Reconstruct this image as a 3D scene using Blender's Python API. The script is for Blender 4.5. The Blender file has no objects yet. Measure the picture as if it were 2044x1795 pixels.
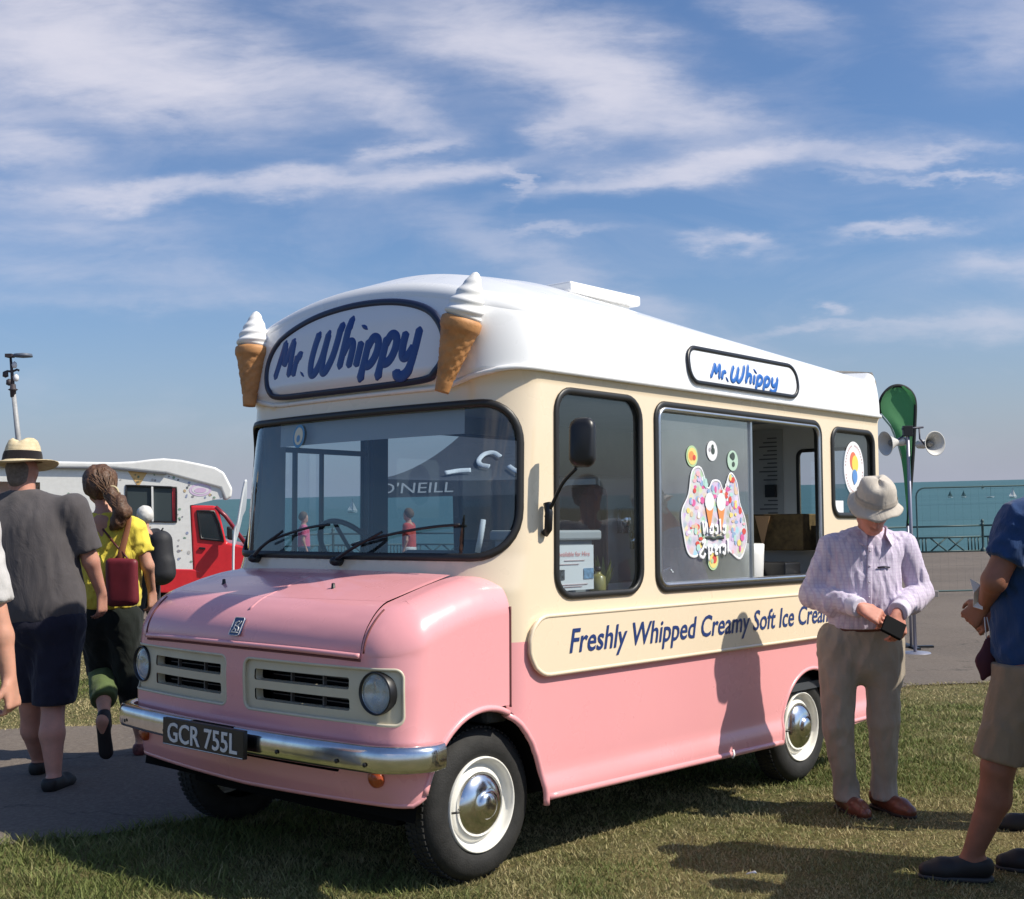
import bpy, bmesh, math, random
import numpy as np
from math import sin, cos, pi, radians
from mathutils import Matrix, Vector
from mathutils.geometry import delaunay_2d_cdt
random.seed(7); RNG = np.random.default_rng(7)
SC = bpy.context.scene
COL = SC.collection
A = np.array

# ------------------------------------------------------------------ camera, sky, sun, exposure
EYE = 1.54; ROLL = .02499; PITCH = .034378; FPX = 2471.56; CX, CY = 1022., 897.5
cd = bpy.data.cameras.new('camera'); cam = bpy.data.objects.new('camera', cd); COL.objects.link(cam)
cd.sensor_width = 36.; cd.lens = 36. * FPX / 2044.; cd.clip_start = .05; cd.clip_end = 60000.
_r = Vector((1, 0, 0)); _f = Vector((0, cos(PITCH), sin(PITCH))); _u = Vector((0, -sin(PITCH), cos(PITCH)))
_R = _r * cos(ROLL) - _u * sin(ROLL); _U = _r * sin(ROLL) + _u * cos(ROLL)
_m = Matrix((( _R.x, _U.x, -_f.x, 0), (_R.y, _U.y, -_f.y, 0), (_R.z, _U.z, -_f.z, EYE), (0, 0, 0, 1)))
cam.matrix_world = _m
SC.camera = cam

SUN_AZ = A([.97, -.26]); SUN_AZ = SUN_AZ / np.hypot(*SUN_AZ); SUN_EL = radians(47.)
sund = bpy.data.lights.new('sun', 'SUN'); sun = bpy.data.objects.new('sun', sund); COL.objects.link(sun)
sund.energy = 5.0; sund.angle = radians(.53); sund.color = (1., .93, .80)
_d = Vector((SUN_AZ[0] * cos(SUN_EL), SUN_AZ[1] * cos(SUN_EL), sin(SUN_EL)))
sun.rotation_mode = 'QUATERNION'; sun.rotation_quaternion = _d.to_track_quat('Z', 'Y')
sun.location = (6, -3, 9)
SC.view_settings.view_transform = 'Standard'; SC.view_settings.look = 'None'
SC.view_settings.exposure = 0.14; SC.view_settings.gamma = 1.; SC.view_settings.use_curve_mapping = False
SC.cycles.max_bounces = 8; SC.cycles.transparent_max_bounces = 16

def ray(x, y):
    """direction in the world that the photograph's pixel (2044 wide) looks along"""
    a = (x - CX) / FPX; b = -(y - CY) / FPX; c, s = cos(ROLL), sin(ROLL)
    a2 = a * c + b * s; b2 = -a * s + b * c
    return A([a2, cos(PITCH) - b2 * sin(PITCH), sin(PITCH) + b2 * cos(PITCH)])
def at(x, y, Y):
    d = ray(x, y); k = Y / d[1]; return A([d[0] * k, Y, EYE + d[2] * k])

class NT:
    """tiny node-tree writer"""
    def __init__(s, tree): s.t = tree; s.n = tree.nodes; s.l = tree.links
    def node(s, typ, **kw):
        n = s.n.new(typ)
        for k, v in kw.items(): setattr(n, k, v)
        return n
    def put(s, sock, v):
        if isinstance(v, bpy.types.NodeSocket): s.l.new(v, sock)
        elif v is not None:
            try: sock.default_value = v
            except Exception: sock.default_value = tuple(v) + (1.,)
    def m(s, op, a, b=None, c=None, clamp=False):
        n = s.node('ShaderNodeMath', operation=op, use_clamp=clamp)
        s.put(n.inputs[0], a)
        if b is not None: s.put(n.inputs[1], b)
        if c is not None: s.put(n.inputs[2], c)
        return n.outputs[0]
    def noise(s, vec, scale, detail=4., rough=.55, dist=0., color=False):
        n = s.node('ShaderNodeTexNoise'); s.put(n.inputs['Vector'], vec)
        n.inputs['Scale'].default_value = scale; n.inputs['Detail'].default_value = detail
        n.inputs['Roughness'].default_value = rough; n.inputs['Distortion'].default_value = dist
        return n.outputs['Color' if color else 'Fac']
    def mapping(s, vec, scale=(1, 1, 1), loc=(0, 0, 0), rot=(0, 0, 0)):
        n = s.node('ShaderNodeMapping'); s.put(n.inputs['Vector'], vec)
        n.inputs['Scale'].default_value = scale; n.inputs['Location'].default_value = loc; n.inputs['Rotation'].default_value = rot
        return n.outputs[0]
    def ramp(s, fac, stops, interp='LINEAR'):
        n = s.node('ShaderNodeValToRGB'); n.color_ramp.interpolation = interp
        e = n.color_ramp.elements
        while len(e) < len(stops): e.new(.5)
        for q, (p, c) in zip(e, stops):
            q.position = p; q.color = tuple(c) + (1.,) if not isinstance(c, (int, float)) else (c, c, c, 1.)
        s.put(n.inputs[0], fac); return n.outputs[0]
    def mix(s, fac, a, b, typ='MIX'):
        n = s.node('ShaderNodeMix', data_type='RGBA', blend_type=typ)
        s.put(n.inputs[0], fac)
        for k, v in ((6, a), (7, b)):
            if isinstance(v, bpy.types.NodeSocket): s.l.new(v, n.inputs[k])
            else: n.inputs[k].default_value = tuple(v) + (1.,)
        return n.outputs[2]

def build_sky():
    w = bpy.data.worlds.new('World'); SC.world = w; w.use_nodes = True
    T = NT(w.node_tree); T.n.clear()
    sky = T.node('ShaderNodeTexSky', sky_type='NISHITA', sun_disc=False)
    sky.sun_elevation = SUN_EL; sky.sun_rotation = math.atan2(SUN_AZ[0], SUN_AZ[1]); sky.altitude = 0.
    sky.air_density = 1.0; sky.dust_density = 1.5; sky.ozone_density = 2.2
    tc = T.node('ShaderNodeTexCoord'); sep = T.node('ShaderNodeSeparateXYZ'); T.l.new(tc.outputs['Generated'], sep.inputs[0])
    X, Y, Z = sep.outputs
    Ya = T.m('MAXIMUM', T.m('ABSOLUTE', Y), .12)
    p = T.m('DIVIDE', X, Ya); q = T.m('DIVIDE', Z, Ya)
    com = T.node('ShaderNodeCombineXYZ'); T.put(com.inputs[0], p); T.put(com.inputs[1], q); T.put(com.inputs[2], Y)
    # warp so that the edges of the clouds fray
    wn = T.noise(T.mapping(com.outputs[0], (3.2, 9., 1.)), 2.2, 6., .62, .0, True)
    sub = T.node('ShaderNodeVectorMath', operation='SUBTRACT'); T.l.new(wn, sub.inputs[0]); sub.inputs[1].default_value = (.5, .5, .5)
    scl = T.node('ShaderNodeVectorMath', operation='MULTIPLY'); T.l.new(sub.outputs[0], scl.inputs[0]); scl.inputs[1].default_value = (.17, .06, 0)
    add = T.node('ShaderNodeVectorMath', operation='ADD'); T.l.new(com.outputs[0], add.inputs[0]); T.l.new(scl.outputs[0], add.inputs[1])
    sp = T.node('ShaderNodeSeparateXYZ'); T.l.new(add.outputs[0], sp.inputs[0]); P, Q = sp.outputs[0], sp.outputs[1]
    feats = [  # x, y, rx, ry, tilt (deg, + = falls to the right), strength
        (170, 70, 340, 125, 18, 1.8), (330, 190, 220, 62, 14, 1.1), (30, 285, 130, 52, 22, .8), (560, 150, 300, 60, 16, .42),
        (1090, 110, 290, 85, 24, 1.3), (1250, 205, 190, 52, 16, .85), (1140, 268, 62, 28, -5, .75), (770, 205, 150, 42, 18, .6),
        (835, 290, 75, 17, -14, .75), (1560, 40, 120, 45, 20, .45), (560, 366, 430, 23, -2, .95), (200, 392, 330, 24, 2, .45),
        (880, 352, 150, 24, -6, .7), (1035, 370, 50, 12, 55, .7), (1500, 322, 250, 26, 0, 1.15), (1230, 362, 190, 21, -9, .75),
        (1830, 322, 150, 13, -4, .6), (1880, 352, 160, 7, 0, .6), (1480, 482, 80, 17, 10, .75), (1800, 456, 110, 12, -3, .75),
        (2010, 525, 130, 26, 0, .6), (2020, 120, 110, 60, -15, .35), (180, 455, 300, 28, 3, .35), (250, 545, 380, 60, 8, .28),
        (1130, 560, 330, 48, 26, .38), (1900, 645, 200, 26, 0, .45), (1655, 622, 24, 11, 0, .7), (1150, 465, 120, 9, -3, .3),
        (1650, 655, 170, 9, -3, .4), (250, 610, 400, 25, 0, .22), (700, 25, 90, 40, 20, .3), (2250, 60, 300, 90, 10, .6),
        (-350, 180, 300, 110, 10, .8), (2400, 380, 300, 40, 0, .6)]
    tot = None
    c_, s_ = cos(-ROLL), sin(-ROLL)
    for (x, y, rx, ry, tilt, st) in feats:
        d = ray(x, y); p0, q0 = d[0] / d[1], d[2] / d[1]
        t = radians(-tilt) + ROLL; ct, sn = cos(t), sin(t); a, b = rx / FPX, ry / FPX
        dp = T.m('SUBTRACT', P, p0); dq = T.m('SUBTRACT', Q, q0)
        e1 = T.m('MULTIPLY_ADD', dp, ct / a, T.m('MULTIPLY', dq, sn / a))
        e2 = T.m('MULTIPLY_ADD', dp, -sn / b, T.m('MULTIPLY', dq, ct / b))
        r2 = T.m('ADD', T.m('MULTIPLY', e1, e1), T.m('MULTIPLY', e2, e2))
        g = T.m('POWER', 2.718, T.m('MULTIPLY', r2, -1.1))
        g = T.m('MULTIPLY', g, st)
        tot = g if tot is None else T.m('ADD', tot, g)
    # streaky cirrus texture
    n1 = T.noise(T.mapping(com.outputs[0], (6., 26., 1.), rot=(0, 0, radians(-7))), 1.6, 8., .62, .5)
    n2 = T.noise(T.mapping(com.outputs[0], (3., 8., 1.), rot=(0, 0, radians(12))), 2.0, 7., .6, .6)
    tex = T.m('ADD', T.m('MULTIPLY', n1, .8), T.m('MULTIPLY', n2, .9))           # ~.85 mean
    tex = T.m('MULTIPLY', T.m('SUBTRACT', tex, .42, clamp=True), 1.9)
    dens = T.m('MULTIPLY', tot, tex)
    bg = T.m('MULTIPLY', T.m('SUBTRACT', n2, .46, clamp=True), 1.3)
    dens = T.m('MULTIPLY_ADD', bg, .30, dens)
    # thin haze towards the horizon
    hz = T.m('POWER', T.m('SUBTRACT', 1., T.m('MULTIPLY', T.m('ABSOLUTE', q), 4.0), clamp=True), 2.2)
    dens = T.m('MULTIPLY', T.m('SUBTRACT', 1., T.m('POWER', 2.718, T.m('MULTIPLY', dens, -1.45))), .93)
    base = T.mix(1., sky.outputs[0], SKY_TINT, 'MULTIPLY')
    col = T.mix(dens, base, CLOUD)
    col = T.mix(T.m('MULTIPLY', hz, .72), col, HAZE)
    b = T.node('ShaderNodeBackground'); T.l.new(col, b.inputs[0]); b.inputs[1].default_value = .09
    o = T.node('ShaderNodeOutputWorld'); T.l.new(b.outputs[0], o.inputs[0])
SKY_TINT = (.82, 1.02, 1.28); CLOUD = (7.6, 7.5, 8.5); HAZE = (5.0, 5.2, 6.4)
build_sky()

# ------------------------------------------------------------------ materials
MATS = {}
def mat(name, col, rough=.5, metal=0., coat=0., noise=0., nscale=8., bump=0., bscale=60., spec=.5, sheen=0., fn=None, emit=None, alpha=None):
    if name in MATS: return MATS[name]
    m = bpy.data.materials.new(name); m.use_nodes = True; T = NT(m.node_tree); b = T.n['Principled BSDF']
    b.inputs['Base Color'].default_value = tuple(col) + (1.,); b.inputs['Roughness'].default_value = rough
    b.inputs['Metallic'].default_value = metal; b.inputs['Coat Weight'].default_value = coat; b.inputs['Coat Roughness'].default_value = .06
    b.inputs['Specular IOR Level'].default_value = spec
    if sheen: b.inputs['Sheen Weight'].default_value = sheen
    tc = T.node('ShaderNodeTexCoord').outputs['Object']
    if noise:
        n = T.noise(tc, nscale, 6., .6)
        lo = tuple(c * (1 - noise) for c in col); hi = tuple(min(1, c * (1 + noise)) for c in col)
        T.l.new(T.ramp(n, [(.3, lo), (.7, hi)]), b.inputs['Base Color'])
    if bump:
        n = T.noise(tc, bscale, 5., .6); q = T.node('ShaderNodeBump'); q.inputs['Strength'].default_value = bump
        q.inputs['Distance'].default_value = .01; T.l.new(n, q.inputs['Height']); T.l.new(q.outputs[0], b.inputs['Normal'])
    if fn: fn(T, b, tc)
    MATS[name] = m; return m

def paint(name, col):
    def f(T, b, tc):
        n = T.noise(tc, 1.3, 4., .5); n2 = T.noise(tc, 6., 4., .5)
        lo = tuple(c * .96 for c in col)
        c = T.mix(T.ramp(n, [(.35, 0.), (.7, 1.)]), lo, col)
        sep = T.node('ShaderNodeSeparateXYZ'); T.l.new(tc, sep.inputs[0])
        # road dirt low on the panels
        d = T.m('MULTIPLY', T.m('SUBTRACT', 1., T.m('MULTIPLY', sep.outputs[2], 1.9), clamp=True), T.m('MULTIPLY', n2, .30))
        c = T.mix(d, c, (.22, .17, .13))
        T.l.new(c, b.inputs['Base Color'])
        T.l.new(T.ramp(n2, [(.3, .26), (.75, .32)]), b.inputs['Roughness'])
    return mat(name, col, .3, coat=.45, fn=f)
PINK = paint('pink_paint', (.85, .375, .395)); CREAM = paint('cream_paint', (.85, .705, .515)); WHITE = paint('white_paint', (.86, .86, .86))
RUBBER = mat('window_rubber', (.018, .017, .016), .45); TRIMPINK = mat('groove', (.16, .05, .05), .8)
BLACK = mat('black_plastic', (.012, .012, .014), .38); DARK = mat('underbody_black', (.006, .006, .006), .9, spec=.1)
CHROME = mat('chrome', (.72, .72, .73), .16, 1., noise=.12, nscale=14., bump=.04, bscale=18.)
DULLCHROME = mat('aluminium', (.62, .62, .63), .32, 1., noise=.1)
SILVER = mat('silver_paint', (.62, .62, .62), .4, .3)
TYRE = mat('tyre_rubber', (.017, .0165, .016), .78, noise=.35, nscale=20., bump=.25, bscale=140.)
RIM = mat('wheel_white', (.80, .78, .72), .38, coat=.2, noise=.08, nscale=12.)
CRM2 = mat('grille_cream', (.62, .56, .42), .42, coat=.2, noise=.06)
NAVY = mat('navy_lettering', (.020, .045, .17), .4); BLUE = mat('blue_lettering', (.02, .13, .46), .4)
SIGNW = mat('sign_panel_white', (.77, .78, .82), .3, coat=.3)
SIGNW2 = mat('side_sign_white', (.80, .81, .83), .3, coat=.3)
LINING = mat('interior_lining', (.27, .29, .31), .6, noise=.08)
DLINING = mat('dark_interior', (.05, .055, .065), .7); IWHITE = mat('interior_white', (.80, .80, .78), .45)
def glass_mat(name, tint=(.80, .86, .88), refl=1., mist=0.):
    if name in MATS: return MATS[name]
    m = bpy.data.materials.new(name); m.use_nodes = True; T = NT(m.node_tree); T.n.clear()
    tr = T.node('ShaderNodeBsdfTransparent'); tr.inputs[0].default_value = tuple(tint) + (1.,)
    gl = T.node('ShaderNodeBsdfGlossy'); gl.inputs['Roughness'].default_value = .02; gl.inputs[0].default_value = (.95, .97, 1., 1.)
    ge = T.node('ShaderNodeNewGeometry'); dt = T.node('ShaderNodeVectorMath', operation='DOT_PRODUCT'); T.l.new(ge.outputs['Normal'], dt.inputs[0]); T.l.new(ge.outputs['Incoming'], dt.inputs[1])
    c1 = T.m('SUBTRACT', 1., T.m('ABSOLUTE', dt.outputs['Value']), clamp=True); fac = T.m('MULTIPLY', T.m('MULTIPLY_ADD', T.m('POWER', c1, 5.), .95, .045), 1.7 * refl, clamp=True)   # two faces of the pane
    mx = T.node('ShaderNodeMixShader'); T.l.new(fac, mx.inputs[0]); T.l.new(tr.outputs[0], mx.inputs[1]); T.l.new(gl.outputs[0], mx.inputs[2])
    out = mx.outputs[0]
    if mist:
        tc = T.node('ShaderNodeTexCoord').outputs['Object']; n = T.noise(tc, 3., 6., .65)
        df = T.node('ShaderNodeBsdfDiffuse'); df.inputs[0].default_value = (.55, .6, .63, 1.)
        mx2 = T.node('ShaderNodeMixShader'); T.l.new(T.m('MULTIPLY', n, mist), mx2.inputs[0]); T.l.new(out, mx2.inputs[1]); T.l.new(df.outputs[0], mx2.inputs[2]); out = mx2.outputs[0]
    o = T.node('ShaderNodeOutputMaterial'); T.l.new(out, o.inputs[0]); MATS[name] = m; return m
GLASS = glass_mat('window_glass', (.74, .80, .83), 1., .04)
GLASSW = glass_mat('windscreen_glass', (.62, .71, .76), 1., .03)

# ------------------------------------------------------------------ objects
def link(name, data, m=None, parent=None, mw=None):
    o = bpy.data.objects.new(name, data); COL.objects.link(o)
    if m is not None and data is not None: data.materials.append(m)
    if parent is not None: o.parent = parent
    if mw is not None: o.matrix_local = mw
    return o
def empty(name, label, cat, loc=(0, 0, 0), group=None, rz=0.):
    o = bpy.data.objects.new(name, None); COL.objects.link(o); o.location = loc; o.rotation_euler = (0, 0, rz)
    o.empty_display_size = .1
    return tag(o, label, cat, group)
def tag(o, label=None, cat=None, group=None, kind=None):
    if label: o['label'] = label
    if cat: o['category'] = cat
    if group: o['group'] = group
    if kind: o['kind'] = kind
    return o
def raw(name, V, F, m=None, parent=None, smooth=True, N=None, mw=None):
    V = np.asarray(V, dtype=float).reshape(-1, 3); me = bpy.data.meshes.new(name)
    if isinstance(F, np.ndarray):
        k = F.shape[1]; me.vertices.add(len(V)); me.vertices.foreach_set('co', V.ravel())
        me.loops.add(F.size); me.loops.foreach_set('vertex_index', F.ravel().astype(np.int32))
        me.polygons.add(len(F)); me.polygons.foreach_set('loop_start', np.arange(0, F.size, k, dtype=np.int32))
        me.polygons.foreach_set('loop_total', np.full(len(F), k, dtype=np.int32)); me.update(calc_edges=True)
    else: me.from_pydata([tuple(v) for v in V], [], [tuple(int(i) for i in f) for f in F])
    me.polygons.foreach_set('use_smooth', np.full(len(me.polygons), bool(smooth)))
    if N is not None: me.normals_split_custom_set_from_vertices([tuple(n) for n in N])
    me.update(); return link(name, me, m, parent, mw)
class MB:
    """collects pieces that belong to one part"""
    def __init__(s): s.V = []; s.F = []; s.n = 0
    def add(s, V, F):
        V = np.asarray(V, dtype=float).reshape(-1, 3); s.V.append(V); s.F += [tuple(int(i) + s.n for i in f) for f in F]; s.n += len(V); return s
    def box(s, a, b, R=None):
        x0, y0, z0 = a; x1, y1, z1 = b
        V = A([(x, y, z) for x in (x0, x1) for y in (y0, y1) for z in (z0, z1)], dtype=float)
        if R is not None: V = V @ np.asarray(R)[:3, :3].T + (np.asarray(R)[:3, 3] if np.asarray(R).shape[0] > 3 else 0)
        return s.add(V, [(0, 1, 3, 2), (4, 6, 7, 5), (0, 4, 5, 1), (2, 3, 7, 6), (0, 2, 6, 4), (1, 5, 7, 3)])
    def tube(s, pts, r, closed=False, n=8, nrm=None, flat=1., caps=True):
        V, F = tube(pts, r, closed, n, nrm, flat, caps); return s.add(V, F)
    def lathe(s, prof, c=(0, 0, 0), axis='z', n=32, R=None, caps=False):
        V, F = lathe(prof, n, axis, caps)
        if R is not None: V = V @ np.asarray(R).T
        return s.add(V + A(c), F)
    def build(s, name, m, parent=None, smooth=False, bevel=0., mw=None, auto=None):
        o = raw(name, np.vstack(s.V), s.F, m, parent, smooth, mw=mw)
        if bevel:
            b = o.modifiers.new('bevel', 'BEVEL'); b.width = bevel; b.segments = 2; b.limit_method = 'ANGLE'; b.angle_limit = radians(50)
        if auto:
            sharp_edges(o, auto)
        return o
def sharp_edges(o, deg=35):
    bm = bmesh.new(); bm.from_mesh(o.data)
    bmesh.ops.recalc_face_normals(bm, faces=bm.faces)
    for e in bm.edges:
        if len(e.link_faces) == 2 and e.calc_face_angle(0) > radians(deg): e.smooth = False
    bm.to_mesh(o.data); bm.free()
def tube(pts, r, closed=False, n=8, nrm=None, flat=1., caps=True):
    P = np.asarray(pts, dtype=float); k = len(P); r = np.broadcast_to(np.asarray(r, dtype=float), (k,))
    if closed: T = np.roll(P, -1, 0) - np.roll(P, 1, 0)
    else: T = np.gradient(P, axis=0)
    T /= np.linalg.norm(T, axis=1)[:, None] + 1e-12
    if nrm is None:
        up = A([0, 0, 1.]) if abs(T[:, 2]).mean() < .8 else A([0, 1., 0]); U = []
        u = np.cross(T[0], up); u /= np.linalg.norm(u) + 1e-9
        for t in T:
            u = u - t * np.dot(u, t); u /= np.linalg.norm(u) + 1e-9; U.append(u)
        U = A(U); Nn = np.cross(U, T)
    else:
        Nn = np.asarray(nrm, dtype=float); Nn = np.broadcast_to(Nn, P.shape); Nn = Nn - T * (Nn * T).sum(1)[:, None]; Nn /= np.linalg.norm(Nn, axis=1)[:, None] + 1e-9; U = np.cross(T, Nn)
    a = np.arange(n) * 2 * pi / n
    V = P[:, None] + r[:, None, None] * (np.cos(a)[None, :, None] * U[:, None] + flat * np.sin(a)[None, :, None] * Nn[:, None])
    V = V.reshape(-1, 3); F = []
    for i in range(k if closed else k - 1):
        j = (i + 1) % k
        for q in range(n): F.append((i * n + q, i * n + (q + 1) % n, j * n + (q + 1) % n, j * n + q))
    if caps and not closed: F.append(tuple(range(n))[::-1]); F.append(tuple((k - 1) * n + q for q in range(n)))
    return V, F
def lathe(prof, n=32, axis='z', caps=False):
    prof = np.asarray(prof, dtype=float); a = np.arange(n) * 2 * pi / n; V = []
    for r, h in prof:
        for t in a:
            c, s = r * cos(t), r * sin(t)
            V.append({'z': (c, s, h), 'y': (c, h, s), 'x': (h, c, s)}[axis])
    F = []
    for i in range(len(prof) - 1):
        for q in range(n): F.append((i * n + q, i * n + (q + 1) % n, (i + 1) * n + (q + 1) % n, (i + 1) * n + q))
    if caps: F.append(tuple(range(n))); F.append(tuple((len(prof) - 1) * n + q for q in range(n)))
    return A(V), F
def spline(pts, k=8, closed=False):
    P = np.asarray(pts, dtype=float); n = len(P); out = []
    rng = range(n) if closed else range(n - 1)
    for i in rng:
        p1, p2 = P[i], P[(i + 1) % n]
        p0 = P[(i - 1) % n] if closed or i > 0 else 2 * p1 - p2
        p3 = P[(i + 2) % n] if closed or i + 2 < n else 2 * p2 - p1
        for t in np.linspace(0, 1, k, endpoint=False):
            out.append(.5 * ((2 * p1) + (-p0 + p2) * t + (2 * p0 - 5 * p1 + 4 * p2 - p3) * t * t + (-p0 + 3 * p1 - 3 * p2 + p3) * t ** 3))
    if not closed: out.append(P[-1])
    return A(out)
def rrect(x0, x1, y0, y1, r, k=7):
    if np.isscalar(r): r = (r,) * 4
    out = []
    for (cx, cy, a0, q) in ((x1 - r[0], y1 - r[0], 0, r[0]), (x0 + r[1], y1 - r[1], 90, r[1]), (x0 + r[2], y0 + r[2], 180, r[2]), (x1 - r[3], y0 + r[3], 270, r[3])):
        for t in np.linspace(a0, a0 + 90, k): out.append((cx + q * cos(radians(t)), cy + q * sin(radians(t))))
    return A(out)
def circ(cx, cy, r, n=40, ry=None):
    a = np.arange(n) * 2 * pi / n; return np.stack([cx + r * np.cos(a), cy + (ry or r) * np.sin(a)], 1)
def densify(P, s, closed=True):
    P = np.asarray(P, dtype=float); out = []
    for i in range(len(P) if closed else len(P) - 1):
        a, b = P[i], P[(i + 1) % len(P)]; n = max(1, int(np.ceil(np.linalg.norm(b - a) / s)))
        for t in range(n): out.append(a + (b - a) * t / n)
    if not closed: out.append(P[-1])
    return A(out)
def inpoly(p, poly):
    x, y = p[:, 0], p[:, 1]; ins = np.zeros(len(p), bool); n = len(poly); j = n - 1
    for i in range(n):
        xi, yi = poly[i]; xj, yj = poly[j]
        if yi != yj:
            c = ((yi > y) != (yj > y)) & (x < (xj - xi) * (y - yi) / (yj - yi) + xi); ins ^= c
        j = i
    return ins
def sheet(name, poly, holes, fn, s, m, parent=None, off=0., extra=None, sy=None, dens=True):
    """a trimmed surface: outline and holes in the plane, carried onto a curved surface by fn"""
    sy = sy or s; loops = [densify(poly, s) if dens else np.asarray(poly)] + [densify(h, s * .7) if dens else np.asarray(h) for h in holes]
    V = []; E = []
    for L in loops:
        b = len(V); V += [tuple(v) for v in L]; E += [(b + i, b + (i + 1) % len(L)) for i in range(len(L))]
    lo, hi = loops[0].min(0), loops[0].max(0)
    gx = np.arange(lo[0] + s / 2, hi[0], s); gy = np.arange(lo[1] + sy / 2, hi[1], sy)
    if len(gx) and len(gy):
        G = np.stack(np.meshgrid(gx, gy), -1).reshape(-1, 2)
        if extra is not None: G = np.vstack([G, extra])
        k = inpoly(G, loops[0])
        for h in loops[1:]: k &= ~inpoly(G, h)
        G = G[k]; B = A(V)
        if len(G):
            d = np.full(len(G), 9e9)
            for c in range(0, len(B), 200): d = np.minimum(d, ((G[:, None] - B[None, c:c + 200]) ** 2).sum(-1).min(1))
            G = G[d > (min(s, sy) * .35) ** 2]; V += [tuple(g) for g in G]
    r = delaunay_2d_cdt([Vector(v) for v in V], E, [], 0, 1e-7)
    v2 = A([tuple(v) for v in r[0]]); F = A([f for f in r[2]])
    c = v2[F].mean(1); k = inpoly(c, loops[0])
    for h in loops[1:]: k &= ~inpoly(c, h)
    F = F[k]; Pp, N = fn(v2)
    if off: Pp = Pp + N * off
    fnn = np.cross(Pp[F[:, 1]] - Pp[F[:, 0]], Pp[F[:, 2]] - Pp[F[:, 0]]); fl = (fnn * N[F].mean(1)).sum(1) < 0
    F[fl] = F[fl][:, ::-1]
    return raw(name, Pp, F, m, parent, True, N)
def band(name, loop, fn, r, m, parent, off=0., flat=.6, n=8, closed=True, step=.02):
    """a moulding that follows a line on a surface"""
    L = densify(loop, step, closed); P, N = fn(L); V, F = tube(P + N * off, r, closed, n, N, flat); return raw(name, V, F, m, parent, True)
def font(txt, size=1., shear=0., sx=1., res=3, bold=.0):
    c = bpy.data.curves.new('lettering', 'FONT'); c.body = txt; c.size = size; c.shear = shear; c.resolution_u = res; c.fill_mode = 'FRONT'; c.offset = bold
    o = bpy.data.objects.new('lettering', c); COL.objects.link(o)
    dg = bpy.context.evaluated_depsgraph_get(); me = bpy.data.meshes.new_from_object(o.evaluated_get(dg))
    V = A([tuple(v.co) for v in me.vertices]); F = [tuple(p.vertices) for p in me.polygons]
    bpy.data.objects.remove(o); bpy.data.curves.remove(c); bpy.data.meshes.remove(me)
    V[:, 0] -= V[:, 0].min(); V[:, 0] *= sx; return V[:, :2], F
def fitfont(txt, x0, x1, y0, ycap, shear=0., bold=.0):
    """lettering scaled to a width and a capital height"""
    V, F = font(txt, 1., bold=bold); cap = font('H', 1.)[0][:, 1].max()
    V = V.copy(); V[:, 1] *= (ycap - y0) / cap; V[:, 0] *= (x1 - x0) / V[:, 0].max(); V[:, 0] += shear * V[:, 1]
    V[:, 0] += x0; V[:, 1] += y0; return V, F
# ------------------------------------------------------------------ ground, path, sea
def vnoise(x, y, seed=0):
    xi = np.floor(x).astype(int); yi = np.floor(y).astype(int); fx = x - xi; fy = y - yi
    fx = fx * fx * (3 - 2 * fx); fy = fy * fy * (3 - 2 * fy)
    def h(a, b):
        q = (a * 374761393 + b * 668265263 + seed * 974711) & 0xffffffff; q = ((q ^ (q >> 13)) * 1274126177) & 0xffffffff
        return ((q ^ (q >> 16)) & 0xffff) / 65535.
    return (h(xi, yi) * (1 - fx) + h(xi + 1, yi) * fx) * (1 - fy) + (h(xi, yi + 1) * (1 - fx) + h(xi + 1, yi + 1) * fx) * fy
def fbm(x, y, s=1., o=4, seed=0):
    t = 0; a = .5
    for i in range(o): t = t + a * vnoise(x * s * 2 ** i + 17.3 * i, y * s * 2 ** i - 9.1 * i, seed + i); a *= .5
    return t / (1 - .5 ** o)
def gz(x, y):
    x = np.asarray(x, dtype=float); y = np.asarray(y, dtype=float)
    fy = np.interp(y, [-200, 2, 14, 46, 60, 90], [.10, .1017, -.244, -.90, -3.0, -4.6])
    return -.0209 * np.clip(x + .8, -5, 8) + fy
PATH = A([(-30, 1.5), (-6, 4.6), (-3.2, 5.3), (-2.3, 5.5), (-1.95, 5.62), (-1.55, 5.95), (-1.0, 6.6), (-.3, 7.5), (.8, 8.9), (2.2, 10.2), (3.5, 10.85), (4.6, 11.2), (12, 13.2), (60, 20),
          (60, 46.4), (-60, 46.4), (-60, 19), (-3, 18.5), (.5, 16), (.6, 12), (-.8, 9.6), (-2.5, 8.95), (-3.6, 8.7), (-12, 7.6), (-30, 6.0)], dtype=float)
_pp = densify(PATH, .12); _pp = _pp + (np.stack([fbm(_pp[:, 0], _pp[:, 1], 2.5, 3, 5), fbm(_pp[:, 0], _pp[:, 1], 2.5, 3, 9)], 1) - .5) * .13
PATHR = _pp
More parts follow.
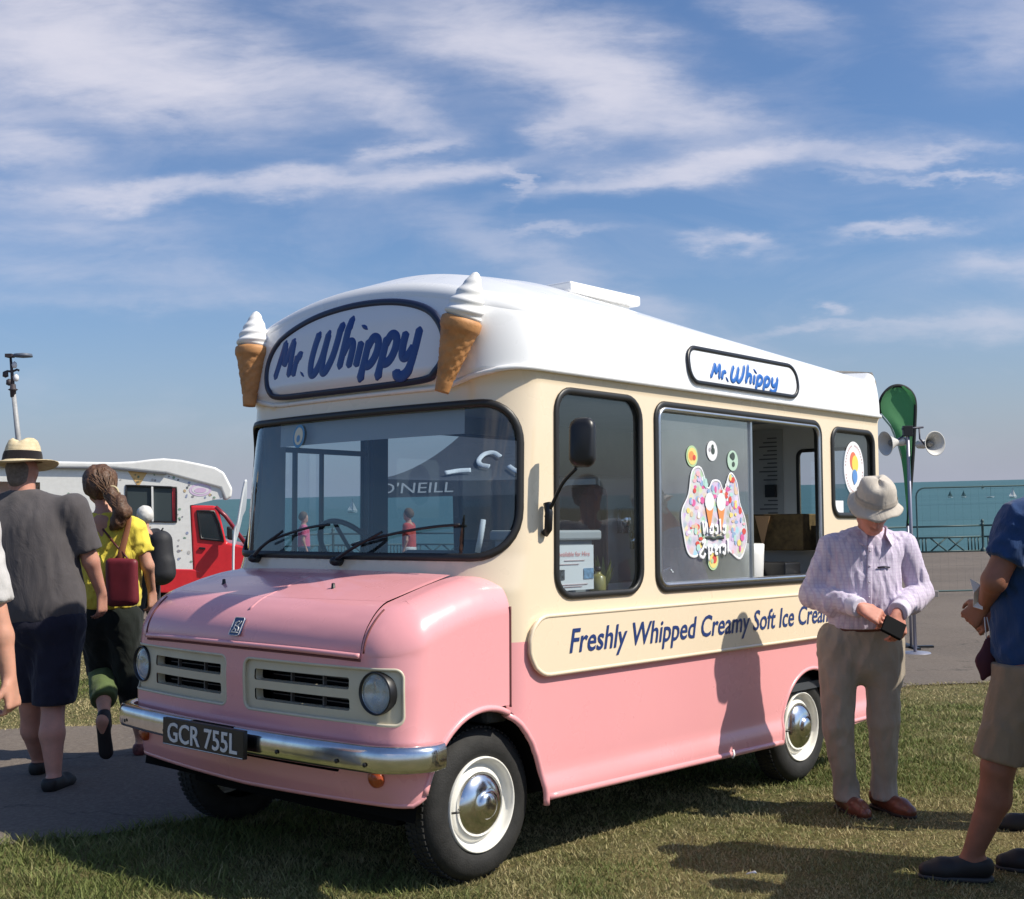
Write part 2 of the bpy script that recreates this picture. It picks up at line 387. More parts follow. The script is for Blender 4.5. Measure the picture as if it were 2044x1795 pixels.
def build_ground():
    # one sheet, finer near the camera
    xs = np.unique(np.concatenate([np.linspace(-400, -12, 30), np.linspace(-12, 12, 161), np.linspace(12, 400, 30)]))
    ys = np.unique(np.concatenate([np.linspace(-200, 2, 25), np.linspace(2, 16, 95), np.linspace(16, 90, 60)]))
    X, Y = np.meshgrid(xs, ys); Z = gz(X, Y); nx, ny = len(xs), len(ys)
    near = (np.abs(X) < 11) & (Y > 2.5) & (Y < 15)
    Z = Z + np.where(near, (fbm(X, Y, 1.1, 3, 3) - .5) * .02, 0) - .004
    i = np.arange(nx - 1)[None, :] + np.arange(ny - 1)[:, None] * nx
    F = np.stack([i, i + 1, i + 1 + nx, i + nx], -1).reshape(-1, 4)
    def f(T, b, tc):
        n = T.noise(tc, .55, 6., .62); n2 = T.noise(tc, 9., 6., .7); n3 = T.noise(tc, 55., 4., .7)
        c = T.ramp(n, [(.37, (.11, .13, .042)), (.53, (.19, .18, .075)), (.66, (.32, .26, .13))])
        c = T.mix(T.ramp(n2, [(.4, 0.), (.62, 1.)]), c, (.20, .16, .075)); c = T.mix(T.m('MULTIPLY', T.ramp(n3, [(.35, 1.), (.6, 0.)]), .75), c, (.035, .04, .014))
        T.l.new(c, b.inputs['Base Color']); q = T.node('ShaderNodeBump'); q.inputs['Strength'].default_value = .8; q.inputs['Distance'].default_value = .03
        T.l.new(n3, q.inputs['Height']); T.l.new(q.outputs[0], b.inputs['Normal'])
    m = mat('lawn_ground', (.1, .1, .04), .95, fn=f, spec=.1)
    o = raw('lawn', np.stack([X, Y, Z], -1).reshape(-1, 3), F, m, None, True); tag(o, kind='structure')
    def f2(T, b, tc):
        n = T.noise(tc, .35, 5., .6); n2 = T.noise(tc, 38., 5., .75); n3 = T.noise(T.mapping(tc, (1.4, .35, 1)), 1.2, 6., .7); v = T.node('ShaderNodeTexVoronoi'); T.l.new(tc, v.inputs[0]); v.inputs['Scale'].default_value = 120.
        c = T.ramp(n, [(.3, (.108, .088, .074)), (.7, (.155, .127, .106))])
        c = T.mix(T.m('MULTIPLY', T.ramp(n3, [(.5, 0.), (.72, 1.)]), .5), c, (.10, .088, .08))
        c = T.mix(T.m('MULTIPLY', T.ramp(n2, [(.42, 0.), (.7, 1.)]), .45), c, (.28, .24, .20)); c = T.mix(T.m('MULTIPLY', T.ramp(v.outputs['Distance'], [(.1, 1.), (.4, 0.)]), .35), c, (.07, .065, .06))
        dv = T.node('ShaderNodeVectorMath', operation='ADD'); T.l.new(tc, dv.inputs[0]); T.l.new(T.noise(tc, 1.5, 5., .6, 0., True), dv.inputs[1])
        ck = T.node('ShaderNodeTexVoronoi', feature='DISTANCE_TO_EDGE'); ck.inputs['Scale'].default_value = .55; T.l.new(dv.outputs[0], ck.inputs[0])
        c = T.mix(T.m('MULTIPLY', T.ramp(ck.outputs[0], [(.0, 1.), (.012, 0.)]), T.ramp(n3, [(.4, .0), (.6, .7)])), c, (.03, .027, .024))
        T.l.new(c, b.inputs['Base Color']); q = T.node('ShaderNodeBump'); q.inputs['Strength'].default_value = .5; q.inputs['Distance'].default_value = .01
        T.l.new(n2, q.inputs['Height']); T.l.new(q.outputs[0], b.inputs['Normal'])
    m2 = mat('tarmac', (.19, .165, .145), .9, fn=f2, spec=.2)
    def pf(v): z = gz(v[:, 0], v[:, 1]) + np.where(v[:, 1] < 15, .012, .02); return np.stack([v[:, 0], v[:, 1], z], 1), np.tile([0, 0, 1.], (len(v), 1))
    o = sheet('path', PATHR, [], pf, .45, m2, dens=False, extra=None); tag(o, kind='structure')
    # sea
    def f3(T, b, tc):
        a = T.noise(T.mapping(tc, (.05, .22, 1)), 1., 8., .6); a2 = T.noise(T.mapping(tc, (.003, .03, 1)), 1., 4., .6); a3 = T.noise(T.mapping(tc, (.5, 1.6, 1)), 1., 6., .6)
        c = T.ramp(a2, [(.35, (.034, .098, .102)), (.65, (.048, .122, .124))]); sep = T.node('ShaderNodeSeparateXYZ'); T.l.new(tc, sep.inputs[0])
        c = T.mix(T.m('MULTIPLY', T.ramp(a, [(.55, 0.), (.75, 1.)]), .35), c, (.06, .12, .13))
        T.l.new(c, b.inputs['Base Color']); q = T.node('ShaderNodeBump'); q.inputs['Strength'].default_value = 1.; q.inputs['Distance'].default_value = .35
        T.l.new(T.m('ADD', a, T.m('MULTIPLY', a3, .35)), q.inputs['Height']); T.l.new(q.outputs[0], b.inputs['Normal'])
    m3 = mat('sea_water', (.04, .12, .14), .45, fn=f3, spec=.22)
    xs = A([-40000, -8000, -1500, -300, 0, 300, 1500, 8000, 40000.]); ys = A([60, 120, 300, 800, 2500, 9000, 45000.])
    X, Y = np.meshgrid(xs, ys); i = np.arange(len(xs) - 1)[None, :] + np.arange(len(ys) - 1)[:, None] * len(xs)
    o = raw('sea', np.stack([X, Y, np.full_like(X, -4.1)], -1).reshape(-1, 3), np.stack([i, i + 1, i + 1 + len(xs), i + len(xs)], -1).reshape(-1, 4), m3); tag(o, kind='structure')
def build_grass():
    n = 420000
    r = 4.2 + (RNG.random(n) ** 1.25) * 13.5; th = (RNG.random(n) * 2 - 1) * radians(27)
    x = r * np.sin(th) * 1.05; y = r * np.cos(th)
    k = ~inpoly(np.stack([x, y], 1), PATHR[::2]) & (y > 3.9)
    # nothing grows where the tyres stand
    x, y, r = x[k], y[k], r[k]
    # longer tufts hang over the edge of the path
    e_ = densify(PATHR, .01, False); e_ = e_[(np.abs(e_[:, 0]) < 7) & (e_[:, 1] < 14) & (e_[:, 1] > 3.9)]; e_ = e_[RNG.integers(0, len(e_), 16000)] + RNG.normal(0, .035, (16000, 2)); nb = len(x)
    x = np.concatenate([x, e_[:, 0]]); y = np.concatenate([y, e_[:, 1]]); r = np.hypot(x, y); n = len(x); isedge = np.arange(n) >= nb
    dry = fbm(x, y, .55, 4, 31); dry = np.clip((dry - .37) / .27, 0, 1); f2 = fbm(x, y, 4., 3, 77)
    clump = fbm(x, y, 7., 2, 91)
    h = .88 * (.013 + .020 * RNG.random(n) ** 1.6) * (.65 + .7 * (1 - dry)) * (.5 + clump); tall = RNG.random(n) < .012; 
    edge = ((x < -1.2) & (y < 5.9)); h = np.where(tall, h * 2.0, h); h = np.where(edge & (RNG.random(n) < .25), h * 1.9, h)
    h = np.where(isedge, h * (1. + RNG.random(n) * 1.2), h); h = np.minimum(h, .065); w = .0022 * (r / 4.5) ** .9 * (.7 + .7 * RNG.random(n)); a = RNG.random(n) * 2 * pi; la = RNG.random(n) * 2 * pi; ln = h * (.35 + .9 * RNG.random(n))
    z = gz(x, y) - .008 + (fbm(x, y, 1.1, 3, 3) - .5) * .02
    B = np.stack([x, y, z], 1); s = np.stack([np.cos(a) * w, np.sin(a) * w, 0 * a], 1); L = np.stack([np.cos(la) * ln, np.sin(la) * ln, h], 1)
    M = B + L * A([.45, .45, .62]); V = np.stack([B - s, B + s, M + s * .75, M - s * .75, B + L], 1).reshape(-1, 3)
    b = np.arange(n)[:, None] * 5; F3 = np.concatenate([b + A([[0, 1, 2]]), b + A([[0, 2, 3]]), b + A([[3, 2, 4]])], 0)
    o = raw('grass', V, F3, None, None, True); me = o.data
    g = A([.095, .125, .038]); g2 = A([.175, .200, .065]); st = A([.46, .39, .21]); br = A([.27, .215, .115])
    t = np.clip(dry * 1.0 + (f2 - .5) * 1.1 + RNG.normal(0, .22, n), 0, 1)[:, None]; u = RNG.random(n)[:, None]
    c = (g * u + g2 * (1 - u)) * (1 - t) + (st * u + br * (1 - u)) * t
    c = np.clip(c * (.85 + .5 * RNG.random(n)[:, None]), 0, 1); c = np.repeat(np.hstack([c, np.ones((n, 1))]), 5, 0)
    at_ = me.color_attributes.new('blade', 'FLOAT_COLOR', 'POINT'); at_.data.foreach_set('color', c.ravel())
    m = bpy.data.materials.new('grass_blades'); m.use_nodes = True; T = NT(m.node_tree); bs = T.n['Principled BSDF']; bs.inputs['Roughness'].default_value = .7
    bs.inputs['Specular IOR Level'].default_value = .2
    an = T.node('ShaderNodeAttribute', attribute_name='blade'); T.l.new(an.outputs[0], bs.inputs['Base Color'])
    tl = T.node('ShaderNodeBsdfTranslucent'); T.l.new(an.outputs[0], tl.inputs[0]); mx = T.node('ShaderNodeMixShader'); mx.inputs[0].default_value = .25
    T.l.new(bs.outputs[0], mx.inputs[1]); T.l.new(tl.outputs[0], mx.inputs[2]); T.l.new(mx.outputs[0], T.n['Material Output'].inputs[0])
    me.materials.append(m); tag(o, 'short summer grass, part green part straw coloured', 'grass', kind='stuff')
build_ground(); build_grass()
# ------------------------------------------------------------------ the ice cream van
VM = Matrix(((-.66841, .7435, .02087, -.79931), (-.74295, -.66873, .02882, 5.53122), (.03539, .00376, .99937, 0.), (0, 0, 0, 1)))
class Shell:
    """a van side that wraps round the front; u runs along the near side, round the nose and back along the far side"""
    def __init__(s, xr, w, xf, bow, rc, xa, yb, lref):
        s.xr, s.w, s.xf, s.bow, s.rc, s.xa, s.yb = xr, w, xf, bow, rc, xa, yb; s.uc = xa + lref
    def P(s, uz):
        u = uz[:, 0]; z = uz[:, 1]; far = u > s.uc; u = np.where(far, 2 * s.uc - u, u)
        W = s.w(z); XF = s.xf(z); rc = s.rc(z) if callable(s.rc) else s.rc; v = s.uc - u
        xs = XF - rc; l1 = np.maximum(xs - s.xa, 1e-4); l2 = pi / 2 * rc; l3 = np.maximum(W - rc - s.yb, 1e-4); L = l1 + l2 + l3
        ub = s.uc - s.yb; t = np.clip((u - s.xa) / (ub - s.xa), 0, 1) * L
        a = np.clip((t - l1) / rc, 0, pi / 2)
        x = np.where(t < l1, s.xa + t, xs + rc * np.sin(a)); y = np.where(t < l1, W, W - rc + rc * np.cos(a)); y = np.where(t > l1 + l2, W - rc - (t - l1 - l2), y)
        x = np.where(u <= s.xa, u, x); y = np.where(u <= s.xa, W, y); x = np.where(v <= s.yb, XF, x); y = np.where(v <= s.yb, v, y)
        k = np.clip((x - s.xa) / np.maximum(XF - s.xa, .05), 0, 1); k = k * k * (3 - 2 * k)
        x = x - s.bow * k * (y / W) ** 2; y = np.where(far, -y, y)
        return np.stack([x, y, z], 1)
    def fn(s, uz):
        e = 1e-3; p = s.P(uz); du = s.P(uz + A([e, 0])) - s.P(uz - A([e, 0])); dz = s.P(uz + A([0, e])) - s.P(uz - A([0, e]))
        n = np.cross(dz, du); n /= np.linalg.norm(n, axis=1)[:, None] + 1e-12; c = np.stack([p[:, 0] + 1.2, p[:, 1], 0 * p[:, 0]], 1)
        fl = (n * c).sum(1) < 0; n[fl] *= -1; return p, n
    def u_of(s, x, z):
        """u on the near side where the surface passes x"""
        us = np.linspace(s.xr, s.uc, 900); p = s.P(np.stack([us, np.full(900, z)], 1)); k = np.argmax(p[:, 0] >= x - 1e-6) if p[:, 0].max() >= x else 899
        return us[k]
    def u_of_y(s, y, z):
        us = np.linspace(s.xr, s.uc, 1500); p = s.P(np.stack([us, np.full(1500, z)], 1)); return us[np.argmin(np.abs(p[:, 1] - y) + (p[:, 0] < s.xa) * 9)]
    def mir(s, L): L = np.asarray(L, dtype=float).copy(); L[:, 0] = 2 * s.uc - L[:, 0]; return L[::-1]
def sst(t): t = np.clip(t, 0, 1); return t * t * (3 - 2 * t)
XR = -3.43
body = Shell(XR, lambda z: .928 + .018 * sst((.40 - z) / .08) + .014 * sst((z - 2.03) / .03) - .055 * np.clip((z - 2.08) / .3, 0, 1.2) ** 2,
             lambda z: np.interp(z, [.2, 1.15, 1.267, 1.6, 1.93, 2.0, 2.05, 2.30, 2.5], [.07, .06, .02, -.008, -.045, -.05, -.012, -.03, -.09]), .065, .22, -.42, .5, 1.27)
nose = Shell(-.095, lambda z: .930 + .012 * sst((.42 - z) / .1), lambda z: np.interp(z, [.3, .40, .50, .60, .80, .93], [.50, .535, .55, .565, .575, .568]), .07, lambda z: np.interp(z, [.66, .915], [.12, .168]), .2, .6, 1.255)
def whitez(u):       # the lower edge of the white roof moulding, along u
    uu = np.where(u > body.uc, 2 * body.uc - u, u); k = sst((body.uc - uu - .52) / .45); return 1.995 + .066 * k
def zero(x): return x
def roofh(x, y):
    c = np.interp(x, [-3.5, -3.43, -3.36, -3.25, -2.4, -1.3, -.75, -.35, -.1, .1], [2.40, 2.40, 2.335, 2.36, 2.47, 2.585, 2.62, 2.585, 2.50, 2.43])
    e = np.interp(x, [-3.5, -3.43, -3.36, -3.2, -2.0, -.9, -.5, -.25, -.05, .1], [2.335, 2.335, 2.285, 2.29, 2.345, 2.385, 2.39, 2.36, 2.33, 2.32])
    return c - (c - e) * np.clip(np.abs(y) / .90, 0, 1.1) ** 2.1
def roof_rim(p): return roofh(p[:, 0], p[:, 1]) - RR
RR = .055
def polydist(p, L, closed):
    """distance to a line and the outward normal there"""
    B = np.roll(L, -1, 0) if closed else L[1:]; Aa = L if closed else L[:-1]; best = np.full(len(p), 9e9); nn = np.zeros((len(p), 2))
    for a, b in zip(Aa, B):
        d = b - a; l = (d ** 2).sum() + 1e-12; t = np.clip(((p - a) @ d) / l, 0, 1); q = a + t[:, None] * d; v = q - p; dd = np.hypot(v[:, 0], v[:, 1]); k = dd < best
        best[k] = dd[k]; e = A([d[1], -d[0]]) / np.sqrt(l); nn[k] = np.where(dd[k][:, None] > 1e-6, v[k] / np.maximum(dd[k][:, None], 1e-9), e)
    return best, nn
def top_fn(L, closed, h, r):
    def f(p):
        d, n = polydist(p, L, closed); c = np.clip(1 - d / r, 0, 1); st = np.sqrt(1 - c * c); z = h(p[:, 0], p[:, 1]) - r * (1 - st)
        e = 2e-3; gx = (h(p[:, 0] + e, p[:, 1]) - h(p[:, 0] - e, p[:, 1])) / 2 / e; gy = (h(p[:, 0], p[:, 1] + e) - h(p[:, 0], p[:, 1] - e)) / 2 / e
        N = np.stack([n[:, 0] * c - gx * st, n[:, 1] * c - gy * st, st + .02], 1); N /= np.linalg.norm(N, axis=1)[:, None]
        return np.stack([p[:, 0], p[:, 1], z], 1), N
    return f
def inset(L, r, closed, ths=(10, 22, 35, 48, 62, 76)):
    out = []; T = (np.roll(L, -1, 0) - np.roll(L, 1, 0)) if closed else np.gradient(L, axis=0); T /= np.linalg.norm(T, axis=1)[:, None] + 1e-9; n = np.stack([T[:, 1], -T[:, 0]], 1)
    c = L.mean(0)
    if ((L - c) * n).sum() < 0: n = -n
    for t in ths: out.append(L - n * r * (1 - cos(radians(t))))
    return np.vstack(out)
def ringstrip(name, L, h, r, m, parent, k=9):
    T = np.gradient(L, axis=0); T /= np.linalg.norm(T, axis=1)[:, None] + 1e-9; n = np.stack([T[:, 1], -T[:, 0]], 1)
    if ((L - L.mean(0)) * n).sum() < 0: n = -n
    for _ in range(3): n[1:-1] = (n[:-2] + 2 * n[1:-1] + n[2:]) / 4
    n /= np.linalg.norm(n, axis=1)[:, None]; V = []; NN = []; e = 2e-3
    for t in np.linspace(0, pi / 2, k):
        q = L - n * r * (1 - cos(t)); x, y = q[:, 0], q[:, 1]; z = h(x, y) - r * (1 - sin(t)); gx = (h(x + e, y) - h(x - e, y)) / 2 / e; gy = (h(x, y + e) - h(x, y - e)) / 2 / e
        V.append(np.stack([x, y, z], 1)); N_ = np.stack([n[:, 0] * cos(t) - gx * sin(t), n[:, 1] * cos(t) - gy * sin(t), np.full(len(L), sin(t) + 1e-3)], 1); NN.append(N_ / np.linalg.norm(N_, axis=1)[:, None])
    K = len(L); i = np.arange(K - 1)[None, :] + np.arange(k - 1)[:, None] * K; F = np.stack([i, i + 1, i + 1 + K, i + K], -1).reshape(-1, 4)
    V = np.vstack(V); NN = np.vstack(NN); c = np.cross(V[F[:, 1]] - V[F[:, 0]], V[F[:, 2]] - V[F[:, 0]]); fl = (c * NN[F[:, 0]]).sum(1) < 0; F[fl] = F[fl][:, ::-1]
    o = raw(name, V, F, m, parent, True, NN) if m is not None else None
    return o, L - n * r, n
def flat_top(h, off=0.):
    def f(p):
        e = 2e-3; x, y = p[:, 0], p[:, 1]; gx = (h(x + e, y) - h(x - e, y)) / 2 / e; gy = (h(x, y + e) - h(x, y - e)) / 2 / e; N = np.stack([-gx, -gy, np.ones(len(p))], 1); return np.stack([x, y, h(x, y)], 1), N / np.linalg.norm(N, axis=1)[:, None]
    return f
ubk = XR
def side_loop(zb, zt, u0=XR, u1=None): return A([(u0, zb), (u1, zb), (u1, zt), (u0, zt)])
ICE = []
def build_van():
    v = empty('ice_cream_van', 'pink and cream vintage ice cream van with white domed roof, parked on the grass', 'ice cream van')
    v.matrix_world = VM
    UC = body.uc; U2 = 2 * UC - XR
    def arch(cx, cz, rx, rz, a0=0, a1=180, n=30): t = np.radians(np.linspace(a0, a1, n)); return np.stack([cx + rx * np.cos(t), cz + rz * np.sin(t)], 1)
    # lower pink sides
    ar = arch(-2.555, .26, .345, .36); af = arch(.05, .26, .345, .425, 97, 180, 20); af = af[af[:, 0] < -.094]; bm_ = lambda L: A([(body.u_of(x, z) if x > -.43 else x, z) for x, z in L])
    sill = .262
    lo = [(XR + .06, .30), (XR + .06, sill + .02)] + [(ar[-1][0], sill)] + [tuple(p) for p in ar[::-1]] + [(ar[0][0], sill), (-.30, .285)] + [tuple(p) for p in af[::-1]] + [(-.094, z_) for z_ in np.linspace(.70, .932, 8)] + [(XR, .932)]
    lo = bm_(lo)
    for k, L in enumerate((lo, body.mir(lo))): sheet('lower_side_panel', L, [], body.fn, .03, PINK, v)
    # holes in the cream sides and front
    door = rrect(-.99, -.385, 1.105, 1.985, .10); serv = rrect(-2.70, -1.115, 1.105, 1.975, .07); rear = rrect(-3.355, -2.84, 1.46, 1.955, .07)
    uw = body.u_of(-.185, 1.6); us0 = uw
    wsh = A([(us0, 1.45)] + [tuple(q) for q in rrect(us0, 2 * UC - us0, 1.275, 1.915, (.17, .17, .20, .20), 9)])[1:]
    fdoor = body.mir(rrect(-.93, -.36, 1.11, 1.97, .07)); fwin = body.mir(rrect(-2.28, -1.07, 1.08, 1.965, .07))
    un = body.u_of(-.03, 1.0)
    up = [(XR, .932), (un, .932), (un, 1.05), (un + .06, 1.12), (2 * UC - un - .06, 1.12), (2 * UC - un, 1.05), (2 * UC - un, .932), (U2, .932)]
    tl = np.linspace(U2, XR, 360); up = A(up + [(t, float(whitez(A(t)))) for t in tl])
    holes = [door, serv, rear, wsh, fdoor, fwin]
    sheet('upper_body', up, holes, body.fn, .035, CREAM, v)
    # inner lining, seen through the windows
    inn = A([(XR + .02, .72), (un - .06, .72), (un, 1.0), (un + .06, 1.16), (2 * UC - un - .06, 1.16), (2 * UC - un, 1.0), (2 * UC - un + .06, .72), (U2 - .02, .72), (U2 - .02, 2.14), (XR + .02, 2.14)])
    big = lambda L, k: L + (L - L.mean(0)) * 0 
    sheet('inner_lining', inn, holes, body.fn, .09, LINING, v, off=-.035)
    m = MB()
    for h in (door, serv, rear, wsh, fdoor, fwin):
        L = densify(h, .025); P0, N = body.fn(L); k = len(L); V = np.vstack([P0 + N * .001, P0 - N * .036]); m.add(V, [(i, (i + 1) % k, (i + 1) % k + k, i + k) for i in range(k)])
    m.build('window_reveal', RUBBER, v, True)
    # white upper body and roof
    zr = np.full(360, 2.3)
    for _ in range(12): zr = .5 * zr + .5 * roof_rim(body.P(np.stack([tl, zr], 1)))
    wh = A([(t, float(whitez(A(t))) - .004) for t in tl[::-1]] + [(t, float(z)) for t, z in zip(tl, zr)])
    wo = sheet('roof_side', wh, [], body.fn, .03, WHITE, v)
    band('roof_moulding', A([(t, float(whitez(A(t)))) for t in tl]), body.fn, .012, WHITE, v, off=.006, flat=.8, closed=False, step=.03)
    # plan outline of the rim
    us = tl[::-1]; z0 = zr[::-1]; PL = body.P(np.stack([us, z0], 1))[:, :2]
    ro, RI, _ = ringstrip('roof_edge', PL, roofh, RR, WHITE, v)
    sheet('roof', RI, [], flat_top(roofh), .05, WHITE, v, dens=False)
    # back wall (inside and out) with its window
    rw = [(-.90, .35), (.90, .35), (.90, 2.24), (-.90, 2.24)]
    rh = rrect(.40, .76, 1.30, 1.875, .04); rh2 = rrect(-.76, -.06, 1.30, 1.875, .04)
    fr = lambda x0, s: (lambda q: (np.stack([np.full(len(q), x0), q[:, 0], q[:, 1]], 1), np.tile([s, 0, 0.], (len(q), 1))))
    yy_ = np.linspace(.90, -.90, 30); sheet('rear_panel', A([(-.925, .30), (.925, .30), (.925, 2.27)] + [(y_, float(roofh(A(XR), A(y_)))) for y_ in yy_] + [(-.925, 2.27)]), [rh], fr(XR, -1), .3, CREAM, v)
    sheet('rear_lining', A(rw), [rh], fr(XR + .035, 1), .3, IWHITE, v)
    rr_ = sheet('window', rh, [], fr(XR + .012, -1), .3, GLASS, v); band('rubber_seal', rh, fr(XR + .03, 1), .012, RUBBER, rr_, .004)
    # windows: rubber seal and glass
    for nm, L, gm, rb in (('windscreen', wsh, GLASSW, .0165), ('door_window', door, GLASS, .0155), ('rear_side_window', rear, GLASS, .017), ('door_window', fdoor, GLASS, .0155), ('side_window', fwin, GLASS, .017)):
        g = sheet(nm, L, [], body.fn, .045, gm, v, off=-.010); band('rubber_seal', L, body.fn, rb, RUBBER, g, .004, .55)
    # serving window: outer seal, aluminium frame, sliding pane over the left half
    so = MB(); P0, N = body.fn(densify(serv, .02)); so.tube(P0 + N * .003, .017, True, 8, N, .5); sw = so.build('serving_window', RUBBER, v, True)
    s2 = rrect(-2.68, -1.135, 1.125, 1.955, .055); P0, N = body.fn(densify(s2, .02)); V, F = tube(P0 + N * .004, .011, True, 6, N, 1.); raw('frame', V, F, DULLCHROME, sw)
    fl = lambda x, z, yy: (x, yy, z)
    yg = .905
    gp = rrect(-1.985, -1.14, 1.13, 1.95, .03); sheet('sliding_pane', gp, [], lambda q: (np.stack([q[:, 0], np.full(len(q), yg), q[:, 1]], 1), np.tile([0, 1., 0], (len(q), 1))), .3, glass_mat('sliding_glass', (.68, .75, .78), 2.8, .26), sw)
    m = MB(); m.box((-1.175, yg - .012, 1.13), (-1.155, yg + .012, 1.95)); m.box((-1.997, yg - .01, 1.13), (-1.980, yg + .01, 1.95)); m.box((-2.68, .87, 1.115), (-1.13, .925, 1.135)); m.build('slide_rail', DULLCHROME, sw)
    decals(sw, yg + .004)
    # raised cream side panel with its lettering
    pan = [tuple(q) for q in rrect(-3.40, -.20, .790, 1.030, (.11, .02, .02, .12), 9)]; pan = bm_(densify(pan, .05))
    ps = sheet('side_moulding', pan, [], lambda q: body.fn(q), .05, CREAM, v, off=.024)
    L = densify(pan, .03); P0, N = body.fn(L); k = len(L); V = np.vstack([P0 + N * .024, P0 + N * (-.01)])
    raw('side_moulding_edge', V, [(i, (i + 1) % k, (i + 1) % k + k, i + k) for i in range(k)], CREAM, ps, False)
    P0, N = body.fn(L); V, F = tube(P0 + N * .018, .010, True, 8, N, 1.); raw('bead', V, F, CREAM, ps, True)
    q, F = fitfont('Freshly Whipped Creamy Soft Ice Cream', .44, 2.74, .870, .968, .22, .012)
    P0, N = body.fn(np.stack([-q[:, 0], q[:, 1]], 1)); raw('lettering', P0 + N * .0265, F, NAVY, ps, False)
    # front wings, wall, grille openings
    gl = nose.uc
    def yu(y, z=.8): return nose.u_of_y(abs(y), z) if y >= 0 else 2 * gl - nose.u_of_y(abs(y), z)
    pr = rrect(yu(.897), yu(.062), .667, .872, .035); plf = nose.mir(pr)
    sl = rrect(yu(.60), yu(-.50), .470, .503, .012)
    an = arch(.05, .26, .352, .428, 20, 97, 30); an = an[an[:, 0] > -.09]; an = A([(nose.u_of(p[0], p[1]) if p[0] > .15 else p[0], p[1]) for p in an])
    zt = .918; rimn = nose.P(np.stack([np.linspace(-.09, 2 * gl + .09, 200), np.full(200, zt)], 1))
    def hoodz(x, y): return np.interp(x, [-.1, .04, .10, .2, .3, .4, .47, .53, .6], [1.220, 1.210, 1.200, 1.176, 1.146, 1.112, 1.087, 1.074, 1.070]) - .020 * (np.abs(y) / .9) ** 2.5
    Rn = .15
    uu = np.linspace(-.09, 2 * gl + .09, 200); ztop = np.full(200, zt)
    for _ in range(12): q_ = nose.P(np.stack([uu, ztop], 1)); ztop = .5 * ztop + .5 * (hoodz(q_[:, 0], q_[:, 1]) - Rn)
    e0 = an[0]; bot = [(-.09, .69)] + [tuple(p) for p in an[::-1] if p[0] > -.085] + [(e0[0], .40), (e0[0] + .06, .37), (gl, .352), (2 * gl - e0[0] - .06, .37), (2 * gl - e0[0], .40)] + [(2 * gl - p[0], p[1]) for p in an if p[0] > -.085] + [(2 * gl + .09, .69)]
    wallp = A(bot + [(t, z) for t, z in zip(uu[::-1], ztop[::-1])])
    sheet('front_wing', wallp, [pr, plf, sl], nose.fn, .03, PINK, v)
    PN = nose.P(np.stack([uu, ztop], 1))[:, :2]; PN2 = np.vstack([PN, [(-.09, -.6), (-.09, .6)]])
    tfn = top_fn(PN, False, hoodz, Rn); ftn = flat_top(hoodz)
    yh = .745; kn_ = PN[:, 1] >= yh; kf_ = PN[:, 1] <= -yh; km_ = ~(kn_ | kf_); i1 = np.where(km_)[0]
    hood = None
    _, RIN, _ = ringstrip('x', PN, hoodz, Rn, None, v)
    for nm, sl in (('wing_edge', slice(0, i1[0] + 1)), ('bonnet', slice(i1[0], i1[-1] + 1)), ('wing_edge', slice(i1[-1], len(PN)))):
        h2 = (lambda x, y: hoodz(x, y)) if nm != 'bonnet' else (lambda x, y: hoodz(x, y) + .005)
        L_ = PN[sl]
        # use the normals of the whole line so that the pieces meet
        T = np.gradient(PN, axis=0); T /= np.linalg.norm(T, axis=1)[:, None]; n = np.stack([T[:, 1], -T[:, 0]], 1)
        if ((PN - PN.mean(0)) * n).sum() < 0: n = -n
        for _ in range(3): n[1:-1] = (n[:-2] + 2 * n[1:-1] + n[2:]) / 4
        n /= np.linalg.norm(n, axis=1)[:, None]; n_ = n[sl]; V = []; NN = []; e = 2e-3; kk = 12
        for t in np.linspace(0, pi / 2, kk):
            q = L_ - n_ * Rn * (1 - cos(t)); x, y = q[:, 0], q[:, 1]; z = h2(x, y) - Rn * (1 - sin(t)); gx = (h2(x + e, y) - h2(x - e, y)) / 2 / e; gy = (h2(x, y + e) - h2(x, y - e)) / 2 / e
            V.append(np.stack([x, y, z], 1)); N_ = np.stack([n_[:, 0] * cos(t) - gx * sin(t), n_[:, 1] * cos(t) - gy * sin(t), np.full(len(L_), sin(t) + 1e-3)], 1); NN.append(N_ / np.linalg.norm(N_, axis=1)[:, None])
        K = len(L_); i = np.arange(K - 1)[None, :] + np.arange(kk - 1)[:, None] * K; F = np.stack([i, i + 1, i + 1 + K, i + K], -1).reshape(-1, 4); V = np.vstack(V); NN = np.vstack(NN)
        if nm == 'bonnet': V = V + NN * .0015
        c = np.cross(V[F[:, 1]] - V[F[:, 0]], V[F[:, 2]] - V[F[:, 0]]); fl = (c * NN[F[:, 0]]).sum(1) < 0; F[fl] = F[fl][:, ::-1]; o_ = raw(nm, V, F, PINK, v, True, NN)
        if nm == 'bonnet': hood = o_
    RI = RIN; ia, ib = i1[0], i1[-1]
    sheet('bonnet_top', np.vstack([RI[ia:ib + 1], [(.03, RI[ib, 1]), (.03, RI[ia, 1])]]), [], ftn, .04, PINK, hood, off=.0065, dens=False)
    sheet('wing_top', np.vstack([RI[:ia + 1], [(-.09, RI[ia, 1])]]), [], ftn, .03, PINK, v, dens=False); sheet('wing_top', np.vstack([RI[ib:], [(-.09, RI[ib, 1])]]), [], ftn, .03, PINK, v, dens=False)
    mid = PN[ia:ib + 1]
    def xcross(y): k = np.argmin(np.abs(mid[:, 1] - y)); return mid[k, 0]
    # lip along the bonnet's front edge and the shut lines
    lip = mid; z = hoodz(lip[:, 0], lip[:, 1]) - Rn; LP = np.stack([lip[:, 0] + .006, lip[:, 1], z + .004], 1); V, F = tube(LP, .011, False, 8); raw('lip', V, F, PINK, hood, True)
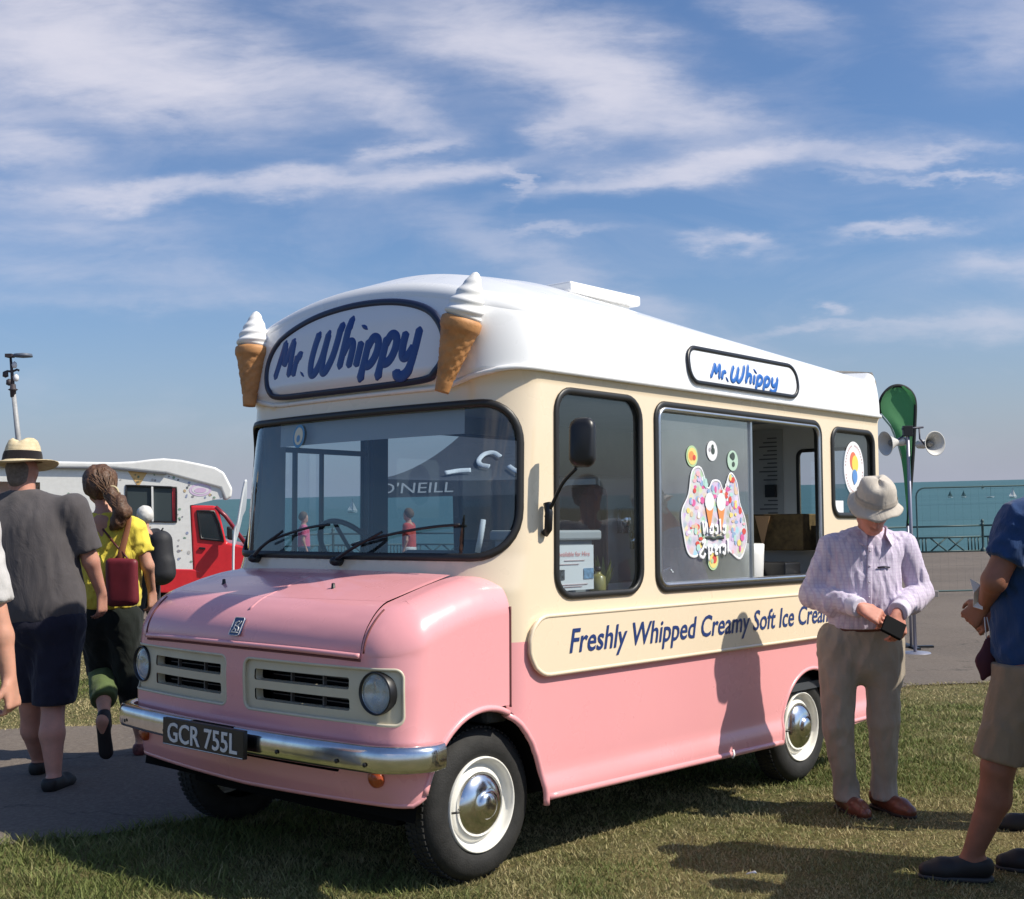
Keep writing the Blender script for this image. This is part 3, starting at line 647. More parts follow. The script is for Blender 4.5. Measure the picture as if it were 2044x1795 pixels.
    LP = np.stack([lip[:, 0] + .001, lip[:, 1], z - .012], 1); V, F = tube(LP, .0055, False, 6); raw('shut_line', V, F, TRIMPINK, hood, True)
    for s in (1, -1):
        xx = np.linspace(.42, xcross(s * yh) - .0005, 60); p, n = tfn(np.stack([xx, np.full(60, s * yh)], 1)); V, F = tube(p + n * .001, .004, False, 6); raw('shut_line', V, F, TRIMPINK, hood, True)
    # shut line between wing and cab
    zz = np.linspace(.68, 1.08, 26); p, n = nose.fn(np.stack([np.full(26, -.092), zz], 1)); V, F = tube(p + n * .001, .005, False, 6); raw('shut_line', V, F, TRIMPINK, v, True)
    # centre crease on the bonnet, washer jets, badge
    xx = np.linspace(.08, .50, 30); p, n = tfn(np.stack([xx, 0 * xx], 1)); V, F = tube(p + n * .003, np.interp(xx, [.08, .2, .5], [.004, .011, .011]), False, 8, n, .5); raw('crease', V, F, PINK, hood, True)
    for yy in (-.47, .30):
        p, n = tfn(A([[.30, yy]])); m = MB(); m.lathe([(0, .022), (.007, .020), (.009, .0), (.012, -.004)], p[0] + n[0] * .006, 'z', 12); m.build('washer_jet', BLACK, hood, True)
    p, n = tfn(A([[.553, .0]])); badge_at(hood, p[0] + n[0] * .006, n[0])
    # inner wheel arches and underside
    m = MB(); m.box((-3.3, -.68, .24), (.30, .68, .50)); m.box((.30, -.70, .42), (.45, .70, .62)); m.build('chassis', DARK, v)
    for s in (1, -1):
        for cx, rx, rz in ((.05, .37, .44), (-2.555, .365, .375)):
            t = np.radians(np.linspace(6, 174, 30)); V = []; m = MB()
            for q in t: V += [(cx + rx * cos(q), s * .915, .26 + rz * sin(q)), (cx + rx * cos(q), s * .45, .26 + rz * sin(q))]
            n_ = len(V); V += [(cx, s * .45, .30)]; m.add(V, [(2 * i, 2 * i + 2, 2 * i + 3, 2 * i + 1) for i in range(len(t) - 1)] + [(2 * i + 1, 2 * i + 3, n_) for i in range(len(t) - 1)])
            m.build('wheel_arch_liner', DARK, v, True)
    # rolled arch lips
    for s in (1, -1):
        a1 = arch(.05, .26, .352, .428, 20, 180, 50); pts = [];
        for x, z in a1:
            if x > -.09: P0, N = nose.fn(A([[nose.u_of(x, z) if x > .15 else x, z]]))
            else: P0, N = body.fn(bm_([(x, z)]))
            q = P0[0] + N[0] * (-.004); pts.append((q[0], q[1] * s, q[2]))
        V, F = tube(pts, .014, False, 8); raw('arch_lip', V, F, PINK, v, True)
        a2 = arch(-2.555, .26, .347, .362, 0, 180, 50); P0, N = body.fn(a2); P0 = P0 * A([1, s, 1]); V, F = tube(P0 - A([0, s * .004, 0]), .012, False, 8); raw('arch_lip', V, F, PINK, v, True)
        P0, N = body.fn(bm_(np.stack([np.linspace(-2.2, -.31, 30), np.linspace(.268, .292, 30)], 1))); V, F = tube(P0 * A([1, s, 1]) - A([0, s * .006, 0]), .016, False, 8); raw('sill', V, F, PINK, v, True)
        P0, N = body.fn(np.stack([np.linspace(XR + .06, -2.91, 10), np.full(10, .285)], 1)); V, F = tube(P0 * A([1, s, 1]) - A([0, s * .006, 0]), .014, False, 8); raw('sill', V, F, PINK, v, True)
    P0, N = body.fn(A([[-1.70, .275]])); m = MB(); m.tube([P0[0] + A([-.012, .004, .02]), P0[0] + A([-.004, .014, .0]), P0[0] + A([.006, .010, -.018])], .006, False, 6); m.build('sill_hook', WHITE, v, True)
    # valance bottom roll
    bl = A([p for p in bot if p[1] <= .41]); bl = densify(bl[np.argsort(bl[:, 0])], .04, False); P0, N = nose.fn(bl); V, F = tube(P0 - N * .008, .012, False, 8); raw('valance_edge', V, F, PINK, v, True)
    m = MB(); m.box((.40, -.66, .45), (.48, .66, .52)); m.build('air_slot', DARK, v)
    # grille halves with headlamps
    for L in (pr, plf):
        sgn = 1 if L is pr else -1
        hy = .800; hc = (nose.u_of_y(hy, .78), .782) if sgn > 0 else (2 * gl - nose.u_of_y(hy, .78), .782)
        hh = circ(hc[0], hc[1], .080, 36)
        ss = []
        for z0, z1 in ((.786, .832), (.706, .752)):
            q = rrect(nose.u_of_y(.665, .8), nose.u_of_y(.118, .8), z0, z1, .009, 4); ss.append(q if sgn > 0 else nose.mir(q))
        g = sheet('grille', L, [hh] + ss, nose.fn, .03, CRM2, v, off=-.014)
        band('surround', L, nose.fn, .0065, CRM2, g, -.003, .8)
        k = len(densify(L, .03)); P0, N = nose.fn(densify(L, .03)); raw('surround_wall', np.vstack([P0, P0 - N * .03]), [(i, (i + 1) % k, (i + 1) % k + k, i + k) for i in range(k)], CRM2, g, False)
        for q in ss:
            D = densify(q, .03); k = len(D); P0, N = nose.fn(D); o = raw('slot', np.vstack([P0 - N * .020, P0 - N * .055]), [(i, (i + 1) % k, (i + 1) % k + k, i + k) for i in range(k)], CRM2, g, False)
        mm = MB()
        P1, N1 = nose.fn(A([L.mean(0)])); c = P1[0]
        mm.box((.40, sgn * .10 if sgn > 0 else -.69, .69), (.46, .69 if sgn > 0 else -.10, .85)); mm.build('radiator', DARK, g)
        mm = MB()
        for yy in (.30, .50): mm.box((.500, sgn * yy - .004, .70), (.515, sgn * yy + .004, .84))
        for zz in (.722, .737, .800, .816): mm.box((.470, min(sgn * .13, sgn * .62), zz), (.474, max(sgn * .13, sgn * .62), zz + .004))
        mm.build('grille_bars', mat('bar_grey', (.10, .09, .085), .5), g)
        # headlamp: black bezel, reflector bowl, domed lens
        P1, N1 = nose.fn(A([hc])); c = P1[0]; nx = N1[0]
        nx = (A([1., 0, 0]) * 1.2 + nx); nx /= np.linalg.norm(nx); R = Vector(nx).to_track_quat('Z', 'Y').to_matrix(); R = A([list(r) for r in R])
        c = c - nx * .012
        mb = MB(); mb.lathe([(.080, -.03), (.0815, .004), (.078, .010), (.0745, .007), (.073, -.03)], c, 'z', 40, R); hl = mb.build('headlamp', BLACK, v, True)
        mb = MB(); mb.lathe([(.0, -.045), (.03, -.042), (.055, -.028), (.074, -.004)], c, 'z', 32, R); mb.build('reflector', mat('reflector', (.85, .85, .83), .12, 1., bump=.3, bscale=60.), hl, True)
        mb = MB(); mb.lathe([(.0, .012), (.03, .010), (.055, .004), (.076, -.006)], c, 'z', 32, R); mb.build('lens', lens_mat(), hl, True)
    # bumper
    bumper(v, nose)
    # orange indicators
    for s in (1, -1):
        P1, N1 = nose.fn(A([(nose.u_of_y(.79, .47) if s > 0 else 2 * gl - nose.u_of_y(.79, .47), .468)])); R = A([list(r) for r in Vector(N1[0]).to_track_quat('Z', 'Y').to_matrix()])
        mb = MB(); mb.lathe([(.036, -.004), (.036, .006), (.033, .016), (.022, .024), (0, .027)], P1[0], 'z', 26, R); mb.build('indicator', mat('orange_lens', (.42, .075, .02), .25, coat=.6, bump=.3, bscale=90.), v, True)
    # wheels
    for x in (0., -2.55):
        for s in (1, -1): wheel(v, x, s)
    # front name board
    board(v)
    # side name board
    sb = rrect(-2.43, -1.375, 2.100, 2.272, .075, 9); o = sheet('side_sign', sb, [], body.fn, .05, SIGNW2, v, off=.008); band('border', sb, body.fn, .012, BLACK, o, .010, .5)
    script(o, 'side', -1.56, 2.136, .66 / 5.0, BLUE)
    sb2 = body.mir(sb); o = sheet('side_sign', sb2, [], body.fn, .05, SIGNW2, v, off=.008); band('border', sb2, body.fn, .012, BLACK, o, .010, .5)
    # roof hatch
    m = MB(); m.box((-1.60, -.12, 2.55), (-1.02, .50, 2.605)); m.box((-1.56, -.08, 2.44), (-1.06, .46, 2.56)); m.build('roof_vent', WHITE, v, bevel=.012)
    # wipers
    wiper(v, -.62, -.06, .06, 1.240, 1.412); wiper(v, .02, .72, .12, 1.236, 1.408)
    mirror(v); 
    interior(v)
    for s, tiltb in ((1, .15), (-1, .01)): cone(v, s, tiltb)
    # sun strip along the top of the windscreen, inside
    m = MB(); P0, N = body.fn(np.stack([np.linspace(body.u_of_y(.66, 1.85), 2 * UC - body.u_of_y(.60, 1.85), 24)] * 1 + [np.full(24, 1.80)], 1)); P1, _ = body.fn(np.stack([np.linspace(body.u_of_y(.66, 1.85), 2 * UC - body.u_of_y(.60, 1.85), 24), np.full(24, 1.925)], 1))
    P0 = P0 - N * .05; P1 = P1 - N * .04; m.add(np.vstack([P0, P1]), [(i, i + 1, i + 25, i + 24) for i in range(23)]); m.build('sun_strip', mat('sun_strip_grey', (.66, .64, .60), .7), v, True)
    # round windscreen sticker
    P1, N1 = body.fn(A([(2 * UC - body.u_of_y(.38, 1.85), 1.835)])); disc_decal(v, P1[0] + N1[0] * (-.004), N1[0], .045, mat('sticker_blue', (.10, .30, .50), .5), [((.0, .0), .034, mat('sticker_cream', (.72, .68, .52), .5)), ((0, -.012), .014, mat('sticker_blue2', (.14, .32, .52), .5))], ry=1.25)
    return v
def lens_mat():
    if 'lens_glass' in MATS: return MATS['lens_glass']
    m = glass_mat('lens_glass', (.75, .78, .78), 1.6, .55); T = NT(m.node_tree); gl = [n for n in T.n if n.type == 'BSDF_GLOSSY'][0]; gl.inputs['Roughness'].default_value = .08
    w = T.node('ShaderNodeTexWave'); w.inputs['Scale'].default_value = 30.; tc = T.node('ShaderNodeTexCoord'); T.l.new(tc.outputs['Object'], w.inputs[0]); b = T.node('ShaderNodeBump'); b.inputs['Strength'].default_value = .4; b.inputs['Distance'].default_value = .004
    T.l.new(w.outputs['Fac'], b.inputs['Height']); T.l.new(b.outputs[0], gl.inputs['Normal']); return m
def frame_of(n, up=(0, 0, 1)):
    n = A(n) / np.linalg.norm(n); r = np.cross(A(up, dtype=float), n); r /= np.linalg.norm(r); u = np.cross(n, r); return np.stack([r, u, n], 1)
def disc_decal(parent, c, n, r, m, subs=(), ry=1., name='sticker'):
    R = frame_of(n); q = circ(0, 0, r, 30, r * ry); V = np.vstack([[(0, 0, .0008)], np.hstack([q, np.full((30, 1), .0008)]), np.hstack([q, np.full((30, 1), -.0008)])])
    F = [(0, 1 + i, 1 + (i + 1) % 30) for i in range(30)] + [(1 + i, 31 + i, 31 + (i + 1) % 30, 1 + (i + 1) % 30) for i in range(30)]
    o = raw(name, V @ R.T + c, F, m, parent, False)
    for k, ((dx, dy), rr, mm) in enumerate(subs):
        q = circ(dx, dy, rr, 22, rr * ry); V = np.vstack([[(dx, dy, 0)], np.hstack([q, np.zeros((22, 1))])]) + A([0, 0, .0018 + .0008 * k]); raw('print', V @ R.T + c, [(0, 1 + i, 1 + (i + 1) % 22) for i in range(22)], mm, o, False)
    return o
def badge_at(parent, c, n):
    R = frame_of(n); b = rrect(-.034, .034, -.040, .040, .008, 4); k = len(b); V = np.vstack([np.hstack([b, np.full((k, 1), .007)]), np.hstack([b, np.zeros((k, 1))])])
    o = raw('badge', V @ R.T + c, [tuple(range(k))] + [(i, i + k, (i + 1) % k + k, (i + 1) % k) for i in range(k)], mat('badge_blue', (.02, .05, .14), .25, coat=.6), parent, False)
    m = MB(); q = rrect(-.0335, .0335, -.0395, .0395, .008, 4); m.tube(np.hstack([densify(q, .01), np.full((len(densify(q, .01)), 1), .007)]), .0018, True, 6)
    # a winged silver beast, simplified to a few curved strokes
    for s in ([(-.020, -.022), (-.010, -.012), (-.012, .004), (-.004, .018), (.006, .022)], [(-.004, .018), (-.016, .014)], [(-.012, .004), (.004, .000), (.016, .012), (.022, .024)], [(.004, 0), (.018, -.006), (.020, -.020)], [(-.010, -.012), (.004, -.014), (.006, -.024)], [(-.022, -.027), (.022, -.027)]):
        q = spline(s, 5); m.tube(np.hstack([q, np.full((len(q), 1), .0085)]), .0026, False, 6)
    V = np.vstack(m.V) @ R.T + c; raw('emblem', V, m.F, SILVER, o, True)
def bumper(v, sh):
    uu = np.linspace(sh.u_of(.33, .56), 2 * sh.uc - sh.u_of(.33, .56), 130); base, N = sh.fn(np.stack([uu, np.full(130, .58)], 1)); N[:, 2] = 0; N /= np.linalg.norm(N, axis=1)[:, None]
    endk = np.minimum(np.arange(130), 129 - np.arange(130)) / 6.; g = np.clip(endk, 0, 1)
    prof = [(.010, .596), (.040, .602), (.060, .598), (.068, .584), (.071, .575), (.072, .545), (.071, .520), (.066, .507), (.050, .501), (.030, .508)]
    V = [];
    for i in range(130):
        for o, z in prof: V.append([base[i, 0] + N[i, 0] * (o + .012) * (.75 + .25 * g[i]), base[i, 1] + N[i, 1] * (o + .012) * (.75 + .25 * g[i]), z])
    n = len(prof); F = [(i * n + j, i * n + j + 1, (i + 1) * n + j + 1, (i + 1) * n + j) for i in range(129) for j in range(n - 1)] + [tuple(range(n)), tuple(129 * n + j for j in range(n))]
    b = raw('bumper', V, F, CHROME, v, True); sharp_edges(b, 50)
    for y in (-.80, -.42, .36, .70, .84):
        k = np.argmin(np.abs((base[:, 1] + N[:, 1] * .08) - y) + (base[:, 0] < .3) * .5); c = base[k] + N[k] * .088; m = MB(); R = frame_of(N[k]); m.lathe([(0, .004), (.006, .003), (.009, 0)], (c[0], c[1], .535), 'z', 10, R); m.build('bolt', mat('bolt_dark', (.05, .045, .04), .5, .5), b, True)
    # number plate with raised silver characters
    x0 = .685; pm = MB(); R = frame_of((1., .0, .0)); c = A([x0, -.065, .548]); hw, hh = .285, .056
    pm.add((A([(-hw, -hh, 0), (hw, -hh, 0), (hw, hh, 0), (-hw, hh, 0), (-hw, -hh, -.02), (hw, -hh, -.02), (hw, hh, -.02), (-hw, hh, -.02)]) @ R.T) + c, [(0, 1, 2, 3), (4, 7, 6, 5), (0, 4, 5, 1), (1, 5, 6, 2), (2, 6, 7, 3), (3, 7, 4, 0)])
    p = pm.build('number_plate', mat('plate_black', (.012, .012, .013), .35), v, False, .002)
    q, F = fitfont('GCR 755L', -.245, .245, -.038, .038, 0., .012); me = np.hstack([q, np.full((len(q), 1), .0035)])
    o = raw('characters', me @ R.T + c, F, mat('plate_silver', (.72, .72, .74), .4), p, False); s_ = o.modifiers.new('thick', 'SOLIDIFY'); s_.thickness = .003
    m = MB(); ln = densify(A([(-hw + .006, -hh + .004), (hw - .006, -hh + .004)]), .05, False); m.tube(np.hstack([ln, np.full((len(ln), 1), .001)]), .002, False, 5); raw('plate_line', np.vstack(m.V) @ R.T + c, m.F, mat('plate_silver', (.7, .7, .72), .4), p, True)
    m = MB(); m.box((x0 - .07, -.20, .50), (x0 - .02, .08, .60)); m.build('plate_bracket', DARK, p)
def wheel(v, x, s):
    c = (x, 0, .30); W = .87
    w = empty_part('wheel', v); w.location = (0, 0, 0)
    # profiles: (radius, distance inwards from the outer face)
    ty = [(.186, .030), (.190, .012), (.205, .003), (.230, .000), (.262, .006), (.284, .022), (.294, .040), (.300, .060), (.3005, .085), (.300, .115), (.294, .140), (.280, .155), (.230, .168), (.19, .15)]
    m = MB(); m.lathe([(r, s * (W - d)) for r, d in ty], (x, 0, .30), 'y', 64)
    # tread blocks
    for k in range(72):
        a = 2 * pi * k / 72
        for d0, d1, o in ((.040, .070, 0), (.078, .100, .5), (.108, .138, 0)):
            a1 = a + o * 2 * pi / 72; t = .3 * 2 * pi / 72; q = []
            for aa in (a1 - t, a1 + t):
                for d in (d0, d1):
                    for r in (.296, .3035): q.append((x + r * cos(aa), s * (W - d), .30 + r * sin(aa)))
            m.add(q, [(0, 1, 3, 2), (4, 6, 7, 5), (0, 4, 5, 1), (2, 3, 7, 6), (1, 5, 7, 3)])
    m.build('tyre', TYRE, w, True, auto=40)
    rm = [(.188, .020), (.187, .006), (.183, .002), (.178, .006), (.176, .020), (.172, .034), (.158, .040), (.150, .044), (.146, .036), (.138, .030), (.130, .030), (.05, .03), (0, .03)]
    m = MB(); m.lathe([(r, s * (W - d)) for r, d in rm], (x, 0, .30), 'y', 56); m.build('rim', RIM, w, True)
    cp = [(.126, .034), (.127, .022), (.122, .014), (.112, .004), (.092, -.008), (.070, -.015), (.056, -.017), (.052, -.023), (.046, -.030), (.030, -.036), (.012, -.038), (0, -.038)]
    m = MB(); m.lathe([(r, s * (W - d)) for r, d in cp], (x, 0, .30), 'y', 48); m.build('hubcap', CHROME, w, True)
    m = MB(); m.tube([(x + .172, s * (W - .03), .30 - .01), (x + .150, s * (W - .012), .30 - .008), (x + .140, s * (W + .0), .30 - .006)], .0045, False, 8); m.build('valve', BLACK, w, True)
def empty_part(name, parent):
    o = bpy.data.objects.new(name, None); COL.objects.link(o); o.parent = parent; o.empty_display_size = .05; return o
GL = {  # brush lettering, stroke by stroke; x advances, cap height 1
    'small': [[(0, 0), (.10, .55), (.17, 1.0)], [(.17, 1.0), (.25, .62), (.29, .32)], [(.29, .32), (.40, .66), (.52, 1.0)], [(.52, 1.0), (.545, .5), (.57, 0)],
              [(.76, 0), (.765, .3), (.77, .56)], [(.77, .36), (.86, .54), (.98, .50)], [(1.12, .02), (1.125, .03)]],
    'big': [[(1.46, 1.12), (1.40, .80), (1.38, .35), (1.46, .02), (1.62, .02), (1.76, .40), (1.82, 1.10)], [(1.82, 1.10), (1.80, .5), (1.86, .06), (2.00, .02), (2.14, .35), (2.20, .80), (2.22, 1.30)],
            [(2.50, 1.42), (2.49, .7), (2.48, 0)], [(2.49, .38), (2.60, .66), (2.74, .68), (2.80, .50), (2.80, 0)],
            [(3.05, .68), (3.05, .35), (3.05, 0)], [(3.05, 1.02), (3.055, 1.04)],
            [(3.30, .70), (3.30, .1), (3.28, -.38)], [(3.30, .46), (3.42, .70), (3.60, .62), (3.64, .34), (3.56, .08), (3.42, .0), (3.31, .10)],
            [(3.86, .70), (3.86, .1), (3.84, -.38)], [(3.86, .46), (3.98, .70), (4.16, .62), (4.20, .34), (4.12, .08), (3.98, .0), (3.87, .10)],
            [(4.42, .74), (4.42, .36), (4.48, .12), (4.62, .10), (4.76, .34)], [(4.80, .80), (4.80, .2), (4.76, -.20), (4.62, -.38), (4.44, -.34), (4.38, -.20)]]}
def script(parent, where, s0, z0, k, m, grow=0., tilt=0.):
    for key, rr in (('small', .122), ('big', .134)):
        b = MB()
        for st in GL[key]:
            q = spline(st, 7); x = q[:, 0] + .22 * q[:, 1]; g = 1 + grow * x; y = q[:, 1] * g * (.93 if key == 'big' else 1.02)
            if where == 'front':
                yy = s0 + x * k; zz = z0 + y * .172 + tilt * x * k; uu = A([body_u(a, zb) for a, zb in zip(yy, zz)]); off = .010
            else: uu = s0 - x * k; zz = z0 + y * .072 ; off = .0095
            P0, N = body.fn(np.stack([uu, zz], 1)); r = rr * k * (1 if where == 'front' else .64)
            r = np.full(len(P0), r); r[0] *= .55; r[-1] *= .55
            # round the ends
            T = P0[-1] - P0[-2]; P0 = np.vstack([P0[0] - (P0[1] - P0[0]) / (np.linalg.norm(P0[1] - P0[0]) + 1e-9) * rr * k * .3, P0, P0[-1] + T / (np.linalg.norm(T) + 1e-9) * rr * k * .3]); r = np.concatenate([[r[0] * .5], r, [r[-1] * .5]])
            if len(st) == 2: r[:] = rr * k * 1.05; r[0] = r[-1] = rr * k * .4
            N = np.vstack([N[:1], N, N[-1:]]); b.tube(P0 + N * off, r, False, 10, N, .004 / (rr * k))
        b.build('lettering', m, parent, True)
_bu = {}
def body_u(y, z):
    """u of the front surface where it passes y (both halves)"""
    key = round(float(z), 2)
    if key not in _bu:
        us = np.linspace(body.uc - 1.2, body.uc, 800); p = body.P(np.stack([us, np.full(800, key)], 1)); _bu[key] = (us, p[:, 1])
    us, yy = _bu[key]; u = np.interp(-abs(y), -yy, us); return u if y >= 0 else 2 * body.uc - u
def board(v):
    # arched board with a thick navy border
    top = [(-.612, 2.13), (-.60, 2.21), (-.54, 2.285), (-.42, 2.343), (-.24, 2.388), (0, 2.408), (.24, 2.398), (.42, 2.362), (.54, 2.305), (.60, 2.22), (.608, 2.13), (.575, 2.068), (.5, 2.038), (.2, 2.030), (-.2, 2.030), (-.5, 2.035), (-.582, 2.062)]
    q = spline(top, 6, True); L = A([(body_u(y, z), z) for y, z in q])
    o = sheet('front_sign', L, [], body.fn, .04, SIGNW, v, off=.012); band('border', L, body.fn, .017, mat('border_navy', (.012, .018, .05), .4), o, .012, .55)
    script(o, 'front', -.54, 2.115, 1.02 / 5.03, mat('sign_blue', (.014, .050, .22), .35), grow=.02, tilt=.006)
def wiper(v, yp, yt, xo, z0, z1):
    n0 = nose; u0 = body_u(yp, z0)
    def w(y, z, off): P0, N = body.fn(A([(body_u(y, z), z)])); return P0[0] + N[0] * off
    m = MB(); a = w(yp, z0 + .01, .035); m.lathe([(.0, .022), (.013, .020), (.020, .006), (.022, -.03), (.020, -.05)], a - A([.0, 0, .006]), 'x', 16); wp = m.build('wiper', BLACK, v, True)
    mid = w(yp * .60 + yt * .40, z1 - .030, .030); b = w(yt, z1, .026); s = w(yp * .82 + yt * .18, z0 * .6 + z1 * .4, .055)
    q = spline([a, s, mid], 8); V, F = tube(q, np.linspace(.010, .006, len(q)), False, 8); raw('wiper_arm', V, F, BLACK, wp, True)
    pts = [w(yp * (1 - t) + yt * t, z0 * (1 - t) + z1 * t + .03 * sin(pi * min(t, 1)), .020) for t in np.linspace(.30, 1.42, 12)]
    pts = [w(yp + (yt - yp) * (.12 + .88 * t), z1 - (1 - t) ** 1.6 * .085, .018) for t in np.linspace(0, 1, 14)]
    V, F = tube(pts, .0065, False, 6); raw('wiper_blade', V, F, BLACK, wp, True)
def mirror(v):
    c = A([-.335, 1.115, 1.745]); b = rrect(-.055, .055, -.104, .104, .040, 6); R = frame_of((.80, .35, .05)); m = MB()
    for d, s in ((.030, .72), (.022, .93), (.0, 1.), (-.022, .96)): m.V.append(np.hstack([b * s, np.full((len(b), 1), d)]))
    k = len(b); V = np.vstack(m.V) @ R.T + c; F = [(j * k + i, j * k + (i + 1) % k, (j + 1) * k + (i + 1) % k, (j + 1) * k + i) for j in range(3) for i in range(k)] + [tuple(range(k))[::-1]]
    o = raw('wing_mirror', V, F, BLACK, v, True); V = np.hstack([b * .9, np.full((k, 1), -.0225)]) @ R.T + c; raw('mirror_glass', V, [tuple(range(k))], mat('mirror', (.8, .8, .82), .03, 1.), o, False)
    q = spline([(-.30, .945, 1.44), (-.30, .985, 1.50), (-.31, 1.03, 1.58), (-.325, 1.09, 1.64)], 8); V, F = tube(q, .008, False, 8); raw('mirror_arm', V, F, BLACK, o, True)
    m = MB(); m.tube([(-.30, .938, 1.37), (-.30, .958, 1.39), (-.30, .962, 1.46), (-.30, .952, 1.50)], .017, False, 8); m.build('mirror_bracket', BLACK, o, True)
def cone(v, s, tb):
    # waffle cone with swirled ice, standing on the corner of the roof
    t = A([-.020, .812, 2.450]) if s > 0 else A([-.06, -.745, 2.48]); b = A([.030, .812 - tb, 1.958]) if s > 0 else A([-.02, -.735, 2.00])
    ax = t - b; H = np.linalg.norm(ax); ax /= H; e1 = np.cross(ax, [0, 1, 0]); e1 /= np.linalg.norm(e1); e2 = np.cross(ax, e1); R = np.stack([e1, e2, ax], 1)
    root = empty_part('model_ice_cream', v)
    n = 48; hs = np.linspace(0, .62, 34); V = []
    for h in hs:
        r0 = np.interp(h, [0, .10, .105, .16, .50, .515, .56, .60, .62], [.030, .036, .034, .038, .073, .084, .087, .086, .074])
        for k in range(n):
            a = 2 * pi * k / n; w = .0
            if .12 < h < .50: w = .0048 * max(sin(6 * a + h * 72), sin(-6 * a + h * 72)) ** 3 if max(sin(6 * a + h * 72), sin(-6 * a + h * 72)) > 0 else 0.
            V.append(((r0 + w) * cos(a), (r0 + w) * sin(a), h * H))
    F = [(i * n + k, i * n + (k + 1) % n, (i + 1) * n + (k + 1) % n, (i + 1) * n + k) for i in range(33) for k in range(n)] + [tuple(range(n))[::-1]]
    raw('wafer_cone', A(V) @ R.T + b, F, mat('wafer', (.50, .235, .085), .62, noise=.22, nscale=18., bump=.15, bscale=80.), root, True)
    V = []; hs = np.linspace(.605, 1.0, 60)
    for h in hs:
        q = (h - .605) / .395; r0 = np.interp(q, [0, .08, .3, .55, .75, .9, .97, 1.], [.060, .080, .074, .056, .038, .024, .014, .002])
        for k in range(n):
            a = 2 * pi * k / n; w = 1 + .07 * sin(2 * pi * (q * 4.6) - a) * (1 - q * .5); V.append((r0 * w * cos(a) + .006 * q, r0 * w * sin(a), h * H))
    F = [(i * n + k, i * n + (k + 1) % n, (i + 1) * n + (k + 1) % n, (i + 1) * n + k) for i in range(59) for k in range(n)]
    raw('whipped_ice', A(V) @ R.T + b, F, mat('ice_white', (.84, .83, .82), .45), root, True)
    m = MB(); q = b + ax * H * .35; m.tube([q - A([0, 0, 0]), q + A([-.10, -s * .03, .0])], .010, False, 8); q = b + ax * H * .62; m.tube([q, q + A([-.14, -s * .02, .0])], .012, False, 8); m.build('mounting_bracket', BLACK, root, True)
def sweets_print(T, b, tc):
    v = T.node('ShaderNodeTexVoronoi'); v.inputs['Scale'].default_value = 26.; T.l.new(tc, v.inputs[0]); hs = T.node('ShaderNodeHueSaturation'); hs.inputs['Saturation'].default_value = .75; hs.inputs['Value'].default_value = .85; T.l.new(v.outputs['Color'], hs.inputs['Color'])
    c = T.mix(T.ramp(v.outputs['Distance'], [(.25, .35), (.6, .8)]), hs.outputs[0], (.66, .60, .70)); T.l.new(c, b.inputs['Base Color'])
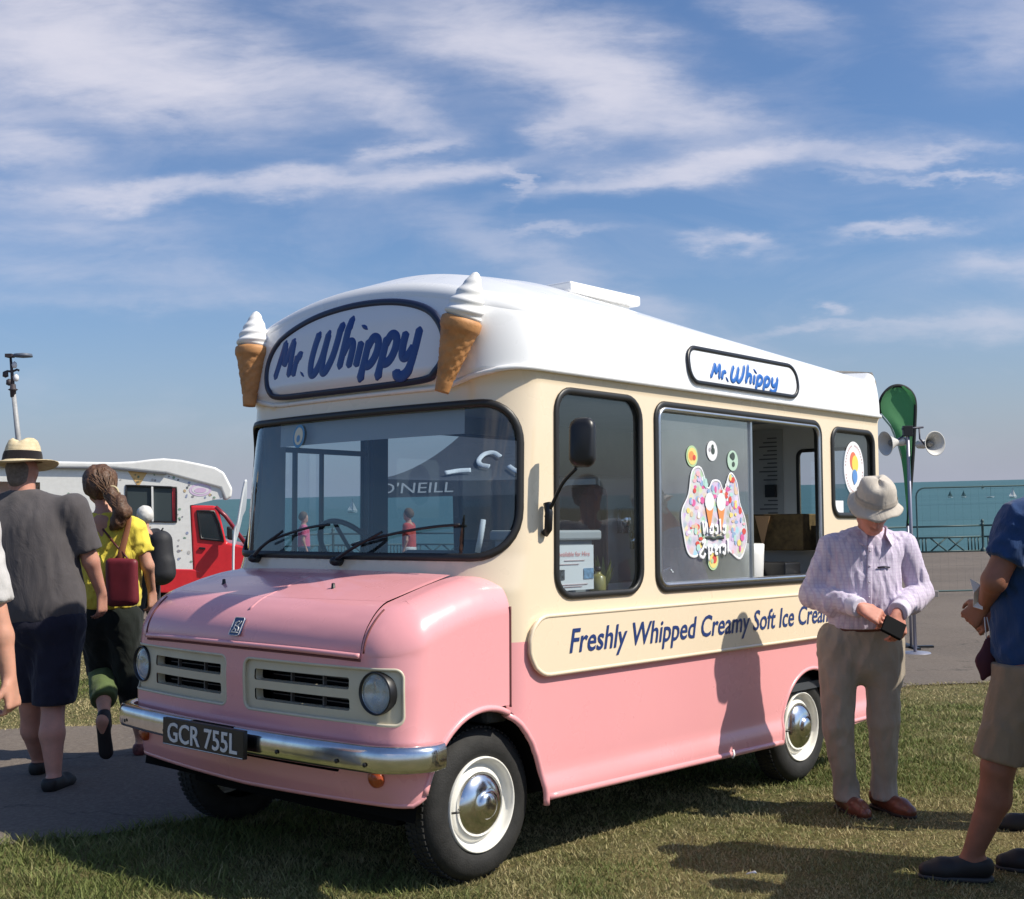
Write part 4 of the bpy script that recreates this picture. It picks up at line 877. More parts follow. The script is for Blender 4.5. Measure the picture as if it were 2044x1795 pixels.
def decals(parent, y):
    n = (0, 1, 0)
    g1 = mat('dec_green', (.45, .62, .35), .5); o1 = mat('dec_orange', (.80, .30, .10), .5); w1 = mat('dec_white', (.78, .78, .80), .5); k1 = mat('dec_dark', (.06, .08, .07), .5); pk = mat('dec_pink', (.70, .14, .34), .5)
    r1 = mat('dec_red', (.65, .09, .07), .5); gr = mat('dec_sage', (.46, .62, .50), .5); bl = mat('dec_blue', (.30, .42, .62), .5); y1 = mat('dec_yellow', (.82, .66, .22), .5); li = mat('dec_lilac', (.62, .50, .72), .5); tan = mat('dec_tan', (.70, .52, .36), .5)
    def P(x, z): return A([x, y, z])
    disc_decal(parent, P(-1.444, 1.742), n, .050, g1, [((.0, .0), .040, y1), ((-.008, .002), .022, o1), ((.015, -.006), .013, r1)], 1.05)
    disc_decal(parent, P(-1.623, 1.776), n, .048, w1, [((.006, .0), .017, k1), ((-.022, .006), .010, mat('dec_grey', (.4, .38, .42), .5)), ((.002, .022), .010, k1)], 1.05)
    disc_decal(parent, P(-1.813, 1.734), n, .050, gr, [((.0, .022), .020, k1), ((.004, -.018), .013, k1), ((-.016, .024), .012, k1)], 1.05)
    disc_decal(parent, P(-1.618, 1.233), n, .048, g1, [((.0, .0), .038, y1), ((.010, .004), .020, r1), ((-.012, -.004), .012, g1)], 1.05)
    # the big cut-out sticker: a crowd of little ices in a ring of sweets round white lettering
    rg = random.Random(4); R = frame_of(n)
    out = spline([(-.32, -.10), (-.34, .02), (-.27, .12), (-.23, .25), (-.14, .27), (-.07, .16), (-.02, .20), (.05, .20), (.10, .15), (.17, .25), (.24, .20), (.27, .08), (.33, -.02), (.34, -.14), (.27, -.24), (.16, -.20), (.08, -.16), (-.02, -.20), (-.12, -.17), (-.20, -.22), (-.28, -.20)], 5, True)
    c = P(-1.640, 1.447); k = len(out); tri = delaunay_2d_cdt([Vector(q) for q in out], [(i, (i + 1) % k) for i in range(k)], [], 1, 1e-6)
    V = A([(q[0] * .86, q[1] * .88, .001) for q in tri[0]]); big = raw('cut_out_sticker', V @ R.T + c, [tuple(f) for f in tri[2]], mat('dec_back', (.58, .54, .64), .5), parent, False)
    big.data.materials.clear(); big.data.materials.append(mat('dec_print', (.6, .55, .65), .5, fn=sweets_print)); V, F = tube(np.hstack([out * A([.86, .88]), np.full((k, 1), .001)]) @ R.T + c, .006, True, 6, R[:, 2], .25); raw('cut_edge', V, F, w1, big, True)
    pal = [pk, li, bl, tan, y1, w1, r1, mat('dec_mint', (.45, .68, .62), .5), mat('dec_rose', (.78, .45, .50), .5)]
    for i in range(210):
        a = rg.random() * 2 * pi; e = out[rg.randrange(k)] * A([.86, .88]) * rg.uniform(.50, .93)
        if abs(e[0]) < .13 and e[1] < .03: continue
        q = circ(e[0], e[1], rg.uniform(.007, .019), 10, rg.uniform(.007, .019)); zz = .0014 + i * .000012
        V = np.vstack([[(e[0], e[1], zz)], np.hstack([q, np.full((10, 1), zz)])]); raw('sweet', V @ R.T + c, [(0, 1 + j, 1 + (j + 1) % 10) for j in range(10)], rg.choice(pal), big, False)
    for dx in (-.055, .050):
        V = A([(dx - .034, .045, .0062), (dx + .034, .045, .0062), (dx, -.075, .0062)]); raw('cone_print', V @ R.T + c, [(0, 1, 2)], o1, big, False)
        q = circ(dx, .075, .042, 16, .045); V = np.vstack([[(dx, .075, .0066)], np.hstack([q, np.full((16, 1), .0066)])]); raw('ice_print', V @ R.T + c, [(0, 1 + j, 1 + (j + 1) % 16) for j in range(16)], w1, big, False)
    m = MB()
    lines = [([(-.12, -.02), (-.11, -.085), (-.09, -.03), (-.08, -.085)], [(-.055, -.06), (-.035, -.04), (-.03, -.075), (-.055, -.08), (-.055, -.06)], [(-.01, -.05), (.01, -.045), (.01, -.08), (-.01, -.08)], [(.035, -.01), (.04, -.08)], [(.06, -.055), (.085, -.045), (.08, -.082), (.06, -.075)]),
             ([(-.13, -.13), (-.10, -.115), (-.12, -.155), (-.15, -.185), (-.12, -.20), (-.10, -.18)], [(-.07, -.14), (-.07, -.22)], [(-.07, -.15), (-.045, -.145), (-.05, -.18), (-.07, -.175)], [(-.02, -.16), (.0, -.145), (-.01, -.18), (.01, -.185)], [(.03, -.15), (.03, -.185)], [(.055, -.15), (.08, -.145), (.075, -.185), (.055, -.175)], [(.105, -.11), (.105, -.185)])]
    for L in lines:
        for s in L: q = spline(s, 5); m.tube(np.hstack([q, np.full((len(q), 1), .0075)]), .0085, False, 6, (0, 0, 1.), .15)
    V = np.vstack(m.V) @ R.T + c; raw('script_print', V, m.F, mat('print_white', (.86, .86, .88), .5), big, True)
    m = MB(); q = spline([(-.10, -.105), (-.06, -.10), (-.02, -.108), (.02, -.10), (.07, -.106)], 4); m.tube(np.hstack([q, np.full((len(q), 1), .0078)]), .007, False, 6, (0, 0, 1.), .15); raw('script_print', np.vstack(m.V) @ R.T + c, m.F, k1, big, True)
    # a sponge dish and taps at the bottom corner of the pane, inside
    m = MB(); q = spline([(-1.16, .86, 1.14), (-1.19, .86, 1.19), (-1.24, .86, 1.185), (-1.31, .86, 1.20), (-1.34, .86, 1.18)], 6); m.tube(q, .007, False, 8); m.tube([(-1.19, .86, 1.12), (-1.19, .86, 1.22)], .010, False, 8); m.tube([(-1.24, .86, 1.12), (-1.24, .86, 1.16)], .012, False, 8)
    m.build('tap', CHROME, parent, True)
def interior(v):
    root = v
    m = MB(); m.box((XR + .04, -.88, .50), (-.35, .88, .54)); m.build('cab_floor', DLINING, root)
    m = MB(); m.box((XR + .05, -.86, 2.06), (-.25, .86, 2.09)); m.build('headlining', LINING, root)
    # dashboard, steering wheel
    m = MB(); m.box((-.36, -.84, .60), (-.05, .84, 1.255)); d = m.build('dashboard', DLINING, root, bevel=.03)
    m = MB(); c = A([-.42, -.42, 1.27]); R = frame_of((-.80, 0, .60)); a = np.linspace(0, 2 * pi, 40, endpoint=False); pts = np.stack([.205 * np.cos(a), .205 * np.sin(a), 0 * a], 1) @ R.T + c; m.tube(pts, .013, True, 8)
    for t in (90, 210, 330): m.tube([c, A([.2 * cos(radians(t)), .2 * sin(radians(t)), 0]) @ R.T + c], .010, False, 6)
    m.tube([c, c + A([.20, 0, -.20])], .03, False, 8); m.build('steering_wheel', BLACK, root, True)
    SEAT = mat('seat_vinyl', (.055, .028, .035), .5)
    for y, wd, tp in ((-.45, .22, 1.28), (.58, .13, 1.60)):
        m = MB(); m.box((-1.0, y - wd, .70), (-.52, y + wd, .86)); m.box((-1.06, y - wd, .84), (-.93, y + wd, tp)); o = m.build('seat', SEAT, root, bevel=.05)
    # lockers and worktops
    m = MB(); m.box((-3.38, -.88, .54), (-1.15, -.42, 1.05)); m.build('worktop', IWHITE, root, bevel=.006)
    m = MB(); m.box((-3.38, -.42, .54), (-3.0, .88, 1.26)); m.build('back_counter', IWHITE, root, bevel=.006)
    m = MB(); m.box((-2.2, .58, .54), (-1.12, .86, 1.02)); m.build('serving_counter', DULLCHROME, root, bevel=.006)
    m = MB(); m.box((-1.055, -.90, 1.0), (-.945, -.86, 2.05)); m.build('door_pillar', DLINING, root)
    # whipping machine behind the sliding pane
    m = MB(); m.box((-2.95, -.86, 1.05), (-2.45, -.46, 1.72)); mc = m.build('ice_cream_machine', mat('machine_steel', (.42, .44, .46), .35, .6), root, bevel=.02)
    m = MB(); m.box((-2.78, -.47, 1.36), (-2.64, -.40, 1.52)); m.tube([(-2.71, -.39, 1.36), (-2.71, -.39, 1.26)], .02, False, 8); m.build('spout', CHROME, mc, True)
    m = MB(); m.box((-1.62, -.80, .54), (-1.22, -.44, 1.12)); m.build('freezer', IWHITE, root, bevel=.02)
    # menu on the rear lining: board, printed rows, black box
    xm = XR + .045
    m = MB(); m.box((xm - .004, .02, 1.34), (xm, .30, 2.02)); mb = m.build('menu_board', mat('menu_grey', (.50, .51, .51), .5), root)
    for k, z in enumerate(np.linspace(1.96, 1.40, 22)):
        if abs(z - 1.625) < .05: continue
        m = MB(); m.box((xm, .19 - .03 * ((k * 7) % 3), z), (xm + .002, .26, z + .008))
        m.build('price_row', mat('print_grey', (.12, .12, .13), .6), mb)
    m = MB(); m.box((xm, .185, 1.585), (xm + .03, .255, 1.665)); m.build('light_switch', BLACK, mb)
    # white rolls, napkin bin, cones on the counter
    m = MB(); m.lathe([(.10, 1.0), (.115, 1.02), (.125, 1.24), (.128, 1.30), (.120, 1.305), (.11, 1.25), (.10, 1.02)], (-2.35, .62, .0), 'z', 28); m.build('white_tub', IWHITE, root, True)
    wf = mat('cone_card', (.62, .36, .17), .7); br = mat('cone_box', (.13, .085, .03), .8, noise=.5, nscale=20.)
    m = MB(); m.box((-2.98, .30, 1.26), (-2.72, .80, 1.47)); bx = m.build('cone_box', br, root, bevel=.006)
    q = rrect(-.045, .045, -.1, .1, .002, 2)
    V = A([(-2.70, .60, 1.46), (-2.70, .50, 1.46), (-2.70, .55, 1.28), (-2.706, .60, 1.46), (-2.706, .50, 1.46), (-2.706, .55, 1.28)]); raw('card_cone', V, [(0, 1, 2), (3, 5, 4), (0, 3, 4, 1), (1, 4, 5, 2), (2, 5, 3, 0)], wf, bx, False)
    m = MB(); m.box((-2.62, .42, 1.0), (-2.45, .84, 1.20)); m.build('till', BLACK, root, bevel=.01)
    # things on the cab shelf behind the door window
    m = MB(); m.box((-.80, .50, 1.02), (-.46, .80, 1.36)); m.build('plastic_crate', mat('crate_grey', (.30, .32, .33), .5), root, bevel=.015)
    m = MB(); m.box((-.84, .49, 1.34), (-.44, .82, 1.385)); m.build('crate_lid', mat('lid_grey', (.42, .44, .45), .5), root, bevel=.01)
    m = MB(); m.box((-.705, .872, 1.125), (-.425, .876, 1.32)); nt = m.build('hire_notice', mat('notice_white', (.82, .83, .84), .5), root)
    yy = .878
    def lay(name, x0, x1, z0, z1, mm, k=0): b = MB(); b.box((x0, yy, z0), (x1, yy + .0015 + .0004 * k, z1)); b.build(name, mm, nt)
    red = mat('print_red', (.70, .22, .22), .6); rf = mat('photo_dark', (.08, .09, .11), .5, noise=.9, nscale=60.); rb = mat('photo_blue', (.20, .34, .50), .5, noise=.5, nscale=50.)
    q, F = fitfont('Available for Hire', .455, .675, 1.272, 1.292); raw('notice_lettering', np.stack([-q[:, 0], np.full(len(q), yy + .001), q[:, 1]], 1), F, red, nt, False)
    for k, (a, b, z) in enumerate(((-.64, -.50, 1.252), (-.60, -.47, 1.236), (-.66, -.47, 1.148), (-.62, -.50, 1.139))): lay('print_line', a, b, z, z + .003, mat('print_pale', (.62, .45, .45), .6))
    lay('photo', -.500, -.432, 1.172, 1.215, rf); lay('photo', -.700, -.632, 1.172, 1.218, rb)
    m = MB(); m.lathe([(.0, 1.20), (.012, 1.20), (.014, 1.19), (.02, 1.185), (.034, 1.175), (.036, 1.12), (.034, 1.10), (0, 1.10)], (-.795, .83, .0), 'z', 20); bt = m.build('bottle', mat('bottle_olive', (.30, .26, .08), .3, coat=.4), root, True)
    m = MB(); m.lathe([(.0, 1.222), (.014, 1.22), (.015, 1.20), (.012, 1.199)], (-.795, .83, .0), 'z', 16); m.build('bottle_cap', BLACK, bt, True)
    lv = mat('plant_green', (.22, .24, .07), .6); m = MB(); rg = random.Random(3)
    for i in range(16):
        a = rg.random() * 6.3; p0 = A([-.90, .78, 1.10]); p1 = p0 + A([.07 * cos(a), .05 * sin(a), .10 + .08 * rg.random()]); s = A([-.012 * sin(a), .012 * cos(a), 0]); m.add([p0, p1 * .5 + p0 * .5 + s, p1, p1 * .5 + p0 * .5 - s], [(0, 1, 2, 3)])
    m.build('pot_plant', lv, root)
    # frame of the driver's door window, opposite side
    m = MB(); y = -.905
    m.box((-.93, y - .01, 1.795), (-.37, y + .01, 1.822)); m.box((-.448, y - .01, 1.12), (-.428, y + .01, 1.80)); m.box((-.625, y - .01, 1.12), (-.608, y + .01, 1.80)); m.build('quarterlight_frame', BLACK, root)
    # sticker on the rear side window: white oval, sun over blue
    R = frame_of((0, 1, 0)); c = A([-3.115, .924, 1.735])
    yl, rd, bl2, w2 = mat('sun_yellow', (.85, .66, .12), .5), mat('sun_red', (.75, .18, .10), .5), mat('logo_blue', (.12, .28, .62), .5), mat('oval_white', (.84, .84, .86), .5)
    o = disc_decal(root, c, (0, 1, 0), .125, w2, [((-.010, .045), .042, rd), ((.012, .028), .040, yl), ((0.004, -.045), .032, bl2), ((.0, -.075), .014, bl2)], 1.28)
    m = MB()
    for k in range(44):
        a = 2 * pi * k / 44
        if k % 11 in (0, 1): continue
        e = A([.106 * cos(a), .136 * sin(a)]); m.box((e[0] - .0035, e[1] - .005, .0012), (e[0] + .0035, e[1] + .005, .0022))
    raw('rim_print', np.vstack(m.V) @ R.T + c, m.F, mat('rim_red', (.55, .30, .30), .6), o, False)
    m = MB(); m.box((-2.98, .918, 1.475), (-2.87, .921, 1.545)); m.build('small_label', w2, root)
VAN = build_van()
# ------------------------------------------------------------------ people: bodies and clothes grown from soft shapes
def surface_net(D, org, h):
    """quads round the zero level of a 3-D array"""
    S = D < 0; nx, ny, nz = D.shape
    c = np.zeros((nx - 1, ny - 1, nz - 1), np.int8)
    for i in (0, 1):
        for j in (0, 1):
            for k in (0, 1): c += S[i:nx - 1 + i, j:ny - 1 + j, k:nz - 1 + k]
    act = (c > 0) & (c < 8); idx = -np.ones(act.shape, np.int64); I = np.argwhere(act); idx[act] = np.arange(len(I))
    pos = np.zeros((len(I), 3)); cnt = np.zeros(len(I))
    cor = [(i, j, k) for i in (0, 1) for j in (0, 1) for k in (0, 1)]
    for a in cor:
        for b in cor:
            if sum(b) - sum(a) == 1 and all(q >= p for p, q in zip(a, b)):
                da = D[I[:, 0] + a[0], I[:, 1] + a[1], I[:, 2] + a[2]]; db = D[I[:, 0] + b[0], I[:, 1] + b[1], I[:, 2] + b[2]]
                k = (da < 0) != (db < 0); t = np.where(k, da / np.where(k, da - db, 1), 0)
                pos[k] += (A(a) + t[:, None] * (A(b) - A(a)))[k]; cnt[k] += 1
    V = (I + pos / np.maximum(cnt, 1)[:, None]) * h + org
    Q = []
    for ax in range(3):
        sl0 = [slice(None)] * 3; sl1 = [slice(None)] * 3; sl0[ax] = slice(0, -1); sl1[ax] = slice(1, None)
        s0, s1 = S[tuple(sl0)], S[tuple(sl1)]; E = np.argwhere(s0 != s1); o1, o2 = [(1, 2), (2, 0), (0, 1)][ax]
        k = (E[:, o1] > 0) & (E[:, o2] > 0) & (E[:, o1] < D.shape[o1] - 1) & (E[:, o2] < D.shape[o2] - 1); E = E[k]; fl = s0[E[:, 0], E[:, 1], E[:, 2]]
        def at_(d1, d2): q = E.copy(); q[:, o1] -= d1; q[:, o2] -= d2; return idx[q[:, 0], q[:, 1], q[:, 2]]
        q = np.stack([at_(1, 1), at_(0, 1), at_(0, 0), at_(1, 0)], 1); q[~fl] = q[~fl][:, ::-1]; Q.append(q)
    Q = np.vstack(Q); Q = Q[(Q >= 0).all(1)]; return V, Q
def n3(P, s, seed=0):
    """soft 3-D noise in -1..1"""
    x, y, z = P[..., 0] * s[0], P[..., 1] * s[1], P[..., 2] * s[2]; r = np.random.default_rng(seed); t = 0
    for i in range(7):
        k = r.normal(size=3); k /= np.linalg.norm(k); k = k * (1 + i * .33); ph = r.random() * 6.28
        t = t + np.sin(x * k[0] + y * k[1] + z * k[2] + ph + 1.6 * np.sin(x * k[1] * .7 - z * k[0] * .6 + y * k[2] * .5 + ph * 2)) / (1 + i * .25)
    return t / 3.3
class Blob:
    def __init__(s, h=.01, k=.02): s.h, s.k, s.p, s.cuts, s.disp = h, k, [], [], None
    def cap(s, a, b, ra, rb=None, sq=None, k=None, flat=False): s.p.append((A(a, dtype=float), A(b, dtype=float), ra, ra if rb is None else rb, sq, s.k if k is None else k, flat)); return s
    def ball(s, c, r, sq=None, k=None): return s.cap(c, A(c) + 1e-4, r, r, sq, k)
    def chain(s, pts, rs, sq=None, k=None, flat=False):
        for i in range(len(pts) - 1): s.cap(pts[i], pts[i + 1], rs[i], rs[i + 1], sq, k, flat and i == len(pts) - 2)
        return s
    def cut(s, p, n, soft=.004): s.cuts.append((A(p, dtype=float), A(n, dtype=float) / np.linalg.norm(n), soft)); return s   # keeps the side the normal points away from
    def build(s, name, m, parent=None, smooth=3, limit=None):
        smooth = 3 if smooth == 1 else smooth
        h = s.h; lo = np.min([np.minimum(a, b) - max(ra, rb) * 1.15 for a, b, ra, rb, _, _, _ in s.p], 0) - .03; hi = np.max([np.maximum(a, b) + max(ra, rb) * 1.15 for a, b, ra, rb, _, _, _ in s.p], 0) + .03
        for p, n, _ in s.cuts:  # trim the box when a cut is axis aligned
            if n[2] < -.98: lo[2] = max(lo[2], p[2] - .03)
            if n[2] > .98: hi[2] = min(hi[2], p[2] + .03)
        N = np.ceil((hi - lo) / h).astype(int) + 1; D = np.full(N, .2)
        ax = [lo[i] + np.arange(N[i]) * h for i in range(3)]
        for a, b, ra, rb, sq, k, flat in s.p:
            R = max(ra, rb) * 1.15 + k * 1.6 + .03; l = np.minimum(a, b) - R; u = np.maximum(a, b) + R
            i0 = np.clip(((l - lo) / h).astype(int), 0, N); i1 = np.clip(((u - lo) / h).astype(int) + 2, 0, N)
            if (i1 <= i0).any(): continue
            sl = tuple(slice(i0[q], i1[q]) for q in range(3)); G = np.stack(np.meshgrid(ax[0][sl[0]], ax[1][sl[1]], ax[2][sl[2]], indexing='ij'), -1)
            d = b - a; L = (d ** 2).sum() + 1e-12; t = np.clip(((G - a) @ d) / L, 0, 1); v = G - (a + t[..., None] * d); 
            if sq is not None:
                n_, f_ = A(sq[0], dtype=float), sq[1]; n_ = n_ / np.linalg.norm(n_); v = v + n_ * ((v @ n_) * (1 / f_ - 1))[..., None]
            q = np.sqrt((v ** 2).sum(-1)) - (ra + t * (rb - ra))
            if sq is not None: q = q * min(1., (1 + f_) / 2)
            if flat: q = np.maximum(q, (G - b) @ (d / np.sqrt(L)))
            e = D[sl]; kk = max(k, 1e-4); hh = np.clip(.5 + .5 * (e - q) / kk, 0, 1); D[sl] = e * (1 - hh) + q * hh - kk * hh * (1 - hh)
        if s.disp is not None or s.cuts:
            G = np.stack(np.meshgrid(*ax, indexing='ij'), -1)
            if s.disp is not None: nr = np.abs(D) < .05; D[nr] += s.disp(G[nr])
            for p, n, so in s.cuts: D = np.maximum(D, (G - p) @ n)
        V, Q = surface_net(D, lo, h)
        for _ in range(smooth):      # light relaxation
            E = np.vstack([Q[:, [0, 1]], Q[:, [1, 2]], Q[:, [2, 3]], Q[:, [3, 0]]]); s_ = np.zeros_like(V); c_ = np.zeros(len(V)); np.add.at(s_, E[:, 0], V[E[:, 1]]); np.add.at(s_, E[:, 1], V[E[:, 0]]); np.add.at(c_, E[:, 0], 1); np.add.at(c_, E[:, 1], 1)
            V = V * .5 + .5 * s_ / np.maximum(c_, 1)[:, None]
        return raw(name, V, Q, m, parent, True)
def nz(v): v = A(v, dtype=float); return v / (np.linalg.norm(v) + 1e-9)
def skin_mat(name, col):
    def f(T, b, tc):
        n = T.noise(tc, 14., 5., .6); n2 = T.noise(tc, 120., 3., .6)
        T.l.new(T.ramp(n, [(.3, tuple(c * .82 for c in col)), (.7, (min(1, col[0] * 1.12), col[1] * 1.02, col[2]))]), b.inputs['Base Color'])
        b.inputs['Subsurface Weight'].default_value = .12; b.inputs['Subsurface Radius'].default_value = (.02, .008, .004); b.inputs['Subsurface Scale'].default_value = .3
        q = T.node('ShaderNodeBump'); q.inputs['Strength'].default_value = .12; q.inputs['Distance'].default_value = .003; T.l.new(n2, q.inputs['Height']); T.l.new(q.outputs[0], b.inputs['Normal'])
    return mat(name, col, .55, fn=f, spec=.35)
def cloth(name, col, pat=None, rough=.9, folds=.35):
    def f(T, b, tc):
        n = T.noise(tc, 7., 5., .6); n2 = T.noise(tc, 260., 3., .7); n3_ = T.noise(T.mapping(tc, (9., 9., 4.)), 1., 5., .6, 1.5)
        c = T.ramp(n, [(.3, tuple(q * .88 for q in col)), (.7, tuple(min(1, q * 1.08) for q in col))])
        if pat: c = pat(T, tc, c)
        T.l.new(c, b.inputs['Base Color'])
        q = T.node('ShaderNodeBump'); q.inputs['Strength'].default_value = folds; q.inputs['Distance'].default_value = .02; T.l.new(T.m('ADD', n3_, T.m('MULTIPLY', n2, .06)), q.inputs['Height']); T.l.new(q.outputs[0], b.inputs['Normal'])
        b.inputs['Sheen Weight'].default_value = .15
    return mat(name, col, rough, fn=f, spec=.15)
def hand(B, w, d, n, side, curl=.5, L=.185, spread=.5, thumb=1.):
    """fingers on a wrist: w wrist, d direction of the hand, n back of the hand, side +1/-1 where the thumb is"""
    d = nz(d); n = nz(A(n) - d * np.dot(n, d)); s = np.cross(d, n) * side; pl = L * .52
    for q in np.linspace(-.036, .036, 4): B.cap(w + d * .012 + s * q * .55, w + d * pl + s * q, .0165, .0125, (n, .95), .012)
    for i, (q, fl) in enumerate(zip((.033, .011, -.011, -.032), (.92, 1.0, .94, .74))):
        p = w + d * (pl - .004) + s * q; dd = nz(d + s * (q * spread * 4)); l = L * .46 * fl; a = .18 + curl * (.75 + .08 * i)
        for seg, r0, r1 in ((.42, .0098, .0090), (.32, .0090, .0083), (.26, .0083, .0072)):
            e = nz(dd * cos(a) - n * sin(a)); p2 = p + e * l * seg; B.cap(p, p2, r0, r1, None, .004); p = p2; a += curl * 1.0
    p = w + d * .022 + s * .026; e = nz(d * .75 + s * .75 - n * .45 * thumb); p2 = p + e * L * .22; B.cap(p, p2, .0145, .0115, None, .010); e2 = nz(d * .95 + s * .25 - n * .5 * thumb); p3 = p2 + e2 * L * .17; B.cap(p2, p3, .0112, .0100, None, .004); B.cap(p3, p3 + nz(e2 * .9 - s * .3) * L * .13, .0100, .0082, None, .004)
def head(B, c, up, f, r=.098, ears=True, face=True):
    up = nz(up); f = nz(A(f) - up * np.dot(f, up)); s = np.cross(f, up)
    B.cap(c + up * .030 - f * .018, c + up * .020 + f * .012, r * .80, r * .77, (s, .93), .02)
    B.cap(c - up * .015 + f * .020, c - up * .055 + f * .036, r * .66, r * .52, (s, .95), .03)     # cheeks
    B.cap(c - up * .078 + f * .048, c - up * .083 + f * .058, .030, .020, (s, 1.25), .022)            # chin
    B.cap(c - up * .062 - f * .01 + s * .045, c - up * .080 + f * .040 + s * .018, .022, .018, None, .025); B.cap(c - up * .062 - f * .01 - s * .045, c - up * .080 + f * .040 - s * .018, .022, .018, None, .025)
    if face:
        B.cap(c + up * .008 + f * .088, c - up * .024 + f * .110, .0075, .0120, None, .010)              # nose
        for q in (-1, 1):
            B.ball(c - up * .026 + f * .098 + s * q * .011, .0085, None, .008); B.cap(c + up * .022 + f * .080 + s * q * .012, c + up * .022 + f * .070 + s * q * .042, .008, .006, None, .012)
        B.cap(c - up * .050 + f * .088 - s * .020, c - up * .050 + f * .088 + s * .020, .0062, .0062, None, .005); B.cap(c - up * .061 + f * .085 - s * .017, c - up * .061 + f * .085 + s * .017, .0070, .0070, None, .005)
    if ears:
        for q in (-1, 1): e = c + s * q * (r * .76); B.cap(e + up * .018 - f * .004, e - up * .022 + f * .002, .014, .010, (s, .5), .006); B.ball(e + up * .018 - f * .010 + s * q * .004, .012, (s, .5), .005)
def foot(B, an, toe, r=.040, k=.02):
    d = nz(toe - an); heel = an - d * .035; heel[2] = toe[2] + .012; B.chain([an, A([heel[0], heel[1], heel[2] + .02]), toe], [r * .85, r, r * .62], None, k); B.cap((A(heel) + toe) / 2, toe, r * .85, r * .70, None, k)
def shoe(name, an, toe, m, parent, h=.008, r=.047, low=True, sole=None):
    an, toe = A(an, dtype=float), A(toe, dtype=float); d = toe - an; d[2] = 0; d = nz(d); g = toe[2]
    B = Blob(h, .02); heel = A([an[0], an[1], g + .045]) - d * .045; ball = A([toe[0], toe[1], g + .032]) - d * .05; tip = A([toe[0], toe[1], g + .026]) + d * .01; s = np.cross(d, [0, 0, 1.])
    B.cap(heel, ball, r * .86, r * .92); B.cap(ball, tip, r * .92, r * .66); B.cap(heel + A([0, 0, .02]), heel + d * .06 + A([0, 0, .02]), r * .82, r * .84); B.cut((0, 0, g - .004), (0, 0, -1)); B.cut((0, 0, g + (.085 if low else .12)), (0, 0, 1))
    o = B.build(name, m, parent)
    if sole is not None:
        B = Blob(h, .015); B.cap(heel - A([0, 0, .03]), ball - A([0, 0, .015]), r * .92, r * .98); B.cap(ball - A([0, 0, .015]), tip - A([0, 0, .01]), r * .98, r * .72); B.cut((0, 0, g - .006), (0, 0, -1)); B.cut((0, 0, g + .014), (0, 0, 1)); B.build('sole', sole, o)
    return o
def wrinkle(scale, amp, seed, hang=None):
    def f(P):
        a = n3(P, A(scale), seed); b = n3(P, A(scale) * 2.3, seed + 5); r = (1 - np.abs(a)) ** 2 * .7 + .35 * b
        return -amp * (r - .35)
    return f
Z3 = A([0, 0, 1.])

